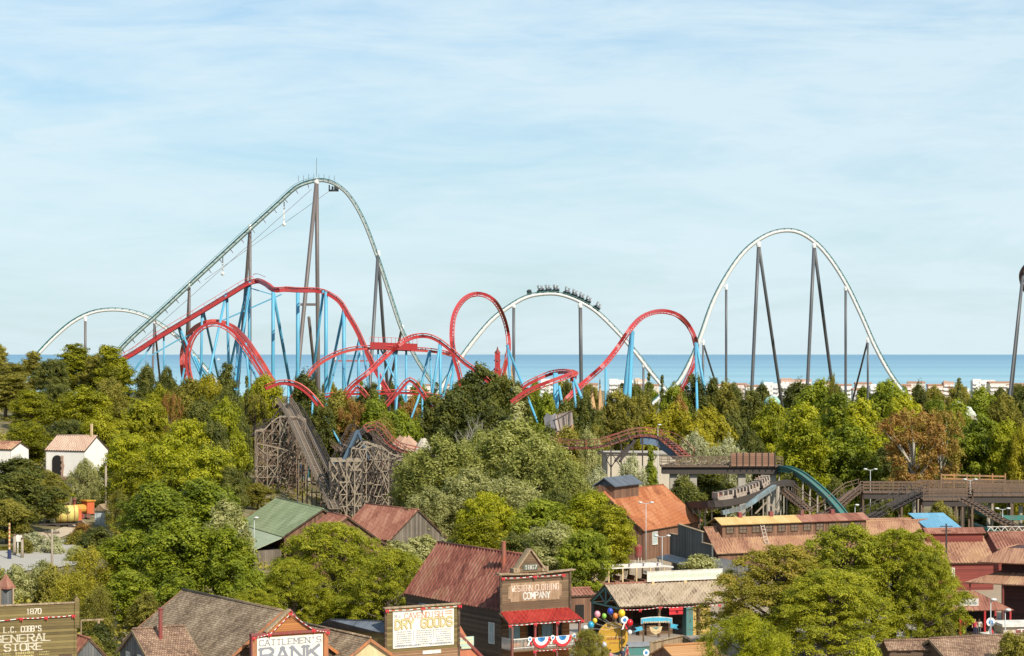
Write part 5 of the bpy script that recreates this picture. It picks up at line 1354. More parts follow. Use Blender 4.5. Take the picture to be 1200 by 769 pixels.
# arched rusty footbridge track
RUSTR = paint('rusty_red_timber', (0.34,0.07,0.045), .75, .5)
ab = thing('arched_track', P(740, 560, 7.6), 'arched rusty red timber track with a blue belly and lattice legs', 'coaster track')
fr = timber_track(ab, [P(640,521,7.5), P(672,524,7.55), P(700,523,7.6), P(722,517,7.6), P(742,510.5,7.6), P(760,509.5,7.6), P(778,514,7.6), P(793,524,7.65), P(806,536,7.7)], 2.2, RUSTR)
q = MB(); sub = [f for f in fr if P(748,0,7.6).x < f[0].x < P(800,0,7.7).x]; ribbon(q, sub, -.9, .9, -1.5, -.36); q.build('blue_girder', paint('dull_blue_steel', (0.10,0.17,0.27), .5, .3), ab)
q = MB(); a = P(726,541,7.7); b = P(748,511,7.6); q.bar(a, b, .3, .3); q.bar(a+V(-.6,1.5,0), b+V(0,1.5,0), .3, .3)
for x, t in ((706,524),(716,522),(728,517),(742,513),(753,511)): e = P(x,t,7.62); q.bar(e-V(0,0,.3), V(e.x,e.y,terr(e.x,e.y)), .2, .2)
for x0, x1, y0, y1 in ((706,716,530,548),(716,706,530,548),(716,728,530,548),(728,716,530,548),(728,742,530,546)): q.bar(P(x0,y0,7.62), P(x1,y1,7.62), .12, .14)
q.bar(P(700,531,7.62), P(760,532,7.62), .25, .3); q.build('lattice_leg', DARKT, ab); rebase(ab)
# pale concrete hall behind it
p = P(712, 533, 7.35); q0 = thing('concrete_hall', (p.x, p.y, terr(p.x,p.y)), 'plain cream concrete hall half hidden behind the arched track', 'building', rz=R(4)); w_ = 80/7.35; hh = p.z-q0.location.z
MB().box(0,w_,0,8,-.5,hh).build('wall', plaster('cream_concrete', (0.58,0.52,0.42), (0.3,0.24,0.17), .5, .3), q0); MB().box(-.2,w_+.2,-.2,8.2,hh+.003,hh+.3).build('parapet', concrete, q0); MB().box(3.6,5.0,-.06,.1,0,2.4).build('door', WOOD_DARK, q0)
p = P(782, 533, 7.3); q0 = thing('concrete_wall', (p.x, p.y, terr(p.x,p.y)), 'bare pale wall under the plank bridge between the piers', 'wall'); MB().box(0,3.4,0,1.2,-.5,p.z-q0.location.z-2).build('wall', mat('cream_concrete', (0,0,0)), q0); MB().box(-.1,3.5,-.1,1.3,p.z-q0.location.z-1.998,p.z-q0.location.z-1.7).build('coping', concrete, q0)
# plank bridge
pb = thing('plank_bridge', P(845, 556, 7.8), 'straight timber track bridge with a boarded screen at one end, on concrete piers', 'bridge')
z_ = lambda py, s: H-(py-415)/s
a = P(774,545,7.75); b = P(918,552,7.8); zt = a.z; q = MB(); x0, x1, y0 = a.x, b.x, a.y
q.box(x0,x1,y0-1.6,y0+1.6,zt-.25,zt); q.build('deck', BRT, pb); q = MB(); q.box(x0+.2,x1-.2,y0-1.2,y0-.9,zt-1.3,zt-.253); q.box(x0+.2,x1-.2,y0+.9,y0+1.2,zt-1.3,zt-.253)
for k in range(16): q.box(x0+1+k*1.1,x0+1.2+k*1.1,y0-.899,y0+.899,zt-1.1,zt-.253)
q.build('girder', DARKT, pb); q = MB()
for yy_ in (y0-1.55, y0+1.55):
    n_ = 15
    for k in range(n_+1): x = x0+(x1-x0)*k/n_; q.bar((x,yy_,zt-.1),(x,yy_,zt+1.3),.1,.1)
    for z in (.45,.85,1.25): q.bar((x0,yy_,zt+z),(x1,yy_,zt+z),.07,.09)
q.build('railing', BRT, pb); sx0 = P(856,0,7.78).x; sx1 = P(908,0,7.78).x; q = MB(); q.box(sx0,sx1,y0-1.72,y0-1.62,zt-.1,zt+1.9); q.build('screen', planks('screen_boards', [(0.16,0.08,0.05),(0.26,0.14,0.09),(0.34,0.21,0.14)], .3, False), pb); q = MB()
for k in range(8): x = sx0+(sx1-sx0)*k/7; q.box(x-.05,x+.05,y0-1.85,y0-1.722,zt-.3,zt+2.1)
q.build('batten', DARKT, pb); q = MB()
for k in range(60):
    x = random.uniform(x0+.5, sx0-.3); q.bar((x,y0+random.uniform(-1,1),zt+.05),(x+random.uniform(.5,1.6),y0+random.uniform(-1,1),zt+random.uniform(.1,.9)),.1,.1)
q.build('cross_brace', TANT, pb)
for px in (789, 812, 869, 905): x = P(px,0,7.75).x; MB().box(x-.55,x+.55,y0-.6,y0+.6,terr(x,y0)-.5,zt-1.302).build('pier', concrete, pb)
rebase(pb)
# the mine train track and train
mt = thing('mine_train_track', P(860, 600, 8.3), 'low curving mine train track with a pale blue spine, under the plank bridge', 'coaster track')
frm = frames(resample(spline([P(812,590,8.1), P(824,589.5,8.25), P(840,588,8.35), P(865,583,8.3), P(885,576,8.25), P(900,567,8.2), P(912,564,8.1), P(925,566,7.9)], 8), .5), 'z')
q = MB(); ribbon(q, frm, -1.2, 1.2, -.3, -.12); ribbon(q, frm, -1.25, -1.1, -.7, .25); q.build('track_bed', DARKT, mt); q = MB()
for k in (-1,1): ribbon(q, frm, k*.55-.06, k*.55+.06, -.119, .05)
q.build('rail', DARKT, mt); q = MB(); fb = frames(resample(spline([P(846,601,8.5), P(872,594,8.45), P(893,580,8.4), P(908,570,8.3)], 8), .6), 'z'); ribbon(q, fb, -.28, .28, -.3, .25); ribbon(q, frm, -.25, .25, -1.0, -.302); q.build('blue_spine', paint('pale_blue_steel', (0.20,0.30,0.35), .5, .6), mt)
for i in range(4, len(frm), 5):
    q = MB(); p, t, u, l = frm[i]; q.bar(p-V(0,0,.35), V(p.x, p.y, terr(p.x,p.y)), .16, .16); q.bar(p-l*1.1-V(0,0,.3), p-l*1.1-V(0,0,1.5)+t*.5, .1, .1); q.build('post', concrete, mt)
for px, top in ((911,570),(900,578)): e = P(px, top, 8.2); MB().tube([e, V(e.x,e.y,terr(e.x,e.y))], .3, 8).build('pillar', concrete, mt)
q = MB(); 
for x0,y0_,x1,y1_ in ((885,602,899,588),(899,588,913,600),(870,604,880,596)): q.bar(P(x0,y0_,8.35), P(x1,y1_,8.35), .2, .2)
q.build('brace', TANT, mt); rebase(mt)
CARW = plaster('bleached_car_boards', (0.50,0.43,0.36), (0.18,0.12,0.09), .9, 1)
mn = thing('mine_train', V(0,0,0), 'cream slatted mine train climbing the bend, riders in its last car', 'coaster train')
for ci, px in enumerate((846, 866, 880.5, 894)):
    p, t, u, l = min(frm, key=lambda f: abs(f[0].x-(px-600)/(F/f[0].y)))
    M = Matrix(((t.x,l.x,u.x,p.x),(t.y,l.y,u.y,p.y),(t.z,l.z,u.z,p.z),(0,0,0,1))); q = MB(); Lh = 1.25 if ci == 0 else (.95 if ci < 3 else .8)
    q.box(-Lh,Lh,-.7,.7,.1,.5); q.box(-Lh,Lh,-.72,-.66,.5,.75); q.box(-Lh,Lh,.66,.72,.5,.75)
    c = q.build('car', CARW, mn); c.data.transform(M); nb = 3
    for k in range(nb+1):
        x = -Lh+2*Lh*k/nb; q = MB(); q.prism([(x-.12,-.74,.5),(x+.12,-.74,.5),(x+.2,-.74,1.35),(x-.02,-.74,1.35)], (0,1.48,0)); o = q.build('seat_back', CARW, c); o.data.transform(M)
    q = MB()
    for sy in (-.55,.55):
        for sx in (-Lh*.6, Lh*.6): q.tube([(sx,sy-.06,.06),(sx,sy+.06,.06)], .16, 10)
    o = q.build('wheelset', DARKT, c); o.data.transform(M)
    seats = [(-.5,-.3),(-.5,.3),(.15,-.3),(.15,.3)] if ci == 3 else ([(-.75,-.3),(0,-.3)] if ci == 2 else [(-.8,-.3),(.05,.3)])
    for si, (sx, sy) in enumerate(seats):
        o = person(M @ V(sx, sy, .5), 0, 'ride' if ci == 3 else 'hold', [(0.6,0.14,0.10),(0.55,0.5,0.46),(0.16,0.05,0.05),(0.5,0.2,0.2)][(si+ci)%4], (0.05,0.06,0.10), 'rider with raised arms in the last cream mine car' if ci == 3 else 'rider sitting low in one of the cream mine cars', group='mine train riders, arms up' if ci == 3 else 'mine train riders sitting low')
        o.rotation_euler = (0, -math.atan2(t.z, t.x), 0); o.rotation_euler = (Matrix.Rotation(-math.atan2(t.z,t.x), 3, 'Y') @ Matrix.Rotation(R(90), 3, 'Z')).to_euler()
# teal track and timber chutes
tt = thing('teal_coaster_track', P(950, 590, 8.2), 'thick teal tube track diving between the poplars', 'coaster track')
q = MB(); fr = frames(resample(spline([P(905,549,7.7), P(918,546.5,7.8), P(935,552,7.9), P(952,564,8.1), P(968,578,8.3), P(982,593,8.5), P(992,606,8.6)], 8), .5), 'z'); ribbon(q, fr, -.42, .42, -.4, -.1); ribbon(q, fr, -.3, .3, -.9, -.502); q.build('track_trough', paint('teal_paint', (0.02,0.20,0.17), .5, .5), tt)
q = MB()
for k in (-1,1): ribbon(q, fr, k*.48-.07, k*.48+.07, -.098, .12)
q.build('rail', paint('teal_dark', (0.02,0.2,0.18), .45), tt)
for i in range(6, len(fr), 9): p = fr[i][0]; MB().bar(p-V(0,0,.9), V(p.x,p.y,terr(p.x,p.y)), .22, .22).build('post', concrete, tt)
rebase(tt)
wk = thing('timber_walkway', P(1100, 600, 8.2), 'long timber walkway with plank railings, posts and sloping chutes', 'walkway')
timber_track(wk, [P(958,606,8.5), P(975,596,8.4), P(990,583,8.3), P(1002,574,8.2), P(1014,568,8.2)], 2.0, BRT, th_=.6)
timber_track(wk, [P(922,575,8.1), P(935,586,8.3), P(950,598,8.4)], 1.6, BRT)
timber_track(wk, [P(1018,606,8.7), P(1035,597,8.6), P(1055,587,8.5), P(1078,576,8.4)], 2.0, DARKT, th_=.7)
def deck(x0, x1, py, s, h=1.2, m=BRT, mr=BRT, beam=.8, dep=3.0, py2=None):
    a = P(x0, py, s); b = P(x1, py2 or py, s); q = MB(); q.bar(a+V(0,dep/2,-.1), b+V(0,dep/2,-.1), dep, .22); q.build('deck', m, wk); q = MB()
    for d in (.3, dep-.3): q.bar(a+V(0,d,-.22-beam/2), b+V(0,d,-.22-beam/2), .25, beam)
    q.build('beam', DARKT, wk); q = MB(); n_ = max(2, int((b.x-a.x)/1.3))
    for d in (0, dep):
        for k in range(n_+1): e = a.lerp(b, k/n_)+V(0,d,0); q.bar(e-V(0,0,.2), e+V(0,0,h+.1), .11, .11)
        for z in (h*.35, h*.68, h): q.bar(a+V(0,d,z), b+V(0,d,z), .07, .13)
    q.build('railing', mr, wk)
    for k in range(0, n_+1, 2):
        e = a.lerp(b, k/n_)
        for d in (.4, dep-.4): MB().bar(V(e.x,e.y+d,e.z-.3), V(e.x,e.y+d,terr(e.x,e.y)-.2), .26, .26).build('post', TANT if k % 4 else BRT, wk)
deck(1012, 1080, 576.5, 8.2, 1.3); deck(1078, 1240, 574, 8.0, 1.2, beam=1.3); deck(1082, 1140, 585, 8.5, 1.3); deck(1140, 1246, 580, 8.5, 1.2, beam=.9)
q = MB()
for z in (0,.55,1.1): q.bar(P(1103,565,7.7)+V(0,0,z), P(1178,567,7.7)+V(0,0,z), .12, .26)
for k in range(6): e = P(1103+k*15,565,7.7); q.bar(e-V(0,0,2.0), e+V(0,0,1.3), .2, .2)
q.build('orange_rail', paint('orange_timber', (0.42,0.20,0.07), .7, .4), wk); rebase(wk)
lt = thing('lower_coaster_track', P(1160, 615, 8.6), 'teal sided track dipping beneath the timber walkway', 'coaster track')
timber_track(lt, [P(1130,584,8.7), P(1150,594,8.8), P(1170,606,8.9), P(1195,618,9.0), P(1225,626,9.0)], 2.0, BRT, rails=False)
fr = frames(resample(spline([P(1140,596,8.4), P(1165,604,8.5), P(1190,606,8.5), P(1230,604,8.5)], 8), .8), 'z'); q = MB(); ribbon(q, fr, -.5, .5, -.4, .2); ribbon(q, [(p+V(0,0,-2.2),t,u,l) for p,t,u,l in fr], -.4, .4, -.3, .2); q.build('teal_beam', paint('teal_paint', (0,0,0)), lt)
for px in (1128,1158,1196): e = P(px,592,8.45); MB().tube([e, V(e.x,e.y,terr(e.x,e.y)-.2)], .28, 8).build('post', concrete, lt)
rebase(lt)

# farmhouse and shed on the hill
a = W(52, 528, 13.9)
fh = house('farmhouse', 'whitewashed farmhouse with a faded tile roof and dark arched doorway', 'house', (a.x, a.y), -25, 7.1, 6.2, 13.9, 16.0, 'x', plaster('whitewash', (0.82,0.79,0.75), (0.5,0.42,0.35), .35, .4), tin('faded_tile_roof', [(0.40,0.24,0.18),(0.50,0.36,0.28),(0.58,0.47,0.38)], (0.36,0.17,0.11), .4, .7), 'tin', .15)
e = 13.9-fh.location.z; dz = e-3.6
q = MB(); pts = [(1.3,dz),(3.1,dz),(3.1,dz+2.2)]+[(2.2+.9*math.cos(PI*k/8), dz+2.2+.75*math.sin(PI*k/8)) for k in range(1, 8)]+[(1.3,dz+2.2)]
q.prism([(x,.13,z) for x, z in pts], (0,-.04,0)); q.build('doorway', HOLLOW_SHADE, fh)
q = MB()
for k in range(7): q.box(2.95+random.uniform(-.1,.1),3.35+random.uniform(-.1,.15),.02,.11,dz+k*.42,dz+k*.42+.38)
q.build('brick_patch', PINKR, fh)
MB().box(.15,6.9,-1.7,.1,dz-.5,dz-.1).build('step_slab', SHIN2, fh)
MB().bar((6.2,3.0,e+1.8),(6.2,3.0,e+3.9),.28,.28).build('chimney', CREAM_P, fh)
a = W(-30, 528, 14.0)
ws = house('white_shed', 'low white shed with a brown lean roof, cut by the frame', 'shed', (a.x, a.y), -20, 6.2, 5.0, 14.2, 15.2, 'x', mat('whitewash', (0,0,0)), TIN_BROWN, 'tin', .15)
# retaining fence behind the wagon
a = ground(80, 602); b = ground(112, 600); q = MB(); o = thing('board_fence', a, 'pale board fence behind the orange engine', 'fence')
n_ = 16
for k in range(n_): e = a.lerp(b, k/(n_-1))-a; q.box(e.x-.14, e.x+.14, e.y-.03, e.y+.03, e.z-.3, e.z+1.5+random.uniform(-.08,.08))
q.build('board', WOOD_TAN, o); MB().bar(V(0,.06,1.1), b-a+V(0,.06,1.1), .06, .14).build('rail', WOOD_TAN, o)
# asphalt path
def strip(name, pxs, m, lift=.05, kind='structure'):
    q = MB(); 
    A = [ground(*p) for p in pxs[0]]; B = [ground(*p) for p in pxs[1]]; n_ = len(A)
    for i in range(n_-1):
        for u in range(6):
            for v in range(6):
                c_ = []
                for uu, vv in ((u,v),(u+1,v),(u+1,v+1),(u,v+1)):
                    t = uu/6; e = A[i].lerp(A[i+1], t).lerp(B[i].lerp(B[i+1], t), vv/6); c_.append(V(e.x, e.y, terr(e.x,e.y)+lift))
                q.poly(c_)
    return tag(q.build(name, m), None, None, kind=kind)
asph = plaster('asphalt_grey', (0.36,0.34,0.31), (0.22,0.20,0.17), .5, .3)
strip('path', [[(-40,655),(20,643),(60,636),(85,633),(106,628)],[(-40,680),(20,672),(55,668),(88,664),(108,652)]], asph, .12)
strip('sandy_verge', [[(40,625),(64,622),(84,615),(96,610)],[(40,636),(66,633),(90,624),(104,616)]], plaster('sand', (0.50,0.42,0.32), (0.3,0.22,0.15), .5, .5), .08)
# wagon train: orange engine, small orange box, yellow tank
g0 = ground(78, 618); wg = thing('tank_wagon', g0, 'yellow round tank wagon on a dark flat bed by the hillside path', 'wagon', rz=R(18))
q = MB(); q.tube([(-1.5,0,1.7),(-1.35,0,1.7),(1.35,0,1.7),(1.5,0,1.7)], [.7,1.15,1.15,.7], 16); q.build('tank', paint('lemon_paint', (0.68,0.58,0.16), .5, .3), wg, smooth=True)
q = MB(); q.box(-3.6,1.9,-.8,.8,.35,.55); q.build('flat_bed', DARKT, wg)
q = MB()
for x in (-.9,0,.9): q.tube([(x-.05,0,1.7),(x+.05,0,1.7)], [1.17,1.17], 16)
q.build('hoop', TRIM_OR, wg, smooth=True)
for x in (-2.9,-1.2,.4,1.5):
    for y in (-.7,.7): MB().tube([(x,y-.05,.28),(x,y+.05,.28)], .3, 12).build('wheel', DARKT, wg)
g1 = ground(88, 614); o = thing('orange_wagon', g1, 'small orange box wagon between yellow tank and engine', 'wagon', rz=R(30)); MB().box(-.7,.7,-.6,.6,.45,1.9).build('box_body', paint('orange_red_paint', (0.62,0.13,0.04), .5, .2), o); MB().box(-.85,.85,-.65,.65,.3,.448).build('flat_bed', DARKT, o)
for x in (-.5,.5):
    for y in (-.6,.6): MB().tube([(x,y-.05,.2),(x,y+.05,.2)], .22, 10).build('wheel', DARKT, o)
g2 = ground(95, 608); en = thing('toy_engine', g2, 'orange and yellow small steam engine with a stack, beside the fence', 'engine', rz=R(40)); OY = paint('amber_paint', (0.62,0.30,0.04), .45, .2)
MB().tube([(-1.3,0,1.3),(.5,0,1.3)], .62, 14).build('boiler', OY, en); MB().box(.5,1.6,-.8,.8,.6,2.3).build('cab', paint('orange_red_paint', (0,0,0)), en); MB().box(.35,1.75,-.95,.95,2.302,2.45).build('cab_roof', OY, en)
MB().lathe([(.16,1.8),(.16,2.3),(.32,2.6),(.28,2.75)], 12, (-1.0,0,0)).build('stack', TRIM_RED, en); MB().box(-1.6,1.7,-.7,.7,.35,.598).build('frame', DARKT, en)
for x in (-1.1,-.2,.7): 
    for y in (-.75,.75): MB().tube([(x,y-.05,.36),(x,y+.05,.36)], .36, 12).build('wheel', TRIM_RED, en)
# poles and posts
def wooden_pole(px, top, base, label, cross=False, gnd=None, r=.14, name='utility_pole', s=None):
    b = ground(px, base) if s is None else P(px, base, s); s_ = F/b.y; hh = H-(top-415)/s_-b.z; o = thing(name, b, label, 'pole', 'poles')
    MB().tube([(0,0,-.4),(0,0,hh)], [r*1.15, r*.8], 8).build('post', TANT, o, smooth=True)
    q = MB()
    if cross: q.bar((-.8,0,hh-.4),(.8,0,hh-.4),.12,.12); q.bar((-.7,0,hh-.4),(-.7,0,hh-.15),.07); q.bar((.7,0,hh-.4),(.7,0,hh-.15),.07); q.bar((0,0,hh-1.2),(-.6,0,hh-.4),.08)
    else: q.lathe([(r,0),(r*.9,.15),(.02,.25)], 8, (0,0,hh))
    q.build('crossarm' if cross else 'cap', BRT, o); return o
wooden_pole(61, 620, 692, 'grey timber pole with a short crossarm at the path hedge', True)
wooden_pole(124, 546, 613, 'tall bare timber pole beside the farmhouse trees', r=.16)
wooden_pole(17, 628, 652, 'dark timber post at the edge of the path', name='timber_post', r=.2)
wooden_pole(26, 632, 655, 'short stout timber post beside the striped one', name='timber_post', r=.18)
g = ground(11, 656); o = thing('striped_pole', g, 'orange and white banded pole with a dark foot by the path', 'pole'); s_ = F/g.y; hh = H-(613-415)/s_-g.z
MB().tube([(0,0,-.2),(0,0,hh)], .11, 10).build('post', CREAM_P, o)
for k in range(6): MB().tube([(0,0,hh*.35+k*hh*.11),(0,0,hh*.35+k*hh*.11+hh*.05)], .125, 10).build('band', TRIM_OR, o)
MB().tube([(0,0,0),(0,0,hh*.28)], .22, 10).build('sleeve', mat('navy_cloth', (0.02,0.03,0.09), .8), o)
g = ground(21, 650); o = thing('park_notice', g, 'small white notice board on a post by the path', 'notice board'); MB().box(-.06,.06,-.06,.06,0,2.3).build('post', WHITE_P, o); MB().box(-.5,.5,-.12,-.062,1.5,2.25).build('board', WHITE_P, o)
g = ground(120, 616); o = thing('small_hut', g, 'tiny pale blue hut with a tan roof tucked in the trees by the path', 'hut', rz=R(-20)); MB().box(-.8,.8,-.6,.6,-.3,2.0).build('wall', paint('pale_sky_paint', (0.55,0.64,0.68), .6, .3), o); MB().prism([(-1,-.8,2.002),(1,-.8,2.002),(0,-.8,2.9)], (0,1.6,0)).build('roof', WOOD_TAN, o)
# bare grey branches among the willows
def bare(px, top, s, w_, seed, label):
    y = F/s; x = (px-600)/s; g = terr(x, y); hh = H-(top-415)/s-g; rr_ = random.Random(seed); o = thing('bare_tree', (x,y,g), label, 'tree', 'trees of the park'); q = MB()
    q.tube([(0,0,-.3),(0,0,hh*.5)], [.3,.2], 7); q.build('trunk', pale_bark, o, smooth=True); q = MB()
    def br(p, d, L, r, n):
        e = p+d*L; q.tube([p, p.lerp(e,.5)+V(rr_.uniform(-.1,.1),0,.05)*L, e], [r, r*.7, r*.35], 4, cap=False)
        if n:
            for _ in range(3): br(e.lerp(p, rr_.random()*.6), (d+V(rr_.uniform(-.55,.55), rr_.uniform(-.5,.5), rr_.uniform(.0,.35))).normalized(), L*.62, r*.5, n-1)
    for _ in range(9): br(V(0,0,hh*rr_.uniform(.2,.5)), V(rr_.uniform(-.5,.5), rr_.uniform(-.4,.4), 1).normalized(), hh*.26, .13, 3)
    q.build('branches', pale_bark, o); o.scale = (w_/s/4.5,)*2+(1.0,)
bare(548, 487, 7.3, 26, 1, 'bare pale grey branches rising at the side of the willows')
bare(566, 480, 7.2, 26, 2, 'taller bare grey tree in the middle of the leafless group')
bare(590, 478, 7.2, 24, 3, 'leafless grey tree just behind the tallest willow')
# ================================================================ the western street in front
def xlen(org, th, px):          # how far along the facade direction the sight line of px is met
    k = (px-600)/F; c, s_ = math.cos(R(th)), math.sin(R(th))
    return (k*org[1]-org[0])/(c-k*s_)
def paving(name, x0, x1, y0, y1, m, n_=30, lift=.06):
    q = MB(); 
    for i in range(n_):
        for j in range(n_):
            f = lambda a, b: (x0+(x1-x0)*a/n_, y0+(y1-y0)*b/n_)
            c_ = [f(i,j), f(i+1,j), f(i+1,j+1), f(i,j+1)]; q.poly([(x, y, terr(x, y)+lift) for x, y in c_])
    return tag(q.build(name, m), None, None, kind='structure')
paving('plaza', -42, 60, 150, 246, plaster('worn_paving', (0.34,0.29,0.25), (0.18,0.15,0.12), .6, .3))
paving('yard', 8, 62, 246.05, 330, plaster('sandy_yard', (0.36,0.27,0.19), (0.16,0.13,0.08), .7, .2))
Z0 = 0.0
# ---- clothing store
o2 = W(586, 717.5, 5.26); TH = 31
ws_ = house('clothing_store', 'wooden western clothing store with red ribbed roof and balcony under a false front', 'shop', (o2.x, o2.y), TH, 7.3, 17.8, 5.26, 10.0, 'y', WOOD_DARK, TIN_RED, 'tin', .12, trim=TRIM_RED)
g = ws_.location.z; top = 8.75-g; Lf = xlen(o2, TH, 666)
q = MB(); q.box(0,Lf,-.16,-.01,4.9-g,top-.2); q.box(0,.9,-.155,-.012,-.5,4.9-g-.002); q.build('false_front', WOOD_BROWN, ws_)
q = MB(); q.prism([(-.35,-.42,top-.2),(Lf/2,-.42,top-.34),(Lf+.5,-.42,top-.12),(Lf+.5,-.42,top-.02),(Lf/2,-.42,top-.2),(-.35,-.42,top-.06)], (0,.7,0)); q.build('cornice', WOOD_TAN, ws_)
q = MB(); q.box(-.16,.02,-.30,-.162,-.5,top-.2); q.box(Lf-.06,Lf+.14,-.30,-.162,4.9-g,top-.2); q.build('corner_board', WOOD_DARK, ws_)
s0, s1 = .72, 6.3; zb, zt = 6.1-g, 7.75-g
q = MB(); q.prism([(s0+.25,-.2,zb),(s1-.25,-.2,zb),(s1-.25,-.2,zb+.25),(s1,-.2,zb+.3),(s1,-.2,zt-.3),(s1-.25,-.2,zt-.25),(s1-.25,-.2,zt),(s0+.25,-.2,zt),(s0+.25,-.2,zt-.25),(s0,-.2,zt-.3),(s0,-.2,zb+.3),(s0+.25,-.2,zb+.25)], (0,.038,0)); sg = q.build('sign_panel', paint('sign_tan_paint', (0.40,0.27,0.17), .8, .5, (0.2,0.12,0.07)), ws_)
lettering(sg, 'WESTERN CLOTHING', s0+.35, zb+.9, .52, s1-s0-.7, -.21, paint('faded_pink_letter', (0.80,0.62,0.52), .8, .1), .11, True, ser=.5)
lettering(sg, 'COMPANY', s0+1.55, zb+.2, .55, 2.75, -.21, WHITE_P, .21, False)
px_ = 3.05
q = MB(); q.prism([(px_-1.15,-.1,top+.2),(px_+1.15,-.1,top+.2),(px_,-.1,top+1.75)], (0,.5,0)); q.box(px_-1.4,px_+1.5,-.12,.42,top-.1,top+.198); pd = q.build('pediment', WOOD_BROWN, ws_)
q = MB(); q.bar((px_-1.5,.1,top+.12),(px_,.1,top+1.95),.75,.14); q.bar((px_,.1,top+1.95),(px_+1.5,.1,top+.12),.75,.14); q.box(px_-1.75,px_-1.1,-.2,.5,top-.08,top+.3); q.box(px_+1.2,px_+1.85,-.2,.5,top-.08,top+.34); q.build('pediment_trim', WOOD_TAN, pd)
q = MB(); q.box(px_-.75,px_+.75,-.16,-.102,top+.08,top+.6); yp = q.build('year_plate', paint('plate_green', (0.09,0.11,0.08), .8), pd); lettering(yp, '1867', px_-.6, top+.17, .34, 1.25, -.17, WHITE_P, .16, True)
MB().lathe([(.19,0),(.19,3.4),(.22,3.4),(.22,3.5)], 12, (2.75,4.0,7.6-g)).build('flue', BRICK_RED, ws_, smooth=False)
# awning, posts, balcony
q = MB(); ridged(q, (-.1,-.2,5.32-g),(7.0,-.2,5.32-g),(7.3,-2.15,4.45-g),(-.35,-2.15,4.45-g), .42, .05); aw = q.build('awning', TIN_AWN, ws_)
q = MB(); q.bar((-.35,-2.1,4.32-g),(7.3,-2.1,4.32-g),.1,.18); 
for k in range(8): x = -.2+k*1.05; q.bar((x,-.2,5.15-g),(x,-2.1,4.34-g),.08,.12)
q.build('awning_frame', WOOD_BROWN, aw)
MB().box(0,7.2,-2.15,-.17,1.95-g,2.1-g).build('balcony_floor', WOOD_BROWN, ws_)
for x in (.0, 2.35, 4.6, 7.0): MB().box(x-.09,x+.09,-2.14,-1.96,-.3,4.24-g).build('post', TRIM_RED, ws_)
q = MB(); q.box(0,7,-2.09,-2.03,3.02-g,3.1-g); q.box(0,7,-2.09,-2.03,2.25-g,2.31-g); q.box(-.03,.03,-2.03,-.17,3.02-g,3.1-g)
for k in range(50): x = .1+k*.14; q.box(x-.018,x+.018,-2.08,-2.04,2.1-g,3.02-g)
for k in range(13): y = -2.0+k*.14; q.box(-.018,.018,y-.018,y+.018,2.1-g,3.02-g)
q.build('railing', WHITE_P, ws_)
q = MB(); q.box(.9,7.15,-.155,-.012,-.4,4.898-g); q.build('shop_wall', WOOD_ORANGE, ws_)
for x in (1.35, 4.75): window(ws_, x, 2.75-g, .9, 1.4, -.155, paint('pale_teal_paint', (0,0,0)) if 'pale_teal_paint' in _M else WHITE_P, mat('curtained_glass', (0.35,0.45,0.46), .3))
q = MB(); q.box(2.75,3.75,-.2,-.157,2.12-g,4.3-g); dr = q.build('door', HOLLOW_SHADE, ws_); q = MB(); q.box(2.66,2.75,-.24,-.157,2.12-g,4.4-g); q.box(3.75,3.84,-.24,-.157,2.12-g,4.4-g); q.box(2.75,3.75,-.24,-.157,4.301-g,4.4-g); q.build('door_frame', WOOD_BROWN, dr)
window(ws_, 5.9, 2.75-g, .7, 1.4, -.155, WOOD_BROWN, GLASS_D); 
window(ws_, 1.6, 2.4-g, .8, 1.7, .12, WHITE_P, mat('curtained_glass', (0,0,0)), axis='y', out=-1)
def fan(root, cx, cz, y, r, label, grp='patriotic half round buntings'):
    th_ = TH; px_w = off((o2.x, o2.y), TH, cx, y); f = thing('bunting_fan', (px_w[0], px_w[1], cz+g), label, 'bunting', grp, R(TH))
    for (r0, r1, m) in ((0,r*.42,CLOTH_B),(r*.42,r*.74,CLOTH_W),(r*.74,r,CLOTH_R)):
        q = MB(); n_ = 18; vs = []
        for i in range(n_+1):
            a = PI+PI*i/n_; w_ = .03*(i % 2)
            vs += [(math.cos(a)*r0, -.03-w_, math.sin(a)*r0*1.0), (math.cos(a)*r1, -.03-w_*2, math.sin(a)*r1)]
        q.add(vs, [(2*i, 2*i+1, 2*i+3, 2*i+2) for i in range(n_)]); q.build('cloth_band', m, f)
fan(ws_, 2.35+.95-.35, 3.08-g, -2.12, .95, 'half round red white and blue bunting on the balcony rail, by the door'); fan(ws_, 5.15, 3.08-g, -2.12, .95, 'half round red white and blue bunting on the balcony rail, by the shop window')
def rosette(p, label, rz=TH, r=.22, grp='bunting rosettes'):
    f = thing('rosette', p, label, 'rosette', grp, R(rz)); q = MB(); q.tube([(0,-.02,0),(0,-.06,0)], r, 14); q.build('ruffle', CLOTH_W, f); q = MB(); q.tube([(0,-.062,0),(0,-.09,0)], r*.5, 12); q.build('centre', CLOTH_B, f)
    q = MB(); q.prism([(-.05,-.03,-r*.8),(-.3,-.03,-r*2.6),(-.1,-.03,-r*2.4),(.02,-.03,-r*.9)], (0,-.02,0)); q.build('ribbon', CLOTH_W, f); q = MB(); q.prism([(.05,-.03,-r*.8),(.3,-.03,-r*2.6),(.1,-.03,-r*2.4),(-.02,-.03,-r*.9)], (0,-.02,0)); q.build('ribbon', CLOTH_R, f)
for x, l in ((1.75,'white ruffled rosette at the balcony post next to the stairs side'),(4.1,'white ruffled rosette between the two half round buntings'),(6.35,'white ruffled rosette at the far end of the balcony rail')):
    e = off((o2.x,o2.y), TH, x, -2.15); rosette((e[0],e[1],3.0), l)
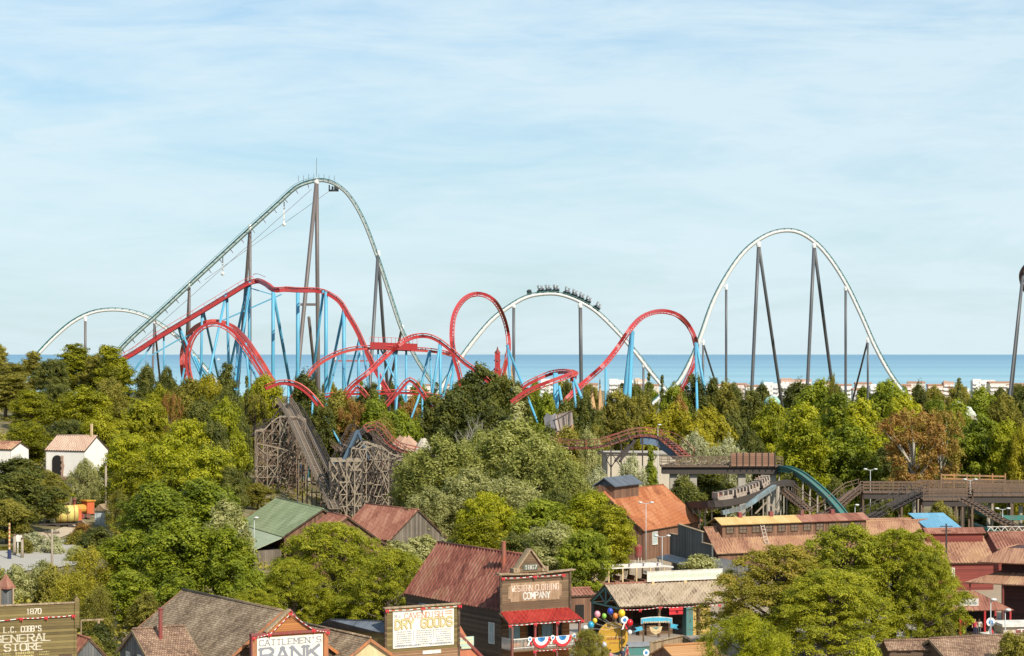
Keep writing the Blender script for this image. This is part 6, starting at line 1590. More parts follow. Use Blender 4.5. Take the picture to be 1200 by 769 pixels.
def garland(pts, label, r=.03, name='bunting_rope', bows=True):
    """red and white twisted cloth rope sagging between points"""
    c0 = Vector(pts[0]); o = thing(name, c0, label, 'bunting'); A = []; 
    for a, b in zip(pts, pts[1:]):
        a = Vector(a)-c0; b = Vector(b)-c0
        for i in range(10): t = i/10; A.append(a.lerp(b, t)-V(0,0,.9*t*(1-t)*(b-a).length*.10))
    A.append(Vector(pts[-1])-c0)
    q = MB(); q.tube(A, r, 6, cap=False); k_ = len(q.f); q.build('cloth_rope', CLOTH_W, o, smooth=True, mats=[CLOTH_R], midx=[1 if (i//6) % 2 == 1 else 0 for i in range(k_)])
    if bows:
        for p in pts: e = Vector(p)-c0; MB().prism([e+V(-.16,-.08,.08), e+V(0,-.08,0), e+V(.16,-.08,.1), e+V(.1,-.08,-.28), e+V(0,-.08,-.08), e+V(-.12,-.08,-.25)], (0,-.03,0)).build('bow', CLOTH_R, o)
def fp(org, th, x, y, z): e = off(org, th, x, y); return (e[0], e[1], z)
garland([fp(o2,TH,x,-2.25,4.35) for x in (-.3,2.3,4.6,7.2)], 'red and white cloth rope along the bright red awning edge')
garland([fp(o2,TH,x,-.4,8.3) for x in (.1,3.4,6.4)], 'red and white cloth rope across the false front above the clothing sign')
garland([fp(o2,TH,x,-2.3,1.95) for x in (2.2,4.2,6.6)], 'red cloth rope under the balcony floor')
# ---- dry goods store
o3 = W(450, 712, 6.4); TH3 = 31; L3 = xlen(o3, TH3, 536.5)
dg = house('dry_goods_store', 'dry goods store with a mossy board front carrying a big white sign', 'shop', off(o3, TH3, .25, .3), TH3, 9.6, 2.6, 1.6, 6.1, 'y', WOOD_GREEN, TIN_SLATE, 'tin', .12, gable=paint('salmon_plaster', (0.50,0.17,0.09), .85, .3, (0.3,0.12,0.07)), trim=TRIM_RED)
# local frame of dg starts 3.6 m before the front; shift by that
dx = -.25; g = dg.location.z
q = MB(); q.box(dx,dx+L3,-.5,-.32,-.5,6.28-g); q.build('false_front', WOOD_GREEN, dg)
q = MB(); q.box(dx-.1,dx+L3+.12,-.62,-.22,6.282-g,6.42-g); q.build('cornice', WOOD_TAN, dg)
q = MB(); q.box(dx-.08,dx+.12,-.6,-.502,-.5,6.28-g); q.box(dx+L3-.14,dx+L3+.06,-.6,-.502,-.5,6.28-g); q.build('corner_board', WOOD_DARK, dg)
q = MB(); q.box(dx+.02,dx+L3-.02,-.56,-.503,-.3,2.55-g); q.build('brick_base', planks('reddish_brick', [(0.16,0.08,0.04),(0.30,0.17,0.09),(0.42,0.28,0.16)], .12, False), dg)
q = MB(); a0, a1, b0, b1 = dx+.72, dx+L3-.55, 2.85-g, 6.02-g; q.box(a0,a1,-.57,-.503,b0,b1); sg = q.build('sign_panel', paint('sign_white_paint', (0.74,0.71,0.66), .8, .2, (0.45,0.36,0.25)), dg)
INK = mat('grey_ink', (0.22,0.23,0.26), .9); ORL = paint('orange_red_letter', (0.62,0.24,0.13), .8, .2); TANL = paint('tan_letter', (0.42,0.33,0.12), .8, .2); CRL = mat('cream_letter', (0.72,0.62,0.36), .8)
wS = a1-a0
lettering(sg, 'CAVENDISH', a0+wS*.19, b1-.66, .46, wS*.62, -.572, ORL, .13, True, ser=.5)
lettering(sg, 'H.J.', a0+wS*.03, b1-.52, .24, wS*.12, -.572, INK, .18, True); small_print(sg, [(a0+wS*.86,a1-.15,b1-.3,.14),(a0+wS*.86,a1-.15,b1-.5,.12)], ORL, -.572)
lettering(sg, 'DRY GOODS', a0+wS*.04, b1-1.52, .76, wS*.93, -.572, TANL, .25, False); lettering(sg, 'DRY GOODS', a0+wS*.04, b1-1.52, .76, wS*.93, -.597, CRL, .07, False)
rows = []
for k in range(7):
    z = b1-1.82-k*.19
    rows += [(a0+.35,a0+wS*.30,z,.09),(a0+wS*.37,a0+wS*.64,z,.09),(a0+wS*.70,a1-.3,z,.09)]
rows += [(a0+.2,a0+wS*.45,b0+.12,.13),(a0+wS*.6,a1-.2,b0+.12,.13)]
small_print(sg, rows, INK, -.572)
q = MB()
for x in (a0+wS*.335, a0+wS*.665): q.box(x-.02,x+.02,-.585,-.572,b0+.55,b0+1.45)
q.build('lettering', INK, sg)
garland([fp(o3,TH3,x,-.45,6.2) for x in (.1,L3*.5,L3)], 'red cloth swag under the cornice over the dry goods sign')
q = MB(); q.box(dx+L3+.25,dx+L3+1.75,-.06,.1,2.55-g,3.35-g); q.box(dx+L3-.02,dx+L3+.3,-.05,.09,2.7-g,3.2-g); q.box(dx+L3+.5,dx+L3+1.5,-.05,.09,2.3-g,2.548-g); tsg = q.build('hanging_sign', paint('pale_teal_sign', (0.34,0.52,0.48), .7, .4, (0.5,0.45,0.3)), dg); small_print(tsg, [(dx+L3+.35,dx+L3+1.65,2.75-g,.3),(dx+L3+.6,dx+L3+1.4,2.36-g,.12),(dx+L3+.4,dx+L3+1.6,3.15-g,.12)], CRL, -.07)
q = MB(); q.prism([(dx+L3+.1,.1,4.9-g),(9.2,.1,1.7-g),(9.2,.1,-.3),(dx+L3+.1,.1,-.3)], (0,.1,0)); q.build('salmon_wall', mat('salmon_plaster', (0,0,0)), dg)
MB().box(dx+3.6,dx+5.4,-.6,-.561,2.2-g,2.5-g).build('lintel', WHITE_P, dg)
# low blue grey roof to its side
o4 = W(352, 733, 5.0); a5 = W(450, 739, 4.9)
bl = thing('blue_grey_roofed_annex', (a5.x, a5.y, terr(a5.x,a5.y)), 'annex with a low blue grey sheet roof beside the dry goods store', 'annex'); g = bl.location
A_ = W(451, 741, 4.3)-g; B_ = W(372, 732.5, 4.3)-g; C_ = W(440, 726.5, 5.1)-g; D_ = W(462, 727.5, 5.1)-g
q = MB(); slab(q, [C_+V(-4,1,0), D_, A_, B_], .16); q.build('roof', TIN_SLATE, bl)
q = MB(); q.prism([V(A_.x,A_.y+.2,-.3), V(B_.x+.3,B_.y+.2,-.3), V(B_.x+.3,B_.y+.2,A_.z-.16), V(A_.x,A_.y+.2,A_.z-.16)], (.5,.6,0)); q.build('wall', WOOD_GREEN, bl)
# ---- bank
Rn = W(331, 716, 6.8); TB = 32
ao = off(Rn, TB, -5.7, 0); bk = house('bank_building', 'bank with long brown shingle roof, orange gable trim and lettered front', 'bank', ao, TB, 11.4, 20.2, 2.65, 6.8, 'y', WOOD_DARK, SHIN, 'sh', .25, trim=TRIM_OR); g = bk.location.z
of = W(294.5, 744, 5.2); Lb = xlen(of, 30, 382.5); ft = thing('bank_sign_board', (of.x, of.y, terr(of.x,of.y)), 'orange framed bank sign front with a pointed pediment', 'sign front', None, R(30)); g = ft.location.z
q = MB(); q.box(0,Lb,-.15,.05,-.3,5.1-g); q.build('front_wall', WOOD_ORANGE, ft)
MB().box(-.06,.34,-.26,-.151,-.3,5.1-g).build('pilaster', TRIM_OR, ft); MB().box(Lb-.34,Lb+.06,-.26,-.151,-.3,5.1-g).build('pilaster', TRIM_OR, ft); q = MB(); q.box(-.14,Lb+.14,-.34,.12,5.102-g,5.3-g); q.box(-.12,.0,-.3,.1,-.3,5.1-g); q.build('cornice', TRIM_RED, ft)
pts = [(1.3,5.302-g),(Lb-1.35,5.302-g),(Lb/2+1.15,5.75-g),(Lb/2+.55,6.35-g),(Lb/2,6.95-g),(Lb/2-1.0,6.1-g)]
q = MB(); q.prism([(x,-.12,z) for x, z in pts], (0,.3,0)); q.build('pediment', WOOD_ORANGE, ft)
q = MB(); q.bar((1.2,.0,5.33-g),(Lb/2,.0,7.08-g),.55,.16)
pp = [(Lb/2,7.08-g),(Lb/2+.6,6.38-g),(Lb/2+1.2,5.78-g),(Lb-1.2,5.33-g)]
q.build('pediment_trim', WOOD_TAN, ft); q = MB()
for a, b in zip(pp, pp[1:]): q.bar((a[0],.0,a[1]),(b[0],.0,b[1]),.5,.13)
q.build('pediment_trim', TRIM_RED, ft)
q = MB(); q.box(.42,Lb-.42,-.2,-.152,1.6-g,4.92-g); sg = q.build('sign_panel', mat('sign_white_paint', (0,0,0)), ft)
lettering(sg, "CATTLEMEN'S", .62, 4.28-g, .45, Lb-1.2, -.205, INK, .14, True)
lettering(sg, 'BANK', .75, 2.95-g, 1.1, Lb-1.5, -.205, INK, .21, True, ser=.75)
garland([fp(of,30,x,-.35,z) for x, z in ((.1,5.0),(1.5,5.2),(Lb/2,6.8),(Lb-1.3,5.3),(Lb,5.05))], 'red and pink cloth rope following the bank pediment')
Rn2 = W(434, 748, 4.3); ao = off(Rn2, TB, -2.6, 0); hs = house('shingle_house', 'brown shingled house with a cream gable between bank and dry goods store', 'house', ao, TB, 5.2, 14.0, 2.5, 4.3, 'y', WOOD_GREEN, SHIN, 'sh', .2, trim=TRIM_OR, gable=CREAM_P)
# shed with flue
sh_ = house('plank_shed', 'small dark plank shed with a brown roof and rusty red flue', 'shed', (-29.4, 186.3), 32, 4.6, 6.6, 3.3, 5.4, 'x', WOOD_GREY, SHIN2, 'sh', .2, trim=WOOD_TAN); g = sh_.location.z
MB().lathe([(.17,0),(.17,2.6),(.24,2.65),(.24,2.75)], 12, (2.0,2.2,4.4-g)).build('flue', TRIM_RED, sh_)
for y in (2.2, 4.6): window(sh_, y, 2.6-g, .6, .75, .2, WHITE_P, mat('curtained_glass', (0,0,0)), axis='y', out=-1, bars=1)
MB().box(.1,.19,3.1,3.7,-.2,3.2-g).build('door', WOOD_BROWN, sh_)
# ---- general store sign board
o1 = W(0, 709.5, 7.1); T1 = 24; x0, x1 = -3.0, xlen(o1, T1, 87)
gs = thing('general_store', (o1.x, o1.y, terr(o1.x,o1.y)), 'weathered mossy board front of the general store, dated 1870', 'shop', None, R(T1)); g = gs.location.z
MB().box(x0,x1,0,.2,-.3,7.0-g).build('false_front', WOOD_GREEN, gs); MB().box(x0,x1+.05,-.08,.3,7.002-g,7.12-g).build('cornice', WOOD_TAN, gs)
MB().box(x0,x1-.1,.202,8,-.3,4.0-g).build('wall', WOOD_BROWN, gs); MB().prism([(x0,.21,4.001-g),(x1-.05,.21,4.001-g),(x1-.05,.21,5.4-g),(x0,.21,5.6-g)], (0,8.5,0)).build('roof', SHIN, gs)
q = MB(); q.box(x1+.02,x1+.42,-.1,.3,4.9-g,7.3-g); q.prism([(x1+.02,-.1,7.302-g),(x1+.42,-.1,7.302-g),(x1+.22,-.1,7.62-g)], (0,.4,0)); q.box(x1+.001,x1+.2,-.06,.24,-.3,4.9-g); q.build('end_post', WOOD_GREEN, gs)
def pxl(px): return xlen(o1, T1, px)
OLDW = paint('old_white_letter', (0.66,0.60,0.50), .85, .35, (0.3,0.26,0.15)); OLDY = paint('old_yellow_letter', (0.48,0.40,0.18), .85, .3, (0.2,0.17,0.08))
lettering(gs, '1870', pxl(31), 6.26-g, .43, pxl(48)-pxl(31), -.005, OLDW, .2, True)
lettering(gs, "L.C. COBB'S", pxl(4.5), 4.80-g, .46, pxl(48)-pxl(4.5), -.005, OLDW, .21, True)
lettering(gs, 'GENERAL', pxl(-6.5), 3.98-g, .60, pxl(59)-pxl(-6.5), -.005, OLDW, .19, True)
lettering(gs, 'STORE', pxl(5), 3.25-g, .58, pxl(49.5)-pxl(5), -.005, OLDW, .20, True)
small_print(gs, [(pxl(a),pxl(b),3.0-g-k*.2,.09) for a, b in ((-2,13),(46,58)) for k in range(5)]+[(pxl(18),pxl(40),2.95-g-k*.26,.2) for k in range(4)], OLDY, -.005)
q = MB(); q.box(pxl(69),pxl(84),-.05,-.001,1.8-g,2.75-g); q.build('window', WOOD_DARK, gs)
garland([fp(o1,T1,x,-.12,z) for x, z in ((x0,5.85),(pxl(25),5.95),(pxl(54),5.95),(pxl(86),6.0))], 'white and red cloth rope pinned across the mossy board front', r=.035)
p = W(5, 675, 8.6); tw = thing('pointed_turret', (p.x-.3, p.y+2, terr(p.x,p.y)), 'little timber turret with a pointed plank cap behind the mossy board front', 'turret', None, R(20)); hh = 8.6-tw.location.z
for x in (-.55,.55):
    for y in (-.55,.55): MB().bar((x,y,-.2),(x,y,hh-1.2),.14,.14).build('post', WOOD_TAN, tw)
MB().box(-.48,.48,-.48,.48,0,hh-1.4).build('slatted_body', WOOD_GREY, tw); q = MB(); q.lathe([(.95,0),(.02,1.3)], 4, (0,0,hh-1.3)); q.build('roof', TIN_PINK, tw)
p = W(60, 693, 3.2); q0 = house('low_long_shed', 'low shed with a pinkish roof edge behind the general store board', 'shed', off((p.x,p.y), -30, -9.5, 0), -30, 10.5, 4, 3.2, 4.0, 'x', CREAM_P, TIN_PINK, 'tin', .15)
p = W(96, 748, 3.6); q0 = house('pale_board_lean_to', 'pale pinkish board roof beside the end post of the mossy front', 'lean-to', (p.x-.5, p.y-2), 32, 3.2, 5, 2.0, 3.7, 'y', WOOD_GREY, TIN_PINK, 'tin', .1)
p = W(95, 727, 4.3); o = thing('pole_trestle', (p.x, p.y, terr(p.x,p.y)), 'leaning timber frame of poles behind the mossy board front', 'timber frame', None, R(20)); hh = 4.3-o.location.z; q = MB()
q.bar((0,0,hh),(2.0,0,hh),.14,.14); q.bar((0,0,-.2),(0,0,hh),.12,.12); q.bar((1.6,0,-.2),(1.6,0,hh),.12,.12); q.bar((.1,0,.4),(1.6,0,hh),.1,.1); q.bar((1.5,0,hh-.1),(2.1,-.3,.6),.1,.1); q.build('pole', WOOD_TAN, o)

# ---- market hall with bleached ribbed roof
om = W(726, 712, 3.2); TM = 23; Lm = xlen(om, TM, 868)
mk = thing('market_hall', (om.x, om.y, terr(om.x,om.y)), 'open market hall under a bleached ribbed roof with a teal gable truss', 'market hall', None, R(TM)); g = mk.location.z; e = 3.2-g; r = 5.1-g
roof_plane(mk, (0,3.45,r),(Lm,3.45,r),(Lm,0,e),(0,0,e), TIN_GREY, 'tin'); roof_plane(mk, (Lm,3.45,r),(0,3.45,r),(0,6.9,e),(Lm,6.9,e), TIN_GREY, 'tin')
MB().tube([(-.05,3.45,r+.06),(Lm,3.45,r+.06)], .12, 8).build('ridge_cap', TIN_PINK, mk)
TEALP = paint('teal_timber', (0.05,0.22,0.22), .6, .3)
q = MB(); q.bar((.15,.1,e-.15),(.15,3.45,r-.25),.12,.2); q.bar((.15,3.45,r-.25),(.15,6.8,e-.15),.12,.2); q.bar((.15,.1,e-.15),(.15,6.8,e-.15),.12,.18); q.bar((.15,3.45,e-.1),(.15,3.45,r-.3),.12,.14); q.bar((.15,3.45,e),(.15,1.9,e+.95),.1,.12); q.bar((.15,3.45,e),(.15,5.0,e+.95),.1,.12); q.build('gable_truss', TEALP, mk)
for k, x in enumerate((.2, Lm*.33, Lm*.66, Lm-.2)):
    for y in (.25, 6.6): MB().box(x-.11,x+.11,y-.11,y+.11,-.3,e-.1).build('post', WOOD_BROWN if k else WOOD_GREY, mk)
MB().box(.1,Lm-.1,6.62,6.8,-.3,e-.12).build('back_wall', WOOD_DARK, mk)
q = MB(); xa, xb = xlen(om, TM, 806), xlen(om, TM, 835); q.box(xa+.75,xb,.5,2.2,-.3,e-.1); q.build('yellow_booth', paint('warm_yellow_paint', (0.60,0.42,0.13), .7, .3, (0.3,0.17,0.06)), mk); MB().box(xa,xa+.748,.3,1.2,-.3,e-.08).build('teal_pillar', TEALP, mk)
q = MB(); q.box(xlen(om,TM,762),xlen(om,TM,801),2.4,3.2,-.3,1.0); q.build('counter', WOOD_BROWN, mk); q = MB(); q.box(1.5,5.2,3.0,3.8,-.3,1.05); q.build('counter', WOOD_GREY, mk)
q = MB(); q.box(xlen(om,TM,786),xlen(om,TM,802),.32,.36,e-1.0,e-.2); q.build('red_banner', CLOTH_R, mk); q = MB(); q.box(2.0,4.6,6.5,6.6,.9,e-.6); q.build('shelf_goods', planks('shelf_goods', [(0.05,0.02,0.02),(0.3,0.08,0.05),(0.4,0.3,0.15),(0.06,0.12,0.2)], .18, True), mk)
garland([fp(om,TM,x,-.1,3.0+dz) for x, dz in ((.2,0),(2.2,-.1),(4.4,.05),(6.6,-.05),(8.8,.05),(11,0))], 'red white and blue cloth rope along the market hall eave')
# long white sign on the market ridge
xs0, xs1 = xlen(off(om,TM,0,3.45), TM, 757), xlen(off(om,TM,0,3.45), TM, 845); os_ = off(om, TM, xs0, 3.2); Ls = xs1-xs0
sgn = thing('ridge_sign', (os_[0], os_[1], 5.25), 'long white sign board standing on the market hall ridge', 'sign', None, R(TM)); q = MB(); q.box(0,Ls,-.04,.04,.05,.95); bd = q.build('board', paint('sign_cream_white', (0.72,0.70,0.60), .7, .2, (0.4,0.4,0.3)), sgn)
q = MB(); q.box(-.05,Ls+.05,-.07,.07,.951,1.02); q.box(-.05,Ls+.05,-.07,.07,-.02,.049); q.build('frame', WHITE_P, sgn)
for x in (.6, Ls/2, Ls-.6): MB().box(x-.14,x+.14,-.14,.14,-.35,-.021).build('foot', CREAM_P, sgn)
small_print(bd, [(.3,Ls-.4,.3,.42)], mat('washed_green_ink', (0.48,0.54,0.46), .9), -.042)
# ---- open tram
ot = W(646, 668, 3.0); TT = 21
tr_ = thing('open_tram', (ot.x, ot.y, terr(ot.x,ot.y)), 'cream open sided tram car with a pale clerestory roof behind the clothing store', 'tram', None, R(TT)); g = tr_.location.z; Lt = xlen(ot, TT, 791)
q = MB(); q.box(0,Lt-1.2,0,2.4,2.85-g,3.0-g); q.prism([(Lt-1.2,0,2.85-g),(Lt,.4,2.7-g),(Lt,2.0,2.7-g),(Lt-1.2,2.4,2.85-g)], (0,0,.14)); q.box(.6,Lt-1.5,.6,1.8,3.002-g,3.3-g); q.build('roof', paint('pale_roof_paint', (0.66,0.64,0.60), .6, .2), tr_)
q = MB()
for k in range(8): x = 1.0+k*(Lt-3)/7; q.box(x-.08,x+.08,.55,.599,3.003-g,3.28-g); q.box(x-.06,x+.06,.0,2.4,3.301-g,3.34-g)
q.build('roof_rib', mat('mauve_paint', (0.30,0.22,0.26), .7), tr_)
n_ = 9
for k in range(n_):
    x = .2+k*(Lt-1.6)/(n_-1)
    for y in (.08, 2.32): MB().box(x-.07,x+.07,y-.06,y+.06,1.2-g,2.849-g).build('post', CREAM_P, tr_)
q = MB(); q.box(0,Lt-1.0,.0,2.4,.75-g,.95-g); q.build('floor', WOOD_BROWN, tr_); q = MB(); q.box(0,Lt-1.2,.02,.12,.951-g,1.25-g); q.box(0,Lt-1.2,2.28,2.38,.951-g,1.25-g); q.build('side_panel', CREAM_P, tr_)
for k in range(8): x = .9+k*(Lt-2.6)/7; q = MB(); q.box(x-.3,x+.3,.15,2.25,1.25-g,1.4-g); q.prism([(x+.22,.15,1.402-g),(x+.3,.15,1.402-g),(x+.42,.15,1.95-g),(x+.34,.15,1.95-g)], (0,2.1,0)); q.build('bench', WOOD_BVERT, tr_)
for x in (1.5,3,Lt-4,Lt-2.5):
    for y in (.2,2.2): MB().tube([(x,y-.06,.4),(x,y+.06,.4)], .36, 12).build('wheel', DARKT, tr_)
# kiosk with little red roof, ivy clad
ok_ = W(676, 697, 2.9); kk = house('kiosk', 'small plank kiosk with a dull red roof and ivy, beside the clothing store', 'kiosk', (ok_.x-1.0, ok_.y), 20, 3.2, 3.2, 2.7, 3.35, 'x', WOOD_BVERT, TIN_PINK, 'tin', .2)
q = MB(); q.box(1.0,1.9,.05,.19,.1,2.0); q.build('door', HOLLOW_SHADE, kk)
T('shrub','gold',668,684,18,11.6,'yellow green ivy climbing the kiosk corner', name='climbing_plant')

# ---- rusty barn
ob = W(755, 623, 4.0); TBn = 63; Lbn = xlen(ob, TBn, 824)
bn = house('rusty_barn', 'big barn under a rusty orange roof with a slate blue dormer', 'barn', (ob.x, ob.y), TBn, Lbn, 12.4, 4.0, 9.1, 'x', WOOD_BVERT, TIN_RUST, 'tin', .3, gz=terr(ob.x,ob.y)); g = bn.location.z
q = MB(); q.box(1.0,9.5,5.0,7.6,7.6-g,10.0-g); dm = q.build('dormer', WOOD_BVERT, bn)
q = MB(); slab(q, [(.6,6.3,11.1-g),(10,6.3,11.1-g),(10,4.5,9.9-g),(.6,4.5,9.9-g)], .12); slab(q, [(10,6.3,11.1-g),(.6,6.3,11.1-g),(.6,8.1,9.9-g),(10,8.1,9.9-g)], .12); q.prism([(1.05,5.02,9.9-g),(1.05,7.58,9.9-g),(1.05,6.3,10.95-g)], (8.4,0,0)); q.build('dormer_roof', TIN_SLATE, dm)
window(bn, 4.2, 2.0-g, 1.5, 1.6, .3, WHITE_P, mat('curtained_glass', (0,0,0))); MB().box(12,15,.2,.28,-.3,3.0-g).build('door', paint('faded_rose_door', (0.45,0.17,0.13), .8, .3), bn)
g = terr(25,300); hd = P(748, 648, 8.9); o = thing('water_tank', (hd.x, hd.y, terr(hd.x,hd.y)), 'small red tank on a stand by the barn wall', 'tank'); q = MB(); q.lathe([(.45,1.2),(.5,1.3),(.5,2.6),(.2,2.9)], 12); q.build('vessel', TRIM_RED, o); q = MB()
for a in (0,PI/2,PI,3*PI/2): q.bar((.45*math.cos(a),.45*math.sin(a),0),(.4*math.cos(a),.4*math.sin(a),1.25),.07,.07)
q.build('stand', WHITE_P, o)
# ---- grey plank stepped front
oa = P(785, 626, 9.25); obb = P(834, 640, 9.75); d = obb-oa; th_ = math.degrees(math.atan2(d.y, d.x)); Lg = math.hypot(d.x, d.y)
gf = thing('stepped_plank_front', (oa.x, oa.y, terr(oa.x,oa.y)), 'grey upright plank front with stepped top beside the rusty barn', 'sign front', None, R(th_)); g = gf.location.z
z1, z2, z3 = 5.2-g, 6.6-g, 5.3-g
q = MB(); q.prism([(0,0,2.6-g),(Lg,0,2.6-g),(Lg,0,4.9-g),(Lg*.77,0,5.0-g),(Lg*.77,0,6.3-g),(Lg*.2,0,6.6-g),(Lg*.2,0,5.25-g),(0,0,5.25-g)], (0,.2,0)); q.build('plank_front', WOOD_GREY, gf)
q = MB(); q.box(0,Lg*.2,-.1,.3,5.252-g,5.35-g); q.bar((Lg*.2,.1,6.68-g),(Lg*.78,.1,6.38-g),.4,.1); q.box(Lg*.77+.01,Lg+.1,-.1,.3,5.002-g,5.1-g); q.build('coping', WOOD_TAN, gf)
q = MB(); slab(q, [(-.6,-.1,2.6-g),(Lg+1.2,-.1,2.6-g),(Lg+1.4,-1.6,2.2-g),(-.8,-1.6,2.2-g)], .12); q.build('porch_roof', paint('blue_grey_paint', (0.28,0.30,0.34), .7, .3), gf)
for x in (-.5, Lg*.33, Lg*.66, Lg+1.0): MB().box(x-.08,x+.08,-1.5,-1.34,-.2,2.1-g).build('post', WHITE_P, gf)
MB().box(0,Lg,.205,5,-.3,2.5-g).build('back_room', WOOD_GREY, gf)
# ---- long roofed hall with ochre clerestory
ol = W(840, 650, 3.0); TL = 25
lh = house('long_hall', 'long hall with a faded brown tin roof and ochre clerestory', 'hall', (ol.x, ol.y), TL, 34, 6.6, 3.0, 6.1, 'x', WOOD_BVERT, TIN_BROWN, 'tin', .3); g = lh.location.z
q = MB(); q.box(1.9,23.4,1.9,4.7,4.7-g,6.6-g); cl = q.build('clerestory', WOOD_BVERT, lh)
for k in range(11): window(cl, 3.0+k*1.9, 5.5-g, 1.0, .75, 1.9, WOOD_DARK, mat('dusty_glass', (0.16,0.12,0.09), .3))
q = MB(); slab(q, [(1.5,3.3,7.35-g),(13.4,3.3,7.35-g),(13.4,1.5,6.55-g),(1.5,1.5,6.55-g)], .1); slab(q, [(13.4,3.3,7.35-g),(1.5,3.3,7.35-g),(1.5,5.1,6.55-g),(13.4,5.1,6.55-g)], .1); q.build('ochre_roof', TIN_YEL, cl)
q = MB(); slab(q, [(13.41,3.3,7.36-g),(23.8,3.3,7.36-g),(23.8,1.5,6.56-g),(13.41,1.5,6.56-g)], .1); slab(q, [(23.8,3.3,7.36-g),(13.41,3.3,7.36-g),(13.41,5.1,6.56-g),(23.8,5.1,6.56-g)], .1); q.build('faded_red_roof', TIN_PINK, cl)
for k in range(4): MB().box(5+k*4.6,5.5+k*4.6,3.05,3.55,7.2-g,7.9-g).build('vent', TRIM_RED, cl)
q = MB(); 
for dxx in (0,.5): q.bar((7.6+dxx,.9,3.9-g),(7.4+dxx,1.8,6.4-g),.06,.06)
for k in range(6): t = k/6; q.bar((7.6-.2*t,.9+.9*t,3.9-g+2.5*t+.2),(8.1-.2*t,.9+.9*t,3.9-g+2.5*t+.2),.05,.05)
q.build('roof_ladder', WHITE_P, lh)
orr = W(1000, 633, 3.4); r2_ = house('brown_roofed_hall', 'brown roofed hall ending at the blue sheet roof, half behind the great feathery tree', 'hall', (orr.x-1, orr.y-6), 12, 12.5, 9, 3.4, 6.2, 'x', WOOD_BVERT, TIN_BROWN, 'tin', .3)
# blue roof
ob_ = W(1093, 625, 4.6); br_ = thing('blue_roofed_shed', (ob_.x, ob_.y, terr(ob_.x,ob_.y)), 'shed with a sky blue sheet roof by the timber walkway', 'shed', None, R(10)); g = br_.location.z
q = MB(); slab(q, [(-1.5,5.2,6.9-g),(3.4,5.2,6.9-g),(4.9,0,4.6-g),(0,0,4.6-g)], .1); q.build('roof', TIN_BLUE, br_); MB().box(.4,4.2,.6,4.6,-.3,4.6-g).build('wall', WOOD_DARK, br_)
# red hall
oc = W(1091, 661, 3.3); TC = 8; rh = house('red_hall', 'dark red boarded hall with faded roof and small cream shuttered window', 'hall', (oc.x-1.5, oc.y), TC, 9.6, 9, 3.3, 6.0, 'x', planks('dark_red_boards', [(0.10,0.02,0.018),(0.20,0.04,0.03),(0.30,0.07,0.05)], .2, False), TIN_BROWN, 'tin', .3); g = rh.location.z
window(rh, 4.0, 1.6-g, .9, 1.1, .3, WHITE_P, mat('cream_blind', (0.62,0.55,0.42), .7)); q = MB(); q.box(2.2,9.2,3.6,5.4,5.2-g,6.7-g); c2 = q.build('clerestory', mat('dark_red_boards', (0,0,0)), rh); q = MB(); slab(q, [(2.0,4.5,7.2-g),(9.5,4.5,7.2-g),(9.5,3.3,6.6-g),(2.0,3.3,6.6-g)], .1); slab(q, [(9.5,4.5,7.2-g),(2.0,4.5,7.2-g),(2.0,5.7,6.6-g),(9.5,5.7,6.6-g)], .1); q.build('faded_red_roof', TIN_PINK, c2)
oz = W(1168, 646, 3.6); zh = house('trussed_roof_hall', 'red roofed hall with a white zigzag rail along its ridge', 'hall', (oz.x, oz.y), 5, 9, 8, 3.8, 5.6, 'x', mat('dark_red_boards', (0,0,0)), TIN_PINK, 'tin', .3); g = zh.location.z; q = MB()
for k in range(10): q.bar((k*.9,4,5.7-g),(k*.9+.45,4,6.3-g),.07,.07); q.bar((k*.9+.45,4,6.3-g),(k*.9+.9,4,5.7-g),.07,.07)
q.bar((0,4,5.7-g),(9,4,5.7-g),.08,.08); q.bar((0,4,6.32-g),(9,4,6.32-g),.08,.08); q.build('zigzag_rail', WHITE_P, zh)
# two tier dark building at the frame edge
s = 11.3; p0 = P(1145, 655, s); tt_ = thing('two_tier_saloon', (p0.x, p0.y, terr(p0.x,p0.y)), 'dark two tiered saloon with drooping brown roofs, cut by the frame', 'saloon', None, R(-28)); g = tt_.location.z; zA = p0.z-g
q = MB(); slab(q, [(2.2,2.2,zA+1.1),(10,2.2,zA+1.1),(10,0,zA-.3),(0,0,zA-.3)], .12); slab(q, [(2.2,8,zA+1.1),(2.2,2.2,zA+1.1),(0,0,zA-.3),(0,8,zA-.3)], .12); q.build('upper_roof', TIN_BROWN, tt_)
MB().box(2,10,2,8,-.3,zA+.95).build('wall', planks('near_black_red_boards', [(0.03,0.012,0.012),(0.06,0.02,0.02),(0.10,0.035,0.03)], .2, False), tt_)
zB_ = zA-1.9; q = MB(); slab(q, [(1.6,1.6,zB_+.5),(10,1.6,zB_+.5),(10.6,-1.2,zB_-.45),(-1.0,-1.2,zB_-.45)], .12); slab(q, [(1.6,8,zB_+.5),(1.6,1.6,zB_+.5),(-1.0,-1.2,zB_-.45),(-1.0,8,zB_-.45)], .12); q.build('lower_roof', TIN_BROWN, tt_)
for x in (-.5,3,6.5,10): MB().box(x-.08,x+.08,-.95,-.79,-.3,zB_-.5).build('post', TRIM_RED, tt_)
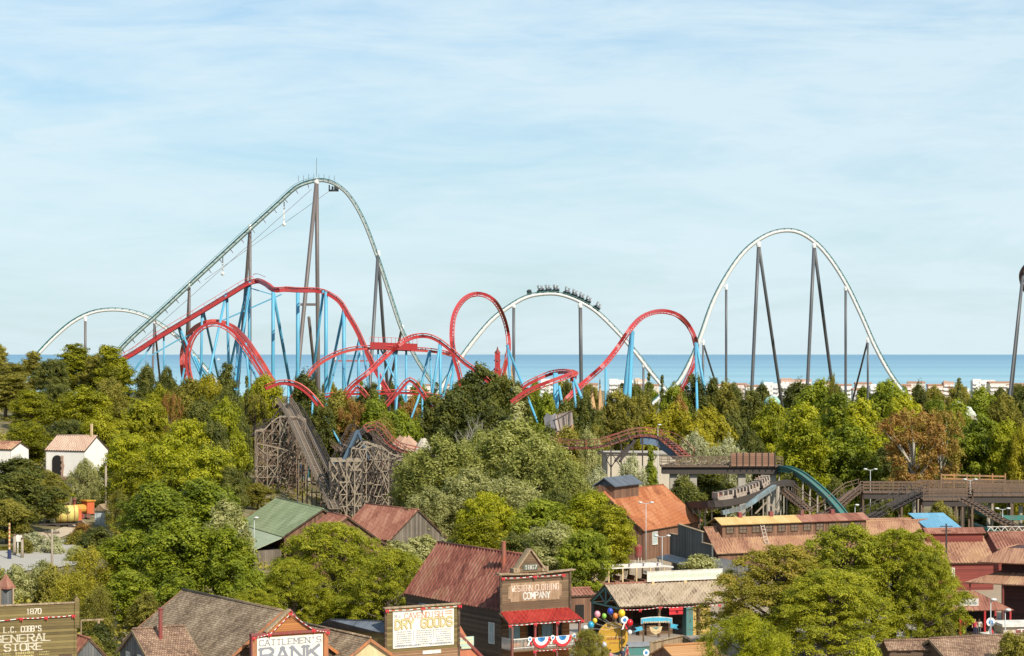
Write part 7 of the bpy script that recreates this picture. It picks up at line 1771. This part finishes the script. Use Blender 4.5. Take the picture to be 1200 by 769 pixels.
# pavilion with red roof
pp0 = P(1103, 715.5, 12.2); TP = 4; pv = thing('pavilion', (pp0.x, pp0.y, terr(pp0.x,pp0.y)), 'open pavilion with a low faded red hipped roof, red posts and a raised floor', 'pavilion', None, R(TP)); g = pv.location.z; e = pp0.z-g; Lp = 6.9
q = MB(); slab(q, [(1.6,2.8,e+1.55),(4.0,2.8,e+1.55),(Lp+.2,0,e),(-1.2,0,e)], .1); q.build('roof', TIN_PINK, pv); q = MB(); q.prism([(4.0,2.8,e+1.5),(Lp+.2,0,e-.06),(Lp+.2,5.6,e-.06)], (0,0,.08)); q.build('roof_hip', TIN_PINK, pv); q = MB(); slab(q, [(4.0,2.8,e+1.55),(1.6,2.8,e+1.55),(-1.2,5.6,e),(Lp+.2,5.6,e)], .1); q.build('roof_rear', TIN_PINK, pv)
for x in (-.9, 1.9, 4.3, Lp-.1):
    for y in (.15, 5.3): MB().box(x-.09,x+.09,y-.09,y+.09,.0,e-.06).build('post', red_steel, pv)
MB().box(-1.2,Lp-.6,-.4,5.5,.62,.75).build('floor', CREAM_P, pv); MB().box(-1.2,Lp-.6,-.38,5.4,-.3,.618).build('plinth', BRICK_RED, pv); MB().box(-1.0,Lp-.3,5.0,5.2,.76,e-.2).build('back_wall', HOLLOW_SHADE, pv)
q = MB(); q.box(1.9,3.8,.55,.62,e+.35,e+1.05); rs = q.build('roof_sign', paint('pale_roof_paint', (0,0,0)), pv); lettering(pv, 'SALOON'[:0]+'OO', -.6, e+.3, .4, 2.0, .5, WHITE_P, .2, True) if False else None
q = MB(); q.box(-.9,1.7,.5,.56,e+.3,e+.5); q.build('roof_sign_base', WHITE_P, pv); small_print(rs, [(2.1,3.6,e+.5,.3)], INK, .548); small_print(pv, [(-.8,1.6,e+.52,.3)], WHITE_P, .53)
a = P(1161, 729, 12.6); rosette(a, 'large white rosette with ribbons hung at the pavilion post', rz=0, r=.42)
b = P(1161, 745, 12.6); MB()
for i, (px, py, sh2, tr2, lab) in enumerate([(1141,726,(0.5,0.04,0.08),(0.04,0.05,0.12),'person in a bright red top standing in the pavilion'),(1147,734,(0.6,0.58,0.56),(0.1,0.1,0.12),'person in a white top half hidden in the pavilion'),(1131,736,(0.45,0.1,0.1),(0.06,0.06,0.08),'person in a dull red top beside the pavilion post'),(1168,736,(0.06,0.09,0.15),(0.05,0.05,0.06),'person in dark clothes behind the white rosette')]):
    e_ = P(px, py, 12.1); person((e_.x, pp0.y+1.2+.4*i, g+.755), R(10*i-20), 'stand', sh2, tr2, lab)
lamp(1161, 703, 748, 'globe lamp on a green post before the pavilion', 1, s=12.9); lamp(1178, 715, 747, 'short lamp with a white globe at the pavilion corner', 1, s=12.7)
# cream house with arched window
pc = P(1181, 727, 12.6); ch = thing('cream_cottage', (pc.x, pc.y, terr(pc.x,pc.y)), 'cream cottage wall with a white arched window at the frame edge', 'cottage', None, R(5)); hh = pc.z-ch.location.z-.6
MB().box(-.4,3.2,0,3,-.3,hh).build('wall', plaster('cream_wall', (0.62,0.52,0.40), (0.35,0.25,0.17), .4), ch); MB().box(-.6,3.4,-.3,3.2,hh+.003,hh+.25).build('cornice', WHITE_P, ch)
q = MB(); pts = [(.6,1.2)]+[(1.3+.75*math.cos(PI*k/10), 1.9+.65*math.sin(PI*k/10)) for k in range(0,11)][::-1]+[(2.05,1.2)]; pts[0] = (.55,1.2); q.prism([(x,-.08,z) for x, z in pts], (0,.07,0)); wn_ = q.build('arched_window', WHITE_P, ch); q = MB()
for cx in (.98,1.62):
    for cz in (1.35,1.95): q.box(cx-.25,cx+.25,-.1,-.082,cz,cz+.42)
q.build('pane', TRIM_RED, wn_); MB().box(-2.0,-.6,.2,2.4,-.3,1.9).build('side_annex', WHITE_P, ch)
# thatched/shingled lean-to at the bottom
pq = W(1108, 749, 2.9); th2 = house('shingle_lean_to', 'brown shingle roof with a dark gable below the pavilion', 'lean-to', off(pq, 20, -1.6, -3.6), 20, 10.5, 7.2, 1.3, 3.0, 'x', WOOD_DARK, SHIN2, 'sh', .2, trim=WOOD_TAN)
pq = W(1060, 752, 2.6); th3 = house('narrow_shingle_roof', 'narrow shingle roofed passage under the great feathery tree', 'passage', off(pq, 8, -1.9, -1.2), 8, 4.6, 2.6, 2.0, 2.7, 'x', WOOD_DARK, SHIN2, 'sh', .15)
# orange board roof at the bottom edge
pq = W(800, 757, 3.0); o_r = house('orange_board_hut', 'hut with an orange brown board roof at the foot of the market square', 'hut', off(pq, 25, -2.0, -2.6), 25, 4.8, 5, 2.1, 3.1, 'x', WOOD_BVERT, planks('orange_roof_boards', [(0.30,0.13,0.05),(0.42,0.22,0.09),(0.5,0.3,0.15)], .3, False), 'sh', .2)
# stockade
for (xa_, ya_, xb_, yb_, lab) in ((763,753,800,745,'stockade fence of upright tan logs on the market square'),(801,746,822,757,'low log fence running towards the seated visitors')):
    zz = 2.0; a = W(xa_, ya_, zz if xa_ == 763 else 1.7); b = W(xb_, yb_, zz if xa_ == 763 else 1.2); o = thing('stockade_fence', (a.x, a.y, terr(a.x,a.y)), lab, 'fence'); g = o.location.z; n_ = int((b-a).length/.3); q = MB(); d = (b-a)
    for k in range(n_): e = d*(k/n_); q.box(e.x-.13,e.x+.13,e.y-.06,e.y+.06,-.3,a.z-g+d.z*k/n_+random.uniform(-.06,.06))
    q.build('board', WOOD_TAN, o); q = MB(); q.bar(V(0,.1,a.z-g-.3), V(d.x,d.y+.1,a.z-g+d.z-.3), .1, .14); q.bar(V(0,.0,a.z-g+.03), V(d.x,d.y,a.z-g+d.z+.03), .4, .06); q.build('rail', WOOD_TAN, o)
gp = P(752, 752, 12.7); pl_ = thing('game_platform', (gp.x, gp.y, 0), 'teal fronted game counter with a blue grey top and rosette', 'game stall', None, R(18)); MB().box(-1.8,3.2,0,2.6,-.2,1.0).build('counter', TEALP, pl_); MB().box(-1.9,3.3,-.1,2.7,1.002,1.1).build('counter_top', paint('blue_grey_paint', (0,0,0)), pl_)
e_ = P(757, 752, 13.0); rosette((e_.x, e_.y-.1, 1.1), 'small red white and blue rosette on the teal game counter', rz=18, r=.3)
# blue ribbon banner with cream shield
bp = P(768, 735, 12.5); bb = thing('ribbon_banner', (bp.x, bp.y, 0), 'cyan ribbon shaped banner with a cream crest over the game counter', 'banner', None, R(12)); z = bp.z
CY = paint('cyan_paint', (0.06,0.42,0.62), .5, .15)
def arch(q, x0, x1, h_, y, d_):
    n_ = 10; vs = []
    for i in range(n_+1):
        t = i/n_; x = x0+(x1-x0)*t; zz = z+.42-.00*x; zz += .28*(1-(x/2.2)**2)
        vs += [(x,y,zz-h_/2),(x,y,zz+h_/2),(x,y+d_,zz+h_/2),(x,y+d_,zz-h_/2)]
    q.add(vs, [(0,3,2,1),(4*n_,4*n_+1,4*n_+2,4*n_+3)]+[(4*i+k, 4*i+4+k, 4*i+4+(k+1)%4, 4*i+(k+1)%4) for i in range(n_) for k in range(4)])
q = MB(); arch(q, -1.35, 1.6, .42, -.05, .05); q.prism([(-1.3,0,z+.1),(-2.0,0,z+.0),(-1.8,0,z-.15),(-2.05,0,z-.42),(-1.2,0,z-.25)], (0,.05,0)); q.prism([(1.5,0,z+.3),(2.25,0,z+.15),(2.05,0,z-.02),(2.3,0,z-.3),(1.45,0,z-.1)], (0,.05,0)); q.build('ribbon', CY, bb)
q = MB(); arch(q, -1.4, 1.65, .56, .001, .03); q.build('ribbon_edge', WHITE_P, bb)
q = MB(); q.prism([(-.6,-.1,z+.05),(.65,-.1,z+.05),(.5,-.1,z-.45),(.02,-.1,z-.7),(-.45,-.1,z-.45)], (0,.05,0)); q.prism([(-.55,.05,z+.8),(.6,.05,z+.85),(.6,.05,z+.99),(-.55,.05,z+.95)], (0,.04,0)); q.build('crest', CREAM_P, bb); q = MB(); q.prism([(-.3,-.12,z-.0),(.35,-.12,z-.0),(.05,-.12,z-.22)], (0,.015,0)); q.build('crest_mark', TEALP, bb); small_print(bb, [(-.45,.5,z-.42,.1),(-1.2,1.4,z+.42,.16)], CREAM_P, -.13)
q = MB(); q.box(-1.2,-1.08,.04,.14,0,z+.5); q.box(1.3,1.42,.04,.14,0,z+.5); q.build('post', WOOD_DARK, bb)
# big gold coin
cp = P(718, 747, 12.95); cn = thing('coin_sign', (cp.x, cp.y, 0), 'huge round gold coin sign with raised rim and lettering', 'sign', None, R(8)); z = cp.z; rr = 1.36
GOLD = paint('gold_paint', (0.52,0.31,0.035), .35, .25, (0.3,0.16,0.03), .8)
q = MB(); q.tube([(0,.0,z),(0,.22,z)], rr, 40); q.build('disc', GOLD, cn); q = MB()
n_ = 40
for i in range(n_): a0_, a1_ = 2*PI*i/n_, 2*PI*(i+1)/n_; q.add([(math.cos(a)*r_, y_, z+math.sin(a)*r_) for a in (a0_,a1_) for r_ in (rr*.86, rr*1.03) for y_ in (-.09,.02)], [(0,1,5,4),(0,4,6,2),(2,6,7,3),(1,3,7,5)])
q.build('rim', GOLD, cn); small_print(cn, [(-.55,.75,z-.2,.22),(-.3,.5,z-.55,.12)], paint('coin_ink', (0.36,0.12,0.03), .6), -.012); q = MB(); q.box(-1.0,-.8,.22,.4,0,z); q.box(.8,1.0,.22,.4,0,z); q.build('post', WOOD_DARK, cn)
# balloons
bpole = P(729, 745, 13.0); o = thing('balloon_pole', (bpole.x, bpole.y+.6, 0), 'dark pole holding the balloon strings behind the gold coin', 'pole'); MB().tube([(0,0,0),(0,0,3.4)], .05, 8).build('post', DARKT, o); MB().box(-.3,.3,-.3,.3,0,.9).build('cart', WOOD_DARK, o)
for px, py, r_, col, lab in ((700,720,.28,(0.72,0.30,0.36),'pink'),(708,722,.22,(0.22,0.45,0.06),'green'),(715,716.5,.27,(0.02,0.06,0.42),'deep blue'),(721,722,.25,(0.62,0.18,0.04),'orange'),(728.5,719,.32,(0.68,0.48,0.02),'big yellow'),(738,730,.30,(0.55,0.01,0.02),'red'),(697,727.5,.22,(0.70,0.50,0.04),'small yellow'),(692.5,732.5,.30,(0.03,0.30,0.50),'sky blue'),(686,737,.28,(0.72,0.70,0.66),'white'),(708,756,.26,(0.42,0.43,0.48),'silver grey'),(738,741,.2,(0.72,0.70,0.68),'little white')):
    c = P(px, py, 13.0); o = thing('balloon', c, lab+' balloon in the bunch around the gold coin', 'balloon', 'balloons of the market square'); q = MB(); q.ball((0,0,0), r_, 14, (1,1,1.15)); q.lathe([(.01,0),(.05,-.06)], 8, (0,0,-r_*1.13)); q.build('envelope', mat('balloon_'+lab.replace(' ','_'), col, .25), o, smooth=True)
    e = V(bpole.x, bpole.y+.6, 3.3 if c.z > 3.3 else min(2.4, c.z))-c if c.z > 2.2 else V(.1,.3,-c.z); MB().tube([(0,0,-r_*1.1), e*.5+V(0,0,-.3), e], .008, 4).build('string', CLOTH_W, o)
rb = P(732, 726.5, 13.0); rosette(rb, 'blue centred white rosette among the balloons', rz=8, r=.34)
# people
person((P(715,768,13.2).x, P(715,768,13.2).y, 0), R(170), 'stand', (0.65,0.22,0.30), (0.10,0.10,0.30), 'person in a pink top standing before the gold coin', scale=.98)
person((P(735,760,13.0).x, P(735,760,13.0).y, 0), R(60), 'stand', (0.30,0.05,0.06), (0.05,0.05,0.07), 'person in a dark red top at the edge of the gold coin')
person((P(730,766,13.1).x, P(730,766,13.1).y, 0), R(-30), 'stand', (0.05,0.06,0.10), (0.30,0.22,0.16), 'person in dark navy top near the gold coin, seen low')
bsp = P(809, 757, 12.55); o = thing('bench', (bsp.x, bsp.y, 0), 'plain timber bench on the market square', 'bench', None, R(10)); MB().box(-.9,.9,-.2,.2,.38,.44).build('seat', WOOD_TAN, o)
for x in (-.75,.75): MB().box(x-.05,x+.05,-.18,.18,0,.379).build('leg', WOOD_TAN, o)
for dx_, c1_, l_ in ((-.35,(0.05,0.05,0.07),'dark haired visitor in black sitting on the market square bench'),(.35,(0.22,0.07,0.20),'visitor in a purple top sitting on the market square bench')):
    person((bsp.x+dx_, bsp.y, .36), R(-10), 'hold', c1_, (0.05,0.05,0.09), l_)
# ---- green roofed barn and neighbours
gn = W(379, 597, 8.4); TG = 20; Lg_ = 10.6
gb = house('green_roofed_barn', 'barn with a large faded green sheet roof before the wooden coaster', 'barn', off(gn, TG, -5.3, 0), TG, Lg_, 24, 5.0, 8.4, 'y', WOOD_BVERT, TIN_GREEN, 'tin', .3)
g = gb.location.z; q = MB(); slab(q, [(-.1,0,5.0-g),(-.1,24,5.0-g),(-3.6,24,3.6-g),(-3.6,0,3.6-g)], .12); q.build('lower_roof', TIN_PALEG, gb); MB().box(-3.3,-.05,.3,23.6,-.3,3.4-g).build('lower_wall', WOOD_VERT, gb)
gn2 = W(408, 606, 8.0); rb2 = house('red_roofed_barn', 'barn with a pinkish red roof adjoining the green roofed one', 'barn', off(gn2, TG, -5.0, 0), TG, 10, 8.6, 4.4, 8.0, 'y', WOOD_BVERT, TIN_PINK, 'tin', .3)
pb_ = W(489, 600.5, 6.6); TPb = 32; pbn = house('plank_barn', 'barn with grey upright plank gable and a rust red roof', 'barn', off(pb_, TPb, -4.3, 0), TPb, 9.0, 15, 2.9, 6.9, 'y', WOOD_VERT, TIN_PINK, 'tin', .2)
# ---- lamps
lamp(298, 607, 680, 'tall white lamp post in front of the green roof'); lamp(574, 598, 668, 'lamp post in front of the bright umbrella pine'); lamp(702, 603, 664, 'white lamp post behind the open tram')
lamp(757, 589, 664, 'double headed lamp post in front of the rusty barn', 2); lamp(776, 628, 668, 'double headed lamp beside the grey plank front', 2, s=9.6); lamp(1002, 592, 640, 'short lamp at the end of the ochre clerestory roof', 1, s=8.9); lamp(1020, 550, 575, 'lamp on a thick post at the start of the timber walkway', 2, s=8.0); lamp(1137, 562, 600, 'white double lamp on the timber walkway', 2, s=8.3); lamp(1175, 596, 640, 'white lamp below the timber walkway', 2, s=8.9); lamp(771, 498, 560, 'thin lamp on the arched rusty footbridge', 1, s=7.5)
pt = P(1109, 620, 10.4); o = thing('telegraph_pole', (pt.x, pt.y, terr(pt.x,pt.y)), 'dark telegraph pole with two crossarms before the blue sheet roof', 'pole'); hh = pt.z-o.location.z+.6; MB().tube([(0,0,0),(0,0,hh)], [.13,.09], 8).build('post', DARKT, o); q = MB(); q.bar((-.7,0,hh-.3),(.7,0,hh-.3),.1,.1); q.bar((-.5,0,hh-.8),(.5,0,hh-.8),.1,.1); q.build('crossarm', DARKT, o)
